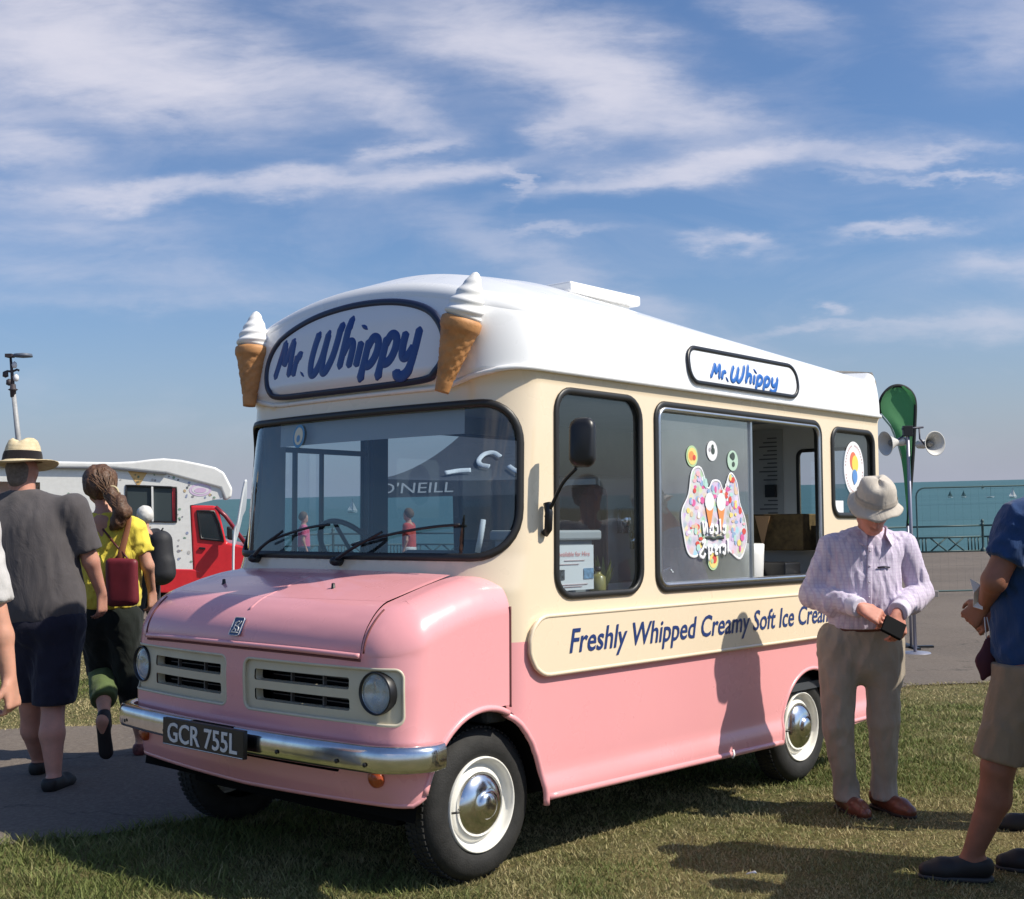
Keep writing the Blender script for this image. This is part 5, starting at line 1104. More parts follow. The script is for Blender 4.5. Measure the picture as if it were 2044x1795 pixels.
def old_man():
    Y0 = 6.16
    def J(x, y, dy=0.): return at(x, y, Y0 + dy)
    sk = skin_mat('skin_rosy', (.60, .27, .20)); p0 = at(1722, 1620, Y0)
    o = empty('person', 'elderly person in beige sun hat and lilac check shirt looking down beside the van', 'person', (p0[0], p0[1], float(gz(p0[0], p0[1])))); inv = A([p0[0], p0[1], float(gz(p0[0], p0[1]))])
    g = float(gz(p0[0], p0[1]))
    def par(x): x.location = -Vector(inv); return x
    f = nz([-.10, -1, -.75]); up = nz([.03, -.55, .80])
    hc = J(1743, 1019, -.12); neck = J(1738, 1062, .0); shL, shR = J(1659, 1092, .02), J(1803, 1088, .02); elL, elR = J(1622, 1186, .06), J(1836, 1180, .05); wrL, wrR = J(1716, 1213, -.22), J(1792, 1222, -.22)
    hipL, hipR = J(1674, 1300, .0), J(1762, 1300, .0); knL, knR = J(1672, 1445, -.02), J(1764, 1440, -.02); anL, anR = J(1690, 1586, .02), J(1764, 1582, .02)
    toeL = A([anL[0] + .035, anL[1] - .17, g]); toeR = A([anR[0] + .07, anR[1] - .16, g])
    # one continuous body
    B = Blob(.0068, .02); head(B, hc, up, f); B.cap(neck + A([0, .02, -.03]), hc - up * .05 - f * .03, .062, .056, None, .03)
    B.chain([shL, neck - Z3 * .06, shR], [.038, .055, .038], None, .03); B.cap(neck - Z3 * .08, J(1720, 1240, 0), .08, .10, None, .05); B.chain([J(1720, 1240, 0), hipL], [.10, .08]); B.chain([J(1720, 1240, 0), hipR], [.10, .08])
    for sh, el, wr, sd in ((shL, elL, wrL, 1), (shR, elR, wrR, -1)): B.chain([sh, el, wr], [.036, .034, .026], None, .02)
    for hp, kn, an, to in ((hipL, knL, anL, toeL), (hipR, knR, anR, toeR)): B.chain([hp, kn, an], [.07, .048, .034], None, .02); foot(B, an, to + Z3 * .02, .036)
    hand(B, wrL, nz([.80, -.28, -.42]), nz([.10, -.80, .62]), -1, .62); hand(B, wrR, nz([-.08, -.38, -.90]), nz([.45, -.80, .25]), 1, .55)
    par(B.build('body', sk, o))
    # shirt
    def check(T, tc, c):
        s = T.node('ShaderNodeSeparateXYZ'); T.l.new(tc, s.inputs[0]); x = T.m('FRACT', T.m('MULTIPLY', T.m('ADD', s.outputs[0], T.m('MULTIPLY', s.outputs[1], .3)), 58.)); z = T.m('FRACT', T.m('MULTIPLY', s.outputs[2], 58.))
        l = T.m('MAXIMUM', T.m('GREATER_THAN', x, .72), T.m('MULTIPLY', T.m('GREATER_THAN', z, .75), .75)); return T.mix(T.m('MULTIPLY', l, .30), c, (.36, .24, .44))
    sm = cloth('lilac_check', (.62, .56, .68), check, .85, .5)
    S = Blob(.0062, .03); mid = J(1722, 1180, -.01)
    S.chain([shL + A([.03, 0, .0]), neck - Z3 * .055 + A([0, .02, 0]), shR + A([-.03, 0, .0])], [.062, .080, .062], None, .05)
    S.cap(J(1728, 1112, .0), J(1722, 1175, -.02), .140, .150, ((0, 1, 0), .80), .05); S.cap(J(1702, 1110, .0), J(1700, 1225, .0), .105, .110, None, .05); S.cap(J(1754, 1110, .0), J(1748, 1225, .0), .105, .110, None, .05)
    S.cap(J(1722, 1175, -.02), J(1721, 1240, -.02), .156, .148, ((0, 1, 0), .82), .05)
    S.chain([shL, elL, wrL + (elL - wrL) * .18], [.066, .062, .050], None, .02); S.chain([shR, elR, wrR + (elR - wrR) * .18], [.066, .062, .050], None, .02)
    S.cap(elL + A([0, 0, -.01]), elL * .6 + wrL * .4 - Z3 * .03, .054, .050, None, .03); S.cap(elR + A([.0, 0, -.01]), elR * .6 + wrR * .4 - Z3 * .03, .054, .050, None, .03)
    S.disp = wrinkle((60, 60, 15), .012, 3); S.cut(J(1721, 1251, 0), (0, 0, -1)); S.cut(neck + A([0, -.055, .018]), nz([0, -.50, .86])); 
    shirt = par(S.build('shirt', sm, o, 1))
    # cuffs, collar, placket, buttons, pocket mark
    for a, b in ((elL, wrL), (elR, wrR)):
        C = Blob(.006, .01); d = nz(b - a); C.cap(b - d * .065, b + d * .0, .049, .050, None, .01); C.cut(b + d * .004, d); C.cut(b - d * .06, -d); x = C.build('cuff', cloth('cuff_white', (.68, .63, .74)), shirt, 1)
    m = MB(); nb = neck + A([0, -.02, .0])
    for s in (-1, 1):
        q0 = nb + A([s * .068, .055, .030]); q1 = nb + A([s * .072, -.010, .028]); q2 = nb + A([s * .045, -.082, -.012]); q3 = nb + A([s * .062, -.120, -.066]); q4 = nb + A([s * .100, -.070, -.034]); q5 = nb + A([s * .105, .010, .0]); q6 = nb + A([s * .095, .06, .005])
        Q = A([q0, q1, q2, q3, q4, q5, q6]); k = len(Q); m.add(np.vstack([Q, Q + A([0, .008, -.008])]), [tuple(range(k)), tuple(range(2 * k - 1, k - 1, -1))] + [(i, (i + 1) % k, (i + 1) % k + k, i + k) for i in range(k)])
    col = m.build('collar', sm, shirt, True); col.modifiers.new('soft', 'SUBSURF').render_levels = 1
    fy = lambda x, y: J(x, y, 0)
    # front edge lies on the chest: find the surface of the shirt by its nearest vertices
    vv = A([tuple(q.co) for q in shirt.data.vertices])
    def front(x, y):
        c = at(x, y, Y0); d = (c - A([0, 0, EYE])); d /= np.linalg.norm(d); r = vv - A([0, 0, EYE]); t = r @ d; e = np.linalg.norm(r - t[:, None] * d, axis=1); k = e < .012
        tt = t[k].min() if k.any() else np.linalg.norm(c - A([0, 0, EYE])); return A([0, 0, EYE]) + d * (tt - .001)
    pk = [front(1737 - (y - 1085) * .02, y) for y in np.linspace(1088, 1238, 22)]; pk = A(pk); pk[1:-1] = (pk[:-2] + pk[1:-1] + pk[2:]) / 3
    V, F = tube(pk, .013, False, 8, (0, -1., 0), .22); raw('placket', V, F, sm, shirt, True)
    for y in (1100, 1130, 1162, 1192, 1222): q = front(1736 - (y - 1085) * .02, y); m = MB(); m.lathe([(0, .003), (.005, .003), (.0055, 0)], q + A([0, -.006, 0]), 'y', 12, [[1, 0, 0], [0, -1, 0], [0, 0, 1]]); m.build('button', mat('button', (.55, .48, .58), .3), shirt, True)
    pts = [front(x, y) for x, y in ((1752, 1133), (1766, 1131), (1776, 1133))]; V, F = tube(pts, .0045, False, 6); raw('pocket_pen', V, F, mat('pen_dark', (.03, .03, .06), .4), shirt, True)
    # trousers
    tm = cloth('beige_trousers', (.37, .315, .25), None, .9, .45); Tm = Blob(.0075, .03)
    Tm.cap(J(1698, 1262, .0), J(1747, 1262, .0), .100, .100, None, .04); Tm.cap(J(1722, 1255, .0), J(1722, 1310, .0), .148, .142, ((0, 1, 0), .85), .04)
    for hp, kn, an in ((hipL, knL, anL), (hipR, knR, anR)): Tm.chain([hp, kn, an + Z3 * .0], [.096, .074, .055], None, .02); Tm.cap(hp + Z3 * .05, hp - Z3 * .1, .103, .096, None, .03); Tm.cap(an + Z3 * .03, an + A([.0, -.03, -.03]), .055, .060, None, .03)
    Tm.disp = wrinkle((40, 40, 15), .012, 11); Tm.cut((0, 0, J(1721, 1243, 0)[2]), (0, 0, 1)); Tm.cut((0, 0, J(1700, 1598, 0)[2]), (0, 0, -1)); tr = par(Tm.build('trousers', tm, o, 1))
    Bt = Blob(.007, .02); Bt.cap(J(1698, 1248, .0), J(1747, 1248, .0), .108, .108, None, .03); Bt.cap(J(1722, 1248, .0), J(1722, 1250, .0), .157, .157, ((0, 1, 0), .84), .03); Bt.cut((0, 0, J(1721, 1243, 0)[2]), (0, 0, 1)); Bt.cut((0, 0, J(1721, 1257, 0)[2]), (0, 0, -1)); Bt.build('belt', mat('belt_brown', (.10, .035, .03), .5), tr, 1)
    sl = mat('tan_leather', (.17, .050, .026), .38, noise=.25, nscale=20., coat=.25); so = mat('sole_dark', (.03, .02, .015), .7)
    for an, to in ((anL, toeL), (anR, toeR)): par(shoe('shoe', an, to, sl, o, .0065, .050, True, so))
    # sun hat, tipped forward
    m = MB(); n = 56; prof = [(0, .128), (.03, .127), (.060, .120), (.080, .100), (.088, .075), (.094, .04), (.099, .010), (.102, -.004), (.118, -.020), (.138, -.040), (.150, -.054), (.146, -.056), (.130, -.040), (.108, -.014)]
    up0 = up; up = nz([.05, -.50, .86]); R = np.stack([np.cross(nz(f - up * np.dot(f, up)), up) * -1, nz(f - up * np.dot(f, up)), up], 1); V = []
    for i, (r, hh) in enumerate(prof):
        for k in range(n):
            a = 2 * pi * k / n; w = 1 + (.030 * sin(3 * a + 1) + .018 * sin(5 * a)) * (r > .07); dz = (.010 * sin(2 * a + .6) + .006 * sin(7 * a)) * max(0, (r - .1) / .05) + .006 * sin(3 * a + hh * 40) * (hh > .05) * (r > .02) - (.014 * math.exp(-((cos(a)) ** 2) * 6) if hh > .11 else 0)
            V.append((r * w * cos(a) * HS(r), r * w * 1.06 * sin(a) * HS(r), (hh * .92 if hh > 0 else hh * .62) + dz))
    F = [(i * n + k, i * n + (k + 1) % n, (i + 1) * n + (k + 1) % n, (i + 1) * n + k) for i in range(len(prof) - 1) for k in range(n)]
    hm = cloth('sun_hat_beige', (.56, .50, .43), None, .9, .5); ho = raw('sun_hat', A(V) @ R.T + hc + up * .054 - f * .006, F, hm, o, True); par(ho)
    V = []; 
    for hh, r in ((.030, .0985), (.012, .1025)):
        for k in range(n): a = 2 * pi * k / n; V.append((r * cos(a) * (1 + .030 * sin(3 * a + 1) + .018 * sin(5 * a)), r * 1.08 * sin(a) * (1 + .030 * sin(3 * a + 1) + .018 * sin(5 * a)), hh))
    raw('hat_band', A(V) @ R.T + hc + up * .054 - f * .006, [(k, (k + 1) % n, (k + 1) % n + n, k + n) for k in range(n)], cloth('hat_band', (.44, .39, .33)), ho, True)
    up = up0; hr = Blob(.008, .015); fs = nz(f - up * np.dot(f, up)); sv = np.cross(fs, up)
    for s in (-1, 1): hr.cap(hc + sv * s * .070 - fs * .03 + up * .01, hc + sv * s * .064 - fs * .05 - up * .035, .018, .014, None, .01)
    hr.cap(hc - fs * .07 + up * .01 - sv * .03, hc - fs * .07 + up * .01 + sv * .03, .03, .03, None, .02); par(hr.build('hair', mat('white_hair', (.55, .52, .50), .8), o))
    # wallet in his hands
    q = J(1783, 1254, -.29); m = MB(); R = frame_of(nz([.15, -.9, .35]), (0.5, 0, .9)); m.box((-.052, -.040, -.010), (.052, .042, -.001)); m.box((-.052, -.038, .001), (.052, .044, .010)); w = m.build('wallet', mat('wallet_black', (.008, .008, .009), .8, spec=.15), None, bevel=.003); w.data.transform(Matrix([list(r) for r in R]).to_4x4()); w.location = Vector(q)
    tag(w, 'open black wallet held in the hands of the elderly person in lilac shirt', 'wallet')
    return o
def HS(r): return float(np.interp(r, [0, .105, .15], [1, 1, .88]))
def folk_base(name_label, cat_, p0): g = float(gz(p0[0], p0[1])); o = empty('person', name_label, cat_, (p0[0], p0[1], g)); return o, A([p0[0], p0[1], g]), g
def hat_man():
    Y0 = 6.85
    def J(x, y, dy=0.): return at(x, y, Y0 + dy)
    p0 = at(95, 1560, Y0); o, inv, g = folk_base('person walking away in straw hat, grey T-shirt and navy shorts', 'person', p0)
    def par(x): x.location = -Vector(inv); return x
    sk = skin_mat('skin_fair', (.52, .27, .20)); f = nz([.1, 1, -.05]); up = nz([0.04, .02, 1])
    hc = J(45, 945, .02); neck = J(50, 985, .0); shL, shR = J(-58, 1022, .0), J(146, 1016, 0); elL, elR = J(-92, 1140, -.03), J(181, 1120, .04); wrL, wrR = J(-80, 1230, -.1), J(203, 1185, .12)
    hipL, hipR = J(60, 1255), J(118, 1255); knL, knR = J(62, 1412, .12), J(106, 1408, -.05); anL, anR = J(80, 1525, .28), J(108, 1556, -.17)
    toeL = anL + A([.0, .16, 0]); toeL[2] = float(gz(*toeL[:2])); toeR = anR + A([.02, .17, 0]); toeR[2] = float(gz(*toeR[:2]))
    B = Blob(.010, .02); head(B, hc, up, f, .104, True, True); B.cap(neck - Z3 * .04, hc - up * .04 - f * .02, .066, .062, None, .03); B.chain([shL, neck - Z3 * .10, shR], [.045, .055, .045], None, .03); B.cap(neck - Z3 * .14, J(90, 1230), .10, .12, None, .05)
    for sh, el, wr in ((shL, elL, wrL), (shR, elR, wrR)): B.chain([sh, el, wr], [.056, .046, .029], None, .02)
    hand(B, wrR, nz([-.02, .10, -1]), nz([.9, -.3, 0]), -1, .45, .19); hand(B, wrL, nz([.1, .0, -1]), nz([-.9, -.2, 0]), 1, .4, .19)
    for hp, kn, an, to in ((hipL, knL, anL, toeL), (hipR, knR, anR, toeR)): B.chain([hp, kn, kn * .62 + an * .38 - A([0, .02, 0]), an], [.10, .060, .066, .036], None, .02); foot(B, an, to + Z3 * .02, .038)
    par(B.build('body', sk, o))
    tm = cloth('grey_tshirt', (.088, .080, .084), None, .92, .35); S = Blob(.010, .04)
    S.chain([shL + A([0, 0, -.015]), neck - Z3 * .075, shR + A([-.01, 0, -.015])], [.072, .098, .072], None, .06); S.cap(J(20, 1060), J(60, 1200), .165, .175, None, .08); S.cap(J(80, 1060), J(108, 1200), .165, .165, None, .08); S.cap(J(60, 1080, .02), J(86, 1225, .02), .21, .21, ((0, 1, 0), .8), .06)
    S.chain([shR, shR * .18 + elR * .82], [.088, .082], None, .03, True); S.chain([shL, shL * .18 + elL * .82], [.088, .082], None, .03, True)
    S.disp = wrinkle((34, 34, 9), .010, 21); dr = nz(elR - shR); S.cut(shR * .40 + elR * .60, dr) if False else None
    S.cut(J(90, 1240), (0, 0, -1)); S.cut(neck + Z3 * .022, (0, 0, 1)); par(S.build('t_shirt', tm, o, 1))
    sm = cloth('navy_shorts', (.018, .018, .032), None, .9, .4); S = Blob(.010, .04)
    S.cap(J(75, 1245), J(108, 1245), .165, .165, None, .04); 
    for hp, kn in ((hipL, knL), (hipR, knR)): S.chain([hp + Z3 * .02, kn - Z3 * .02], [.140, .112], None, .03)
    S.disp = wrinkle((30, 30, 14), .014, 24); S.cut(J(90, 1222), (0, 0, 1)); S.cut(J(90, 1403), (0, 0, -1)); par(S.build('shorts', sm, o, 1))
    bl = mat('trainer_black', (.014, .013, .013), .6)
    for an, to in ((anL, toeL), (anR, toeR)): par(shoe('shoe', an, to, bl, o, .009, .052, True, mat('sole_grey', (.05, .05, .05), .7)))
    # straw hat with a black band
    n = 64; prof = [(0, .118), (.03, .121), (.058, .124), (.075, .112), (.088, .08), (.097, .04), (.102, .008), (.108, -.002), (.135, -.010), (.175, -.020), (.190, -.018), (.186, -.022), (.150, -.020), (.105, -.008)]; V = []
    for r, hh in prof:
        for k in range(n):
            a = 2 * pi * k / n; dz = 0.
            if hh > .09: dz = -.034 * math.exp(-((r * cos(a)) / .022) ** 2) * (1 if r < .075 else .4) - .012 * (sin(a) > 0) * sin(a)
            if r > .12: dz = .012 * cos(2 * a) - .012 * sin(a) * (r - .1) / .09
            V.append((r * cos(a), r * 1.12 * sin(a), hh + dz))
    F = [(i * n + k, i * n + (k + 1) % n, (i + 1) * n + (k + 1) % n, (i + 1) * n + k) for i in range(len(prof) - 1) for k in range(n)]
    def weave(T, b, tc):
        w = T.node('ShaderNodeTexWave'); w.inputs['Scale'].default_value = 40.; w.bands_direction = 'Z'; T.l.new(tc, w.inputs[0]); nn = T.noise(tc, 30., 4., .6); q = T.node('ShaderNodeBump'); q.inputs['Strength'].default_value = .35; q.inputs['Distance'].default_value = .004
        T.l.new(T.m('ADD', w.outputs['Fac'], nn), q.inputs['Height']); T.l.new(q.outputs[0], b.inputs['Normal']); T.l.new(T.ramp(nn, [(.3, (.56, .44, .26)), (.7, (.72, .61, .40))]), b.inputs['Base Color'])
    hm = mat('straw', (.66, .54, .34), .7, fn=weave); R = np.stack([[1, 0, 0.], nz([0, 1, -.06]), nz([0.04, .06, 1])], 1); hp = hc + A([0, 0, .070]); ho = par(raw('straw_hat', A(V) @ R.T + hp, F, hm, o, True))
    V = []
    for hh, r in ((.050, .0965), (.032, .1015), (.006, .1050), (.002, .106)):
        for k in range(n): a = 2 * pi * k / n; V.append((r * cos(a), r * 1.12 * sin(a), hh))
    raw('hat_ribbon', A(V) @ R.T + hp, [(i * n + k, i * n + (k + 1) % n, (i + 1) * n + (k + 1) % n, (i + 1) * n + k) for i in range(3) for k in range(n)], cloth('ribbon_black', (.012, .010, .012)), ho, True)
    h_ = Blob(.01, .02); h_.cap(hc - f * .045 + Z3 * .02, hc - f * .05 - Z3 * .03, .070, .058, None, .02); par(h_.build('hair', mat('grey_hair', (.16, .13, .11), .85, noise=.3, nscale=60.), o))
def woman():
    Y0 = 7.5
    def J(x, y, dy=0.): return at(x, y, Y0 + dy)
    p0 = at(235, 1500, Y0); o, inv, g = folk_base('person with brown ponytail in yellow top and dark cropped trousers, walking away', 'person', p0)
    def par(x): x.location = -Vector(inv); return x
    sk = skin_mat('skin_warm', (.56, .31, .22)); f = nz([-.35, 1, -.1]); up = nz([-.02, 0, 1])
    hc = J(200, 972, .03); neck = J(212, 1020, .0); shL, shR = J(166, 1052, .03), J(270, 1056, -.03); elL, elR = J(152, 1125, .05), J(295, 1130, -.02); wrL, wrR = J(158, 1190, .1), J(303, 1180, .10)
    hipL, hipR = J(196, 1240), J(244, 1240); knL, knR = J(205, 1345, .10), J(262, 1365, .05); anL, anR = J(208, 1428, -.22), J(282, 1475, .22)
    toeL = J(214, 1500, -.20); toeR = anR + A([0, .15, 0]); toeR[2] = float(gz(*toeR[:2]))
    B = Blob(.0095, .02); head(B, hc, up, f, .096); B.cap(neck - Z3 * .03, hc - up * .04 - f * .015, .048, .046, None, .02); B.chain([shL, neck - Z3 * .06, shR], [.05, .06, .05], None, .03); B.cap(neck - Z3 * .08, J(222, 1230), .09, .11, None, .05)
    for sh, el, wr in ((shL, elL, wrL), (shR, elR, wrR)): B.chain([sh, el, wr], [.046, .037, .025], None, .02)
    hand(B, wrR, nz([.02, .10, -1]), nz([.9, -.3, 0]), -1, .5, .17); hand(B, wrL, nz([.0, .1, -1]), nz([-.9, -.3, 0]), 1, .5, .17)
    B.chain([hipL, knL, knL * .6 + anL * .4, anL], [.09, .056, .056, .032], None, .02); B.chain([anL, anL + A([0, -.03, -.03]), toeL], [.034, .036, .030], None, .02); B.chain([hipR, knR, knR * .6 + anR * .4, anR], [.09, .056, .056, .032], None, .02); foot(B, anR, toeR + Z3 * .02, .034)
    par(B.build('body', sk, o))
    ym = cloth('yellow_top', (.80, .66, .09), None, .85, .5); S = Blob(.0095, .03)
    S.chain([shL + A([.02, 0, 0]), neck - Z3 * .055, shR - A([.02, 0, 0])], [.068, .072, .068], None, .05); S.cap(J(196, 1085), J(203, 1190), .115, .118, None, .06); S.cap(J(246, 1085), J(240, 1190), .115, .118, None, .06); S.cap(J(222, 1150), J(222, 1212), .15, .155, ((0, 1, 0), .8), .05)
    S.chain([shL, shL * .35 + elL * .65], [.066, .060], None, .03, True); S.chain([shR, shR * .35 + elR * .65], [.066, .060], None, .03, True)
    S.disp = wrinkle((44, 44, 30), .016, 33); S.cut(J(222, 1214), (0, 0, -1)); S.cut(neck - Z3 * .008, (0, 0, 1)); par(S.build('top', ym, o, 1))
    km = cloth('black_trousers', (.014, .018, .016), None, .9, .4); gm = cloth('green_cuffs', (.10, .14, .055), None, .9, .4)
    S = Blob(.010, .03); S.cap(J(203, 1235), J(238, 1235), .130, .130, None, .04); S.chain([hipL, knL * .9 + hipL * .1], [.118, .092], None, .03); S.chain([hipR, knR, knR * .3 + anR * .7], [.118, .088, .070], None, .03); S.disp = wrinkle((30, 30, 18), .014, 38); S.cut(J(222, 1205), (0, 0, 1)); S.cut(J(222, 1440), (0, 0, -1)); tr = par(S.build('trousers', km, o, 1))
    S = Blob(.009, .03); S.chain([knL + Z3 * .03, knL * .42 + anL * .58], [.088, .078], None, .03); S.disp = wrinkle((40, 40, 30), .010, 39); q = knL * .35 + anL * .65; S.cut(q + A([0, 0, -.012]), nz(anL - knL)); S.build('turned_up_leg', gm, tr, 1)
    # shoe lifted behind, sole towards us
    bk = mat('sandal_black', (.015, .012, .012), .6); S = Blob(.008, .02); d = nz(toeL - anL); S.cap(anL + d * .03 + A([0, -.035, 0]), toeL + A([0, -.02, 0]), .040, .044, ((0, 1, 0), .6), .02); S.cap(anL + A([0, 0, .0]), anL + d * .06, .040, .040, None, .02); par(S.build('shoe', bk, o)); par(shoe('shoe', anR, toeR, mat('shoe_red', (.16, .05, .05), .6, noise=.6, nscale=40.), o, .009, .046))
    # hair: cap of hair and a curly pony tail
    hm = mat('brown_hair', (.105, .052, .028), .55, noise=.45, nscale=55., bump=.5, bscale=80.); S = Blob(.007, .02); S.cap(hc + Z3 * .035 - f * .02, hc + Z3 * .01 - f * .035, .100, .098, None, .02); S.cap(hc + Z3 * .03 + f * .02, hc + Z3 * .035, .092, .092, None, .02)
    S.cut(hc + f * .050 - Z3 * .02, nz(f - Z3 * .35)); pt = [J(222, 985, -.09), J(236, 1005, -.12), J(243, 1022, -.12), J(238, 1040, -.11), J(228, 1052, -.10)]; S.chain(pt, [.040, .046, .050, .046, .026], None, .02); S.disp = lambda P: -.008 * n3(P, A([45, 45, 26]), 44) - .005 * n3(P, A([110, 110, 40]), 45); hh = par(S.build('hair', hm, o, 0))
    rg = np.random.default_rng(5); m = MB()
    for i in range(150):
        v_ = rg.normal(size=3); v_[1] = v_[1] * .6 - .25; v_[2] = abs(v_[2]) * .9 + .05; v_ = nz(v_); c0 = hc + Z3 * .022 - f * .028
        p0_ = c0 + v_ * .104; e_ = pt[0] + rg.normal(size=3) * .012 + A([0, -.02, 0]); q_ = []
        for t in np.linspace(0, 1, 8): w_ = p0_ * (1 - t) + e_ * t - c0; q_.append(c0 + nz(w_) * max(np.linalg.norm(w_), .1045 * (1 - t * .25)))
        m.tube(A(q_), .0018, False, 4)
    for i in range(90):
        k0 = rg.integers(0, 2); q_ = A([pt[j] for j in range(k0, 5)]); a_ = rg.random() * 6.28; rr_ = .036 + .014 * rg.random(); q_ = q_ + A([[cos(a_ + j * .8) * rr_, sin(a_ + j * .8) * rr_, .006 * rg.normal()] for j in range(len(q_))]) * A([1 if j < len(q_) - 1 else .6 for j in range(len(q_))])[:, None]; m.tube(spline(q_, 4), .0022, False, 4)
    tag(m.build('hair_strands', mat('hair_strand', (.15, .080, .042), .45), hh, True), kind='stuff')
    m = MB(); m.tube([pt[0] + A([cos(a) * .042, .01 * sin(a), sin(a) * .042]) for a in np.linspace(0, 6.283, 20, endpoint=False)], .007, True, 6); m.build('hair_tie', mat('tie', (.5, .42, .25), .6), hh, True)
    # red bag on a brown strap: a thing she carries
    b = empty('shoulder_bag', 'dark red bag hanging on the back of the person in the yellow top', 'bag', tuple(J(244, 1210, -.17))); q = A(b.location)
    S = Blob(.008, .012); a0, a1, b0, b1 = J(218, 1122, -.17), J(268, 1124, -.19), J(221, 1200, -.17), J(268, 1198, -.19)
    for t in np.linspace(0, 1, 7): S.cap(a0 * (1 - t) + a1 * t, b0 * (1 - t) + b1 * t, .020, .028, None, .03)
    S.disp = lambda P: -.003 * n3(P, A([20, 20, 14]), 50); x = S.build('bag_body', mat('bag_red', (.17, .018, .028), .5, noise=.15), b, 1); x.location = -Vector(q)
    pts = spline([J(254, 1012, -.02), J(258, 1035, -.10), J(252, 1065, -.135), J(243, 1100, -.165), J(240, 1120, -.17)], 6); V, F = tube(pts, np.linspace(.012, .024, len(pts)), False, 8, (0, -1., 0), .25); x = raw('strap', V, F, mat('strap_tan', (.23, .085, .035), .5), b, True); x.location = -Vector(q)
    for pp in ([J(243, 1100, -.165), J(228, 1118, -.17)], [J(243, 1100, -.165), J(258, 1120, -.18)], [J(225, 1080, -.13), J(205, 1056, -.10)], [J(243, 1102, -.165), J(222, 1078, -.135)]): V, F = tube(pp, .006, False, 6); x = raw('strap', V, F, mat('strap_dark', (.10, .02, .02), .5), b, True); x.location = -Vector(q)
def simple_person(label, px, dist, height, facing, top, legs, hairc, skin, group=None, h=.016, shorts=False, arms=None, X=None, hair=True, pack=None, stride=.10, name='person'):
    x = X if X is not None else at(px, 1000, dist)[0]; g = float(gz(x, dist)); o, inv, g = folk_base(label, 'person', (x, dist)); 
    if group: o['group'] = group
    k = height / 1.75; fx = nz([facing[0], facing[1], 0]); sx = np.cross(fx, Z3)
    def L(a, b, c): return (sx * a + fx * b + Z3 * c) * k
    sk = skin_mat('skin_%s' % skin[0], skin[1]); B = Blob(h * .8, .02); head(B, L(0, .02, 1.62), Z3, fx, .098 * k, h < .02, h < .02); B.cap(L(0, 0, 1.42), L(0, 0, 1.56), .052, .050)
    sh = [L(s * .19, 0, 1.40) for s in (-1, 1)]; arms = arms or [(L(s * .25, -.02, 1.12), L(s * .25, .06, .88)) for s in (-1, 1)]
    if arms is not None: arms = [tuple(A(q) for q in a) for a in arms]
    B.chain([sh[0], L(0, 0, 1.40), sh[1]], [.05, .06, .05]); B.cap(L(0, 0, 1.38), L(0, 0, .95), .10, .11)
    for s, (el, wr) in zip(sh, arms):
        B.chain([s, el, wr], [.046, .038, .026])
        if h < .02: hand(B, wr, nz(wr - el), sx * (1 if s[0] > 0 else -1), 1, .7, .18, .2)
        else: B.cap(wr, wr + nz(wr - el) * .1, .03, .02)
    hp = [L(s * .095, 0, .92) for s in (-1, 1)]; kn = [L(-.10, stride * .5, .50), L(.10, -stride * .3, .50)]; an = [L(-.11, stride, .075), L(.11, -stride, .075)]
    for a, b, c in zip(hp, kn, an): B.chain([a, b, b * .6 + c * .4, c], [.09, .055, .055, .036]); foot(B, c, c + fx * .15 - Z3 * .055, .036)
    B.build('body', sk, o)
    S = Blob(h, .04); S.chain([sh[0], L(0, 0, 1.37), sh[1]], [.072, .08, .072]); S.cap(L(-.06, 0, 1.30), L(-.05, 0, .98), .12, .125, None, .06); S.cap(L(.06, 0, 1.30), L(.05, 0, .98), .12, .125, None, .06)
    for s, (el, wr) in zip(sh, arms): S.chain([s, s * .30 + el * .70], [.072, .068], None, .03, True)
    S.disp = wrinkle((34, 34, 26), .014, int(px) % 50); S.cut(L(0, 0, .93), (0, 0, -1)); S.cut(L(0, 0, 1.475), (0, 0, 1)); S.build('top', top, o, 1)
    S = Blob(h, .03); S.cap(L(-.05, 0, .96), L(.05, 0, .96), .135, .135)
    for a, b, c in zip(hp, kn, an):
        if shorts: S.chain([a, b], [.118, .096])
        else: S.chain([a, b, c], [.112, .085, .066])
    S.disp = wrinkle((8, 8, 6), .010, 3 + int(px) % 50); S.cut(L(0, 0, 1.0), (0, 0, 1)); S.cut(L(0, 0, .50 if shorts else .09), (0, 0, -1)); S.build('shorts' if shorts else 'trousers', legs, o, 1)
    for c in an: shoe('shoe', c, c + fx * .16 - Z3 * .075, mat('shoe_dark', (.02, .018, .018), .6), o, max(.009, h * .7), .048)
    if hair: S = Blob(h * .7, .02); S.cap(L(0, -.005, 1.665), L(0, -.02, 1.64), .098 * k, .095 * k); S.cut(L(0, .055, 1.63), nz(fx - Z3 * .5)); S.disp = lambda P: -.005 * n3(P, A([50, 50, 50]), 7); S.build('hair', mat('hair_%d' % int(px), hairc, .8), o, 0)
    return o, L, inv
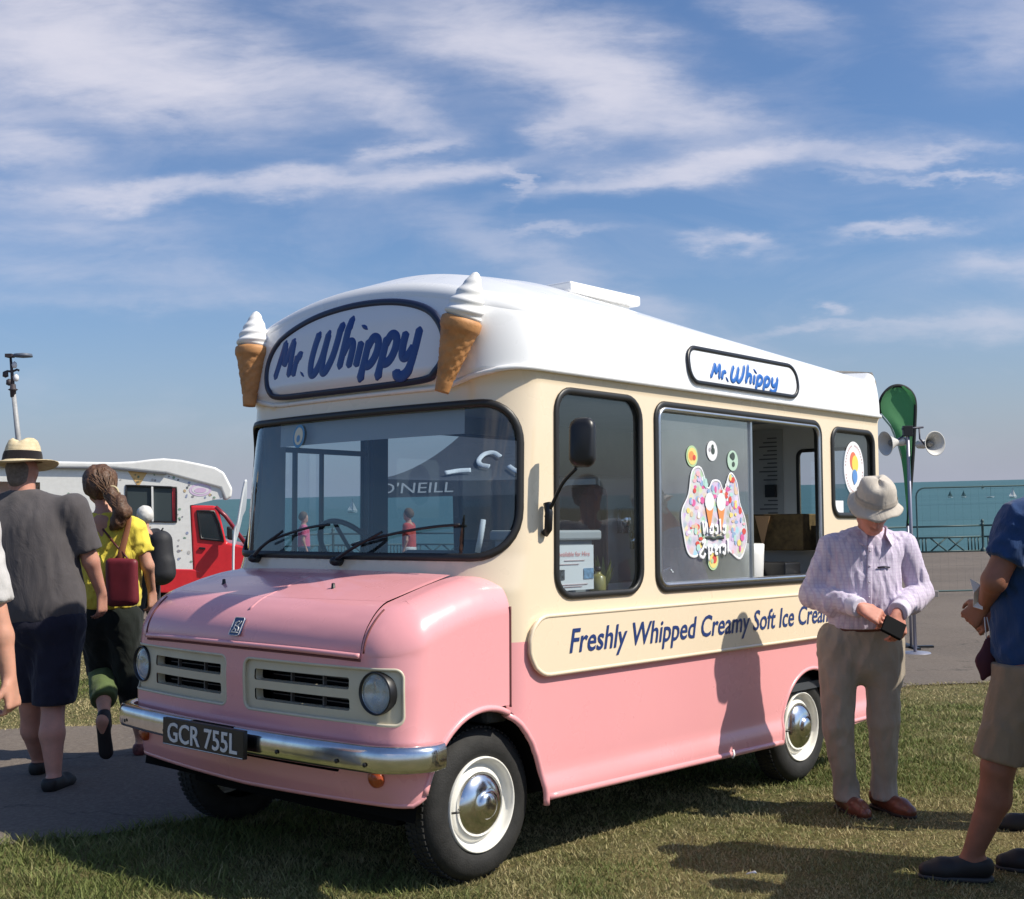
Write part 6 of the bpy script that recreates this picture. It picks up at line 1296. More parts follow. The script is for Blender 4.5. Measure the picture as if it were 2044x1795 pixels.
def blue_man():
    Y0 = 4.98
    def J(x, y, dy=0.): return at(x, y, Y0 + dy)
    p0 = at(2030, 1740, Y0); o, inv, g = folk_base('person in navy blue T-shirt and khaki shorts at the edge of the queue, black sandals', 'person', p0)
    def par(x): x.location = -Vector(inv); return x
    sk = skin_mat('skin_tanned', (.30, .135, .085)); f = nz([-1, .35, -.05]); up = Z3
    hc = J(2132, 905, .05); neck = J(2112, 985, .03); sA, sB = J(2040, 1045, -.14), J(2090, 1045, .18); eA, eB = J(1988, 1172, -.10), J(2050, 1190, .16); wA, wB = J(1968, 1218, .10), J(1998, 1222, .16)
    eA = J(1984, 1160, -.16); wA = J(1966, 1205, .02)
    hA, hB = J(2050, 1350, -.08), J(2080, 1350, .08); kA, kB = J(1992, 1530, -.10), J(2085, 1540, .10); aA, aB = J(1936, 1716, -.02), J(2090, 1725, .10)
    tA = aA + A([-.15, .04, 0]); tA[2] = float(gz(*tA[:2])); tB = aB + A([-.15, .04, 0]); tB[2] = float(gz(*tB[:2]))
    B = Blob(.0085, .02); head(B, hc, up, f); B.cap(neck - Z3 * .03, hc - Z3 * .04, .058, .056, None, .02); B.chain([sA, neck - Z3 * .08, sB], [.06, .07, .06], None, .04); B.cap(neck - Z3 * .1, J(2062, 1330), .11, .13, None, .05)
    B.chain([sA, eA, wA], [.056, .047, .029], None, .02); B.chain([sB, eB, wB], [.056, .047, .029], None, .02)
    hand(B, wA, nz([-.35, .35, -.5]), nz([-.6, -.8, .1]), 1, .8, .185); hand(B, wB, nz([-.75, .1, -.4]), nz([.2, -.8, .5]), -1, .85, .185)
    for hp, kn, an, to in ((hA, kA, aA, tA), (hB, kB, aB, tB)): B.chain([hp, kn, kn * .66 + an * .34 + A([.025, 0, 0]), an], [.10, .062, .062, .036], None, .02); foot(B, an, to + Z3 * .025, .038)
    par(B.build('body', sk, o))
    tm = cloth('navy_tshirt', (.022, .055, .15), None, .9, .5); S = Blob(.009, .04); S.chain([sA, neck - Z3 * .07, sB], [.085, .095, .085], None, .05); S.cap(J(2052, 1080, -.04), J(2058, 1290, -.04), .145, .150, None, .07); S.cap(J(2080, 1080, .08), J(2080, 1290, .08), .145, .155, None, .07)
    S.chain([sA, sA * .35 + eA * .65], [.086, .078], None, .03, True); S.chain([sB, sB * .35 + eB * .65], [.086, .078], None, .03, True); S.disp = wrinkle((34, 34, 26), .016, 61); S.cut(J(2062, 1334), (0, 0, -1)); S.cut(neck + Z3 * .0, (0, 0, 1)); par(S.build('t_shirt', tm, o, 1))
    km = cloth('khaki_shorts', (.27, .195, .125), None, .9, .45); S = Blob(.009, .03); S.cap(J(2058, 1335, -.05), J(2072, 1335, .06), .150, .150, None, .04); S.chain([hA, kA + A([0, 0, .02])], [.128, .096], None, .03); S.chain([hB, kB], [.128, .096], None, .03); S.disp = wrinkle((30, 30, 16), .014, 66); S.cut(J(2060, 1318), (0, 0, 1)); q = kA + Z3 * .02; S.cut(q, nz([-.25, 0, -1])); par(S.build('shorts', km, o, 1))
    bk = mat('sandal_black', (.015, .012, .012), .6)
    for an, to in ((aA, tA), (aB, tB)): par(shoe('sandal', an, to, bk, o, .008, .050, True, mat('sole_grey', (.05, .05, .05), .7)))
    S = Blob(.009, .02); S.cap(hc + Z3 * .035, hc + Z3 * .02 - f * .02, .100, .098); S.cut(hc + f * .05, nz(f - Z3 * .4)); par(S.build('hair', mat('grey_hair', (.16, .13, .11), .85, noise=.3, nscale=60.), o))
    # tissue and a maroon face mask on white loops, both in the hand
    q = J(1952, 1182, .0); m = MB(); m.add([q + A(v) for v in [(-.030, 0, .055), (.004, -.02, .030), (.020, .01, -.02), (.010, -.02, -.07), (-.018, .01, -.060), (-.024, -.015, .0)]], [(0, 1, 5), (1, 2, 5), (2, 4, 5), (2, 3, 4)]); t = m.build('paper_tissue', mat('tissue_white', (.78, .76, .74), .8), None); s_ = t.modifiers.new('t', 'SOLIDIFY'); s_.thickness = .004; tag(t, 'crumpled white paper tissue in the hand of the person in navy T-shirt', 'tissue')
    e = empty('face_mask', 'dark maroon cloth face mask dangling by white loops from a hand', 'face mask', tuple(J(1968, 1320, .0))); c = A(e.location)
    S = Blob(.005, .008); a, b = J(1974, 1278, 0), J(1960, 1352, 0)
    S.cap(J(1974, 1282, 0), J(1964, 1320, .0), .020, .030, ((0, 1, 0), .45), .02); S.cap(J(1964, 1320, .0), J(1962, 1354, .0), .030, .012, ((0, 1, 0), .45), .02); S.cap(J(1980, 1285, 0), J(1975, 1340, .0), .012, .018, ((0, 1, 0), .45), .02); x = S.build('mask_cloth', mat('mask_maroon', (.075, .018, .028), .85), e, 1); x.location = -Vector(c)
    for dx in (0, 8): V, F = tube([J(1965 + dx * .6, 1232, 0), J(1967 + dx, 1255, 0), J(1970 + dx, 1284, 0)], .0022, False, 5); x = raw('ear_loop', V, F, mat('loop_white', (.7, .7, .72), .7), e, True); x.location = -Vector(c)
def build_people():
    old_man(); hat_man(); woman(); blue_man()
    grey = cloth('grey_trousers', (.20, .21, .22)); navy = cloth('denim_dark', (.03, .05, .10)); wht = cloth('pale_tshirt', (.55, .53, .52)); 
    simple_person('person in grey trousers standing behind the one in khaki shorts, mostly hidden', 2066, 5.80, 1.72, (-1, .3), wht, grey, (.2, .15, .1), ('fair2', (.50, .28, .2)), None, .014, X=2.60, stride=.20)
    Q = 'people queueing for ice cream, out of frame'
    simple_person('person in dark jeans and pale T-shirt queueing next to the van, out of frame', 2280, 4.50, 1.74, (-1, .5), wht, navy, (.1, .07, .05), ('fair2', (.50, .28, .2)), None, .02, X=2.32)
    simple_person('person in blue shirt waiting further back in the queue, out of frame', 2500, 4.55, 1.80, (-1, .3), cloth('blue_shirt', (.15, .25, .42)), grey, (.1, .07, .05), ('fair2', (.50, .28, .2)), None, .02, X=3.02)
    simple_person('person in green top last in the queue, out of frame', 2600, 3.85, 1.70, (-1, .6), cloth('green_top', (.12, .25, .15)), navy, (.1, .07, .05), ('fair2', (.50, .28, .2)), None, .02, X=3.05)
    # left edge: dark haired person, arm in view
    k = 1.; YL = 4.35; X0 = at(-150, 1000, YL)[0]; g = float(gz(X0, YL))
    q = lambda x, y: at(x, y, YL) - A([X0, YL, g])
    simple_person('dark haired person in pale grey T-shirt at the very edge, one arm in view', -48, YL, 1.74, (0.1, 1), wht, navy, (.02, .015, .012), ('warm2', (.56, .30, .21)), None, .010, arms=[(q(-350, 1230), q(-340, 1330)), (q(4, 1270), q(18, 1355))], X=X0)
    # white haired person with black rucksack in front of the second van
    o, L, inv = simple_person('white haired person in dark coat with black rucksack before the red and white van', 285, 14.5, 1.66, (-.9, .4), cloth('dark_coat', (.02, .02, .024)), cloth('dark_coat', (.02, .02, .024)), (.6, .58, .55), ('fair2', (.50, .28, .2)), None, .016, X=float(at(288, 1000, 14.5)[0]))
    r = empty('rucksack', 'black rucksack on the back of the white haired person', 'rucksack', tuple(A(o.location) + L(0, -.25, 1.15))); S = Blob(.014, .04); S.cap((0, 0, .16), (0, 0, -.20), .13, .15, None, .05); S.cap(A([0, 0, -.1]) - L(0, .07, 0), A([0, 0, -.2]) - L(0, .08, 0), .10, .10, None, .05); S.build('pack', mat('pack_black', (.018, .018, .022), .7, noise=.3, nscale=8.), r, 1)
    V, F = tube([(0, 0, .27), (0.03, -.02, .31), (.0, -.03, .27)], .010, False, 6); raw('grab_loop', V, F, BLACK, r, True)
    simple_person('distant person in bright pink top on the promenade, seen through the windscreen', 605, 26., 1.65, (1, .2), cloth('pink_top', (.65, .12, .22)), navy, (.1, .06, .04), ('fair2', (.50, .28, .2)), None, .03, X=float(at(605, 1000, 26.)[0]))
    simple_person('distant person in red top on the promenade by the black gazebo', 815, 24., 1.7, (-1, .2), cloth('red_top', (.45, .06, .05)), wht, (.1, .06, .04), ('fair2', (.50, .28, .2)), None, .03, X=float(at(815, 1000, 24.)[0]))
build_people()
# ------------------------------------------------------------------ background things
def extrude_xz(poly, y0, y1):
    p = np.asarray(poly, dtype=float); k = len(p); V = np.vstack([np.stack([p[:, 0], np.full(k, y0), p[:, 1]], 1), np.stack([p[:, 0], np.full(k, y1), p[:, 1]], 1)])
    return V, [tuple(range(k))[::-1], tuple(range(k, 2 * k))] + [(i, (i + 1) % k, (i + 1) % k + k, i + k) for i in range(k)]
def second_van():
    Y = 20.6; TH = radians(14.); X0 = at(445, 1000, Y)[0]; g = float(gz(X0, 20.))
    v = empty('ice_cream_van', 'white ice cream van with red cab and many small stickers, parked behind the people', 'ice cream van', (X0, Y, g), rz=TH)
    def q(x, y):
        d = ray(x, y); k = (X0 * -sin(TH) + Y * cos(TH)) / (d[0] * -sin(TH) + d[1] * cos(TH)); p = d * k; return ((p[0] - X0) * cos(TH) + (p[1] - Y) * sin(TH), EYE + p[2] - g)
    wp = mat('white_van_paint', (.80, .79, .76), .35, coat=.3, noise=.05); red = mat('red_van_paint', (.62, .025, .035), .3, coat=.5, noise=.08)
    def part(name, pts, y0, y1, m, bev=.03, parent=v): V, F = extrude_xz([q(*p) for p in pts], y0, y1); o = raw(name, V, F, m, parent, False); b = o.modifiers.new('b', 'BEVEL'); b.width = bev; b.segments = 3; b.limit_method = 'ANGLE'; b.angle_limit = radians(20); return o
    # body side with the serving hatch left open
    x0 = -230; body_pts = [(x0, 930), (225, 936), (330, 946), (440, 968), (444, 994), (379, 1009), (385, 1137), (x0, 1122)]
    P = A([q(*p) for p in body_pts]); hol = A([q(252, 969), q(352, 973), q(352, 1042), q(252, 1040)]); hol2 = A([q(-60, 960), q(80, 963), q(80, 1030), q(-60, 1028)])
    fn = lambda yy: (lambda u: (np.stack([u[:, 0], np.full(len(u), yy), u[:, 1]], 1), np.tile([0, -1., 0], (len(u), 1))))
    def stick(T, b, tc):
        vo = T.node('ShaderNodeTexVoronoi'); T.l.new(T.mapping(tc, (9., 1., 9.)), vo.inputs[0]); vo.inputs['Scale'].default_value = 1.; n = T.noise(tc, 14., 4., .6)
        T.l.new((.80, .79, .76) if False else T.ramp(n, [(.3, (.74, .73, .70)), (.7, (.82, .81, .78))]), b.inputs['Base Color'])
    side = sheet('body_side', P, [hol, hol2], fn(0.), .3, mat('white_van_side', (.8, .79, .76), .4, fn=stick), v)
    pale = [p for p in body_pts]
    V, F = extrude_xz([q(*p) for p in body_pts], .03, 2.05); o = raw('body_shell', V, F, wp, v, False); 
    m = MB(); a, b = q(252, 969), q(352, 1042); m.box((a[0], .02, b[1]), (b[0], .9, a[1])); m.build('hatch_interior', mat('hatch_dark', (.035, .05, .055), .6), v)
    bpy.data.objects.remove(o)
    # walls behind the side so that the box is closed
    m = MB(); r0, r1 = q(x0, 930), q(385, 1137); m.box((r0[0], .95, r1[1]), (r1[0], 2.05, r0[1])); m.build('body_box', wp, v)
    part('roof', [(x0, 922), (110, 921), (225, 923), (270, 921), (300, 917), (326, 915), (360, 918), (400, 926), (430, 933), (447, 943), (455, 958), (464, 976), (462, 992), (450, 1000), (440, 975), (330, 945), (225, 935), (x0, 931)], -.04, 2.08, wp, .04)
    part('gutter', [(x0, 928), (225, 934.5), (332, 945.5), (332, 948), (225, 937), (x0, 931)], -.06, -.0, mat('gutter_grey', (.10, .10, .11), .6), .003)
    part('lower_panel', [(x0, 1121), (385, 1136.5), (400, 1140), (395, 1185), (x0, 1172)], -.01, 2.04, red, .02)
    part('cab', [(379, 1008.5), (428, 1009.5), (436, 1014), (452, 1083), (520, 1097), (524, 1180), (395, 1183), (385, 1136)], -.005, 2.04, red, .05)
    P0 = [A([q(430, 1012)[0], .02, q(430, 1012)[1]]), A([q(450, 1030)[0], .02, q(450, 1030)[1]]), A([q(492, 1088)[0], .02, q(492, 1088)[1]])]; V, F = tube(P0, .035, False, 8); raw('windscreen_pillar', V, F, mat('dark_red', (.22, .015, .03), .4, coat=.3), v, True); V = A([P0[0], P0[2], P0[2] + A([0, 1.95, 0]), P0[0] + A([0, 1.95, 0])]); raw('windscreen', V, [(0, 1, 2, 3)], glass_mat('far_glass', (.6, .66, .68), 1.2, .15), v, False)
    gl = glass_mat('cab_glass', (.12, .14, .15), 1.3)
    for nm, pts in (('door_window', [(394, 1020), (427, 1021), (437, 1045), (446, 1080), (401, 1075)]),):
        o = part(nm, pts, -.016, -.004, mat('cab_window_dark', (.02, .03, .035), .1, coat=1.), .003)
        L = densify(A([q(*p) for p in pts]), .1); V, F = tube(np.stack([L[:, 0], np.full(len(L), -.016), L[:, 1]], 1), .022, True, 6); raw('window_rubber', V, F, BLACK, o, True)
    part('door_handle', [(398, 1092), (410, 1093), (410, 1097), (398, 1096)], -.04, .0, BLACK, .004)
    part('wing_mirror', [(452, 1050), (463, 1052), (464, 1078), (453, 1076)], -.30, -.12, BLACK, .03)
    m = MB(); a, b = q(304, 971), q(304, 1042); m.box((a[0] - .015, -.02, b[1]), (a[0] + .015, .02, a[1])); m.build('window_bar', wp, v)
    m = MB(); a, b = q(350, 971), q(352, 1042); m.box((a[0] - .05, .01, b[1]), (b[0], .05, a[1])); m.build('window_edge', red, v)
    L = densify(hol, .1); V, F = tube(np.stack([L[:, 0], np.full(len(L), -.004), L[:, 1]], 1), .018, True, 6); raw('window_rubber', V, F, BLACK, v, True)
    m = MB(); a, b = q(258, 1036), q(330, 1036); 
    for i, (cx, w, hh, mm) in enumerate(((264, 8, 22, 'a'), (285, 14, 14, 'b'), (318, 10, 26, 'c'), (335, 8, 40, 'd'), (344, 7, 55, 'e'))):
        a, b = q(cx - w / 2, 1041 - hh), q(cx + w / 2, 1041); m = MB(); m.box((a[0], .10, b[1]), (b[0], .25, a[1])); m.build('stock_item', mat('stock_%s' % mm, [(.45, .42, .40), (.30, .28, .26), (.10, .22, .40), (.10, .12, .35), (.45, .05, .08)][i], .6), v)
    # many little stickers and the pale logo
    rg = random.Random(12); pal = [(.30, .28, .30), (.25, .38, .28), (.50, .28, .26), (.30, .34, .48), (.55, .42, .25), (.5, .48, .46), (.62, .42, .46), (.12, .13, .13)]
    pts = [(rg.uniform(355, 382), rg.uniform(965, 1130)) for _ in range(20)] + [(rg.uniform(250, 380), rg.uniform(1050, 1130)) for _ in range(26)] + [(rg.uniform(235, 380), rg.uniform(948, 964)) for _ in range(16)] + [(rg.uniform(120, 160), rg.uniform(950, 1100)) for _ in range(8)] + [(rg.uniform(384, 432), rg.uniform(975, 998)) for _ in range(8)]
    for (x, y) in pts:
        c = q(x, y); r = rg.uniform(.012, .028); p = circ(c[0], c[1], r, 8, r * rg.uniform(.7, 1.2)); raw('sticker', np.stack([p[:, 0], np.full(8, -.004), p[:, 1]], 1), [tuple(range(8))], mat('stk%d' % rg.randrange(8), pal[rg.randrange(8)], .6), side, False)
    for cx, cy, rx, ry, c_ in ((400, 978, 22, 13, (.72, .56, .74)), (400, 978, 17, 9, (.78, .74, .78)), (400, 979, 12, 5, (.70, .50, .70))):
        c = q(cx, cy); p = circ(c[0], c[1], rx / 123., 24, ry / 123.); k = -.004 - .002 * ((22 - rx) / 4); raw('swirl_logo', np.stack([p[:, 0], np.full(24, k), p[:, 1]], 1), [tuple(range(24))], mat('swirl%d' % rx, c_, .6), side, False)
    c = q(276, 953); raw('cone_logo', A([(c[0] - .16, -.004, c[1] + .10), (c[0] + .16, -.004, c[1] + .10), (c[0], -.004, c[1] - .16)]), [(0, 1, 2)], mat('cone_logo', (.70, .45, .18), .6), side, False)
    # wheels
    for x in (-40, 455):
        cx = q(x, 1180)[0]; m = MB(); m.lathe([(.16, .02), (.19, .0), (.30, .0), (.335, .04), (.335, .20), (.2, .22)], (cx, .0, .335), 'y', 28); w = m.build('wheel', TYRE, v, True); m = MB(); m.lathe([(.2, .01), (.18, .03), (0, .03)], (cx, .0, .335), 'y', 20); m.build('rim', mat('steel_rim', (.35, .35, .36), .4, .8), w, True)
    m = MB(); m.box((q(x0, 0)[0], .1, .2), (q(500, 0)[0], 1.9, .5)); m.build('chassis', DARK, v)
def gazebo():
    Y = 15.; k = FPX / Y; g = float(gz(0, 16)); c = at(972, 1000, Y + 1.4); e = empty('gazebo', 'black pop-up gazebo with white lettering on its valance, seen through the van windows', 'gazebo', (c[0], c[1], g)); X0, Y0 = c[0], c[1]
    cl = cloth('gazebo_black', (.045, .045, .055), None, .85, .3); w = 1.45; zb, ze, zp = 1.52 - g, 1.74 - g, 2.62 - g; n = 12; R = A([[cos(.10), -sin(.10), 0], [sin(.10), cos(.10), 0], [0, 0, 1]])
    # four concave roof panels
    for i in range(4):
        a, b = [(-w, -w), (w, -w), (w, w), (-w, w)][i], [(w, -w), (w, w), (-w, w), (-w, -w)][i]; V = []; F = []
        for j in range(n + 1):
            t = j / n; z = ze + (zp - ze) * t ** 1.7
            for s in range(n + 1): u = s / n; V.append((((a[0] * (1 - u) + b[0] * u)) * (1 - t), ((a[1] * (1 - u) + b[1] * u)) * (1 - t), z - .05 * sin(pi * u) * (1 - t)))
        for j in range(n):
            for s in range(n): F.append((j * (n + 1) + s, j * (n + 1) + s + 1, (j + 1) * (n + 1) + s + 1, (j + 1) * (n + 1) + s))
        raw('roof_panel', A(V) @ R.T, F, cl, e, True)
        V = []
        for s in range(n + 1):
            u = s / n; x, y = a[0] * (1 - u) + b[0] * u, a[1] * (1 - u) + b[1] * u; sg = .05 * sin(pi * u); V += [(x, y, ze - sg), (x * 1.005, y * 1.005, ze - .23)]
        raw('valance', A(V) @ R.T, [(2 * s, 2 * s + 1, 2 * s + 3, 2 * s + 2) for s in range(n)], cl, e, True)
    lw = mat('gazebo_lettering', (.62, .62, .66), .7); q, F = fitfont("O'NEILL", -1.42, -.52, ze - .18, ze - .06, .15); raw('valance_lettering', np.stack([q[:, 0], np.full(len(q), -w - .016), q[:, 1]], 1) @ R.T, F, lw, e, False)
    # white wave strokes on the front roof panel
    def rp(x, t): z = ze + (zp - ze) * t ** 1.7; return A([x, -w * (1 - t) - .02, z + .015]) @ R.T
    for pts in ([(.12, .46), (.04, .52), (-.08, .50), (-.16, .41), (-.14, .33), (-.04, .29)], [(-.60, .16), (-.44, .21), (-.28, .22)], [(.20, .30), (.30, .12)], [(.64, .50), (.50, .48), (.44, .40), (.54, .34), (.66, .28), (.60, .18), (.44, .18)]):
        P3 = A([rp(*p) for p in spline(pts, 6)]); V, F = tube(P3, .032, False, 8, (0, -1., .5), .3); raw('wave_print', V, F, mat('gazebo_white', (.75, .75, .78), .7), e, True)
    for x, y in ((-w, -w), (w, -w), (w, w), (-w, w)):
        m = MB(); m.box((x * .97 - .025, y * .97 - .025, 0), (x * .97 + .025, y * .97 + .025, ze)); o = m.build('leg', mat('gazebo_leg', (.5, .5, .52), .4, .7), e); o.data.transform(Matrix([list(r) for r in R]).to_4x4())
    # side sheet with a white stripe, red kit under the tent
    m = MB(); m.box((-.52, w - .05, .0), (w, w, ze - .1)); m.box((w - .03, -w, .35), (w, w - .06, ze - .1)); m.build('side_sheet', cl, e); V, F = tube([(-.02, -w + .1, 1.52), (-.06, -w + .1, 1.30), (-.10, -w + .1, 1.12)], .035, False, 8); raw('white_stripe', V, F, mat('gazebo_white', (.75, .75, .78), .7), e, True)
    b = empty('kit_box', 'dark red kit box under the black gazebo', 'box', (X0 + .75, Y0 + .1, g)); m = MB(); m.box((-.55, -.35, .0), (.55, .35, .85)); m.build('box_body', mat('kit_red', (.16, .02, .04), .6), b, bevel=.03); m = MB(); m.box((-.57, -.37, .85), (.57, .37, .90)); m.build('box_lid', mat('kit_lid', (.05, .01, .02), .5), b, bevel=.01)
def railing():
    Y = 44.7
    gm = mat('railing_teal', (.035, .075, .075), .55); base = None
    xs = np.arange(-30, 46, 2.6) + (at(1896, 1090, Y)[0] % 2.6)
    r = empty('promenade_railing', 'dark teal cast iron railing with scrolled panels along the seafront', 'railing', (0, Y, 0))
    for i, x in enumerate(xs):
        g = float(gz(x, Y)); m = MB(); m.lathe([(.10, 0), (.10, .10), (.06, .14), (.045, .2), (.045, .95), (.07, .98), (.07, 1.02), (.04, 1.04), (.065, 1.10), (.05, 1.16), (0, 1.2)], (x, 0, g), 'z', 10); m.build('post', gm, r, True)
        if x + 2.6 > xs[-1]: break
        g2 = float(gz(x + 2.6, Y))
        m = MB()
        for hh, rr in ((.96, .036), (.56, .036), (.06, .034)): m.tube([(x, 0, g + hh), (x + 2.6, 0, g2 + hh)], rr, False, 6)
        m.build('rail', gm, r, True)
        m = MB(); z0 = (g + g2) / 2
        for k in range(4):
            cx = x + .36 + k * .63
            if k in (1, 2): 
                for rr in (.20, .10): m.tube([(cx + rr * cos(a), 0, z0 + .31 + rr * sin(a)) for a in np.linspace(0, 2 * pi, 14, endpoint=False)], .034, True, 5)
                m.tube([(cx - .3, 0, z0 + .06), (cx + .3, 0, z0 + .56)], .030, False, 5); m.tube([(cx - .3, 0, z0 + .56), (cx + .3, 0, z0 + .06)], .030, False, 5)
            else:
                for d in (-.18, -.06, .06, .18): m.tube([(cx + d, 0, z0 + .06), (cx + d, 0, z0 + .56)], .026, False, 5)
        m.build('scroll_panel', gm, r, True)
def mesh_fence():
    Y = 22.8; gm = mat('fence_green', (.06, .11, .11), .5, .4)
    xl = at(1829, 1000, Y)[0]; g = float(gz(xl + 1, Y)); f = empty('temporary_fence', 'tall green mesh fence panel with rounded corners standing on the promenade', 'fence', (xl, Y, g)); H = 2.02; W = 3.45
    for k in range(2):
        x0 = k * (W + .05); a = rrect(x0, x0 + W, .12, H, (.16, .16, .04, .04), 5); m = MB(); m.tube(np.stack([a[:, 0], 0 * a[:, 0], a[:, 1]], 1), .015, True, 8); fr = m.build('frame', gm, f, True)
        m = MB()
        for x in np.arange(x0 + .1, x0 + W, .15): m.box((x - .0005, -.0005, .14), (x + .0005, .0005, H - .02))
        for z in np.arange(.3, H, .28): m.box((x0, -.0008, z - .0008), (x0 + W, .0008, z + .0008))
        tag(m.build('mesh_wires', gm, fr), kind='stuff')
        m = MB(); m.box((x0 - .32, -.11, 0), (x0 + .32, .11, .14)); m.build('concrete_foot', mat('foot_grey', (.22, .20, .19), .9), f, bevel=.02)
def flag_and_horns():
    Y = 14.2; g = float(gz(4.4, Y)); x0 = at(1812, 1100, Y)[0]; f = empty('feather_flag', 'green teardrop flag with black edge behind the van', 'flag', (x0, Y, g))
    def q(x, y, dy=0.): p = at(x, y, Y + dy); return A([p[0] - x0, p[1] - Y, p[2] - g])
    edge = spline([q(1758, 826), q(1756, 808), q(1762, 790), q(1776, 775), q(1792, 770), q(1808, 774), q(1821, 786), q(1827, 806), q(1826, 850), q(1822, 920), q(1816, 1000), q(1812, 1052)], 5)
    V, F = tube(edge, .020, False, 8, (0, -1., 0), .6); raw('pole', V, F, mat('flag_black', (.01, .012, .012), .7), f, True)
    V, F = tube([q(1812, 1050), A([0, 0, .02])], .016, False, 8); raw('pole_base', V, F, mat('pole_lilac', (.30, .30, .36), .4, .5), f, True); m = MB(); m.box((-.25, -.03, 0), (.25, .03, .03)); m.box((-.03, -.25, 0.0), (.03, .25, .035)); m.build('flag_foot', BLACK, f)
    right = edge[np.argmax(edge[:, 2]):]; left = np.vstack([edge[:np.argmax(edge[:, 2]) + 1][::-1], spline([q(1758, 826), q(1778, 850), q(1793, 888), q(1804, 940), q(1809, 1000), q(1811, 1045)], 5)[1:]])
    n = 26; zz = np.linspace(edge[:, 2].max() - .01, q(1811, 1045)[2], n); V = []; 
    rx = np.interp(-zz, -right[:, 2], right[:, 0]); lx = np.interp(-zz, -left[:, 2], left[:, 0])
    for i in range(n):
        for t in np.linspace(0, 1, 7): V.append((lx[i] * (1 - t) + rx[i] * t, .03 * sin(t * 5 + zz[i] * 4), zz[i]))
    F = [(i * 7 + j, i * 7 + j + 1, (i + 1) * 7 + j + 1, (i + 1) * 7 + j) for i in range(n - 1) for j in range(6)]
    def trans(T, b, tc):
        b.inputs['Base Color'].default_value = (.08, .27, .11, 1); t = T.node('ShaderNodeBsdfTranslucent'); t.inputs[0].default_value = (.09, .34, .13, 1.); mx = T.node('ShaderNodeMixShader'); mx.inputs[0].default_value = .45; T.l.new(b.outputs[0], mx.inputs[1]); T.l.new(t.outputs[0], mx.inputs[2]); T.l.new(mx.outputs[0], T.n['Material Output'].inputs[0])
    raw('flag_cloth', V, F, mat('flag_green', (.055, .19, .075), .8, fn=trans), f, True)
    V, F = tube([q(1758, 828), q(1778, 852), q(1793, 888), q(1800, 915)], .010, False, 6, (0, -1., 0), .5); raw('hem', V, F, mat('hem_pale', (.35, .45, .38), .7), f, True)
    # pair of tannoy horns on their own pole
    Y2 = 13.6; x1 = at(1820, 1100, Y2)[0]; g1 = float(gz(x1, Y2)); t = empty('tannoy_pole', 'slim pole carrying two white loudspeaker horns on a cross arm', 'loudspeakers', (x1, Y2, g1))
    def w(x, y, dy=0.): p = at(x, y, Y2 + dy); return A([p[0] - x1, p[1] - Y2, p[2] - g1])
    pm = mat('pole_lilac', (.30, .30, .36), .4, .5); V, F = tube([A([0, 0, 0]), w(1811, 852)], .020, False, 10); raw('pole', V, F, pm, t, True)
    m = MB(); 
    m.lathe([(0, .03), (.16, .02), (.17, 0)], (0, 0, 0), 'z', 20); m.build('base', pm, t, True)
    V, F = tube([w(1800, 857), w(1843, 853)], .012, False, 8); raw('cross_arm', V, F, mat('arm_dark', (.05, .05, .08), .5), t, True)
    m = MB(); m.box(tuple(w(1806, 868) - A([.02, .03, .02])), tuple(w(1817, 850) + A([.02, .03, .0]))); m.build('clamp', BLACK, t, bevel=.006)
    wm = mat('horn_white', (.62, .60, .57), .4, coat=.2)
    def horn(c, d, bell, nm):
        R = frame_of(d); b = MB(); b.lathe([(.0, -.20), (.045, -.20), (.05, -.12), (.035, -.10), (.045, -.05), (.07, .0), (.100, .045), (.130, .075), (.136, .080), (.130, .082), (.10, .05), (.07, .005), (.04, -.04), (.035, -.07)], c, 'z', 30, R); o = b.build('horn', wm, t, True)
        b = MB(); b.lathe([(0, .03), (.03, .02), (.036, -.03), (.03, -.07)], c, 'z', 20, R); b.build('horn_centre', mat('horn_grey', (.20, .19, .18), .5), o, True); return o
    horn(w(1857, 886), nz([.35, -1, .0]), 1, ''); horn(w(1779, 884), nz([-1, -.35, -.1]), 1, '')
    V, F = tube([w(1835, 856), w(1836, 876), w(1846, 888)], .010, False, 6); raw('bracket', V, F, mat('arm_dark', (.05, .05, .08), .5), t, True)
    V, F = tube([w(1806, 868), w(1795, 876), w(1788, 884)], .010, False, 6); raw('bracket', V, F, mat('arm_dark', (.05, .05, .08), .5), t, True)
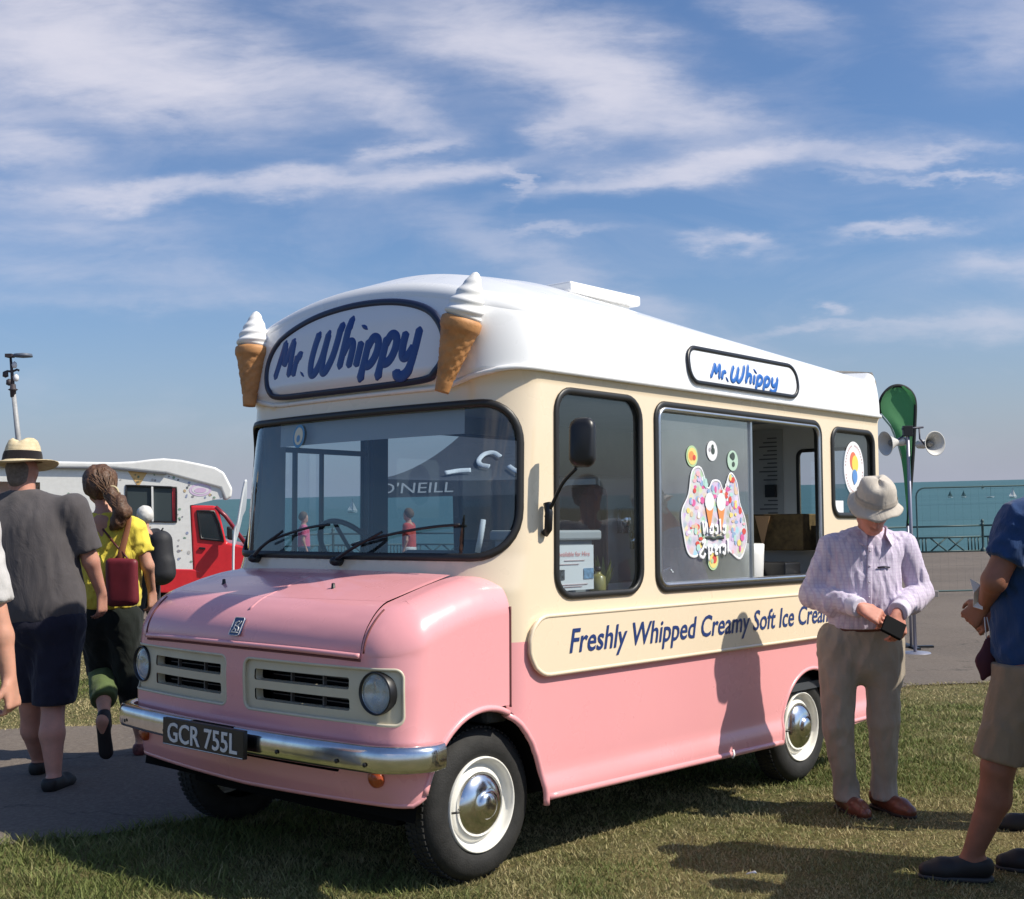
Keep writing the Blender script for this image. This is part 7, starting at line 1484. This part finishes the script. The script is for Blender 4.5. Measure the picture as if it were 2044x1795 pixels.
def lamp_post():
    Y = 42.; a = at(39, 1000, Y); g = float(gz(a[0], Y)); l = empty('lamp_post', 'tall grey seafront lamp post leaning slightly, lantern cluster near its top', 'lamp post', (a[0], a[1], g))
    def q(x, y): p = at(x, y, Y); return A([p[0] - a[0], 0, p[2] - g])
    pm = mat('post_grey', (.34, .34, .34), .5, noise=.15); dk = mat('lamp_dark', (.045, .035, .04), .6)
    b = q(30, 800); top = q(22, 770); P_ = [A([0, 0, 0]) + (q(39, 880) - q(39, 880)), q(37, 880), q(27, 785)]; P_[0] = A([.25, 0, 0]); V, F = tube(P_, [.12, .095, .075], False, 14); raw('post', V, F, pm, l, True)
    V, F = tube([q(27, 790), q(24, 745), q(21, 712)], [.075, .055, .04], False, 10); raw('upper_post', V, F, dk, l, True)
    m = MB(); m.lathe([(0, .2), (.09, .18), (.10, .04), (.17, 0), (.10, -.04), (.09, -.25), (.0, -.3)], q(26, 778), 'z', 14); m.build('collar', dk, l, True)
    m = MB(); m.tube([q(11, 745), q(14, 741), q(24, 742), q(34, 738), q(38, 740)], .04, False, 8); m.build('cross_arm', dk, l, True)
    for x, y, r in ((29, 729, .09), (32, 755, .10)): m = MB(); m.lathe([(0, r * 1.5), (r * .8, r * .9), (r, 0), (r * .7, -r), (0, -r * 1.2)], q(x, y), 'z', 12); m.build('lantern', mat('lantern_white', (.72, .72, .74), .3), l, True)
    for x, y in ((11, 747), (18, 763)): m = MB(); m.lathe([(0, .12), (.09, .07), (.10, -.08), (0, -.13)], q(x, y), 'z', 10); m.build('fitting', dk, l, True)
    m = MB(); m.box(tuple(q(16, 714) - A([.05, .15, 0])), tuple(q(23, 708) + A([.05, .15, .02]))); m.tube([q(22, 712), q(35, 713), q(42, 711)], .012, False, 6); m.build('camera_head', dk, l)
    m = MB(); m.lathe([(0, .12), (.3, .08), (.32, -.02), (0, -.06)], q(46, 711.5), 'z', 12, None); m.build('lamp_head', mat('head_slate', (.10, .12, .16), .5), l, True)
def boats():
    def boat(x, y, Y, k, sail, label):
        p = at(x, y, Y); sc = k; o = empty('sailing_dinghy', label, 'boat', (p[0], p[1], -4.1)); m = MB()
        V = [(-2.2, 0, .5), (2.4, 0, .7), (0, .8, .6), (0, -.8, .6), (-1.9, .6, .55), (-1.9, -.6, .55), (-1.8, 0, -.1), (1.6, 0, -.05)]; F = [(1, 2, 7), (1, 7, 3), (2, 4, 6, 7), (3, 7, 6, 5), (4, 0, 6), (0, 5, 6), (1, 3, 5, 0, 4, 2)]
        m.add(A(V) * sc, F); m.build('hull', mat('hull_white', (.75, .76, .76), .4), o); m = MB(); m.tube([(0.3 * sc, 0, .4 * sc), (.3 * sc, 0, 6 * sc)], .06 * sc, False, 6); m.build('mast', DARK, o, True)
        if sail: m = MB(); m.add(A([(.2, 0, 1.0), (.2, 0, 5.8), (-2.1, .3, 1.1), (-.8, .35, 3.4)]) * sc, [(0, 2, 3, 1)]); m.build('sail', sail, o); m = MB(); m.add(A([(.4, 0, 1.0), (.35, 0, 4.6), (2.2, .1, .8)]) * sc, [(0, 1, 2)]); m.build('jib', sail, o)
    dk = mat('sail_dark', (.06, .12, .12), .7); wt = mat('sail_white', (.7, .7, .68), .7)
    boat(1897, 1003, 420, .42, dk, 'small dinghy with dark sail, left of the sailing pair on the sea'); boat(1924, 1001, 420, .42, dk, 'small dinghy with dark sail, right of the sailing pair on the sea'); boat(1962, 986, 800, .5, dk, 'tiny dark sailed dinghy furthest out near the horizon'); boat(1977, 998, 400, .6, None, 'low white boat hull without sail on the sea'); boat(2022, 997, 380, .55, wt, 'white sailed boat by the shoulder of the person in navy')
    boat(703, 1012, 420, .8, wt, 'white sailed dinghy seen through the van windscreen')
def second_sail_flag():
    # thin white flag beside the windscreen's left edge
    Y = 12.; b = at(462, 1110, Y); g = float(gz(b[0], Y)); f = empty('feather_flag', 'slim white feather flag on a bent pole, at the far side of the van', 'flag', (b[0], Y, g))
    def q(x, y): p = at(x, y, Y); return A([p[0] - b[0], 0, p[2] - g])
    e = spline([A([0, 0, 0]), q(466, 1090), q(475, 1040), q(484, 985), q(490, 958)], 6); V, F = tube(e, .012, False, 6); raw('pole', V, F, pole_white(), f, True)
    V = []; 
    for t in np.linspace(0, 1, 12): x = 466 + 25 * t; y = 1088 - 132 * t; w = 9 * sin(pi * min(1, t * .9 + .08)) + 1; V += [tuple(q(x, y)), tuple(q(x + w * (1 if t > .5 else .6), y + 3) + A([0, .02, 0]))]
    raw('flag_cloth', V, [(2 * i, 2 * i + 1, 2 * i + 3, 2 * i + 2) for i in range(11)], mat('flag_white', (.50, .54, .58), .8), f, True)
def pole_white(): return mat('pole_white', (.7, .72, .75), .5)
def litter():
    p = A([*at(1500, 1757, 5.0)[:2], 0]); d = ray(1500, 1757); k = -(EYE + .02) / d[2]; x, y = d[0] * k, d[1] * k; g = float(gz(x, y)); m = MB(); m.add(A([(-.022, -.01, .028), (.0, -.016, .034), (.022, -.004, .028), (.018, .014, .032), (-.010, .012, .026)]) + A([x, y, g]), [(0, 1, 4), (1, 3, 4), (1, 2, 3)]); o = m.build('paper_scrap', mat('tissue_white', (.78, .76, .74), .8), None); s = o.modifiers.new('t', 'SOLIDIFY'); s.thickness = .002; tag(o, 'small white paper scrap lying on the dry grass', 'litter')
second_van(); gazebo(); railing(); mesh_fence(); flag_and_horns(); lamp_post(); boats(); second_sail_flag(); litter()
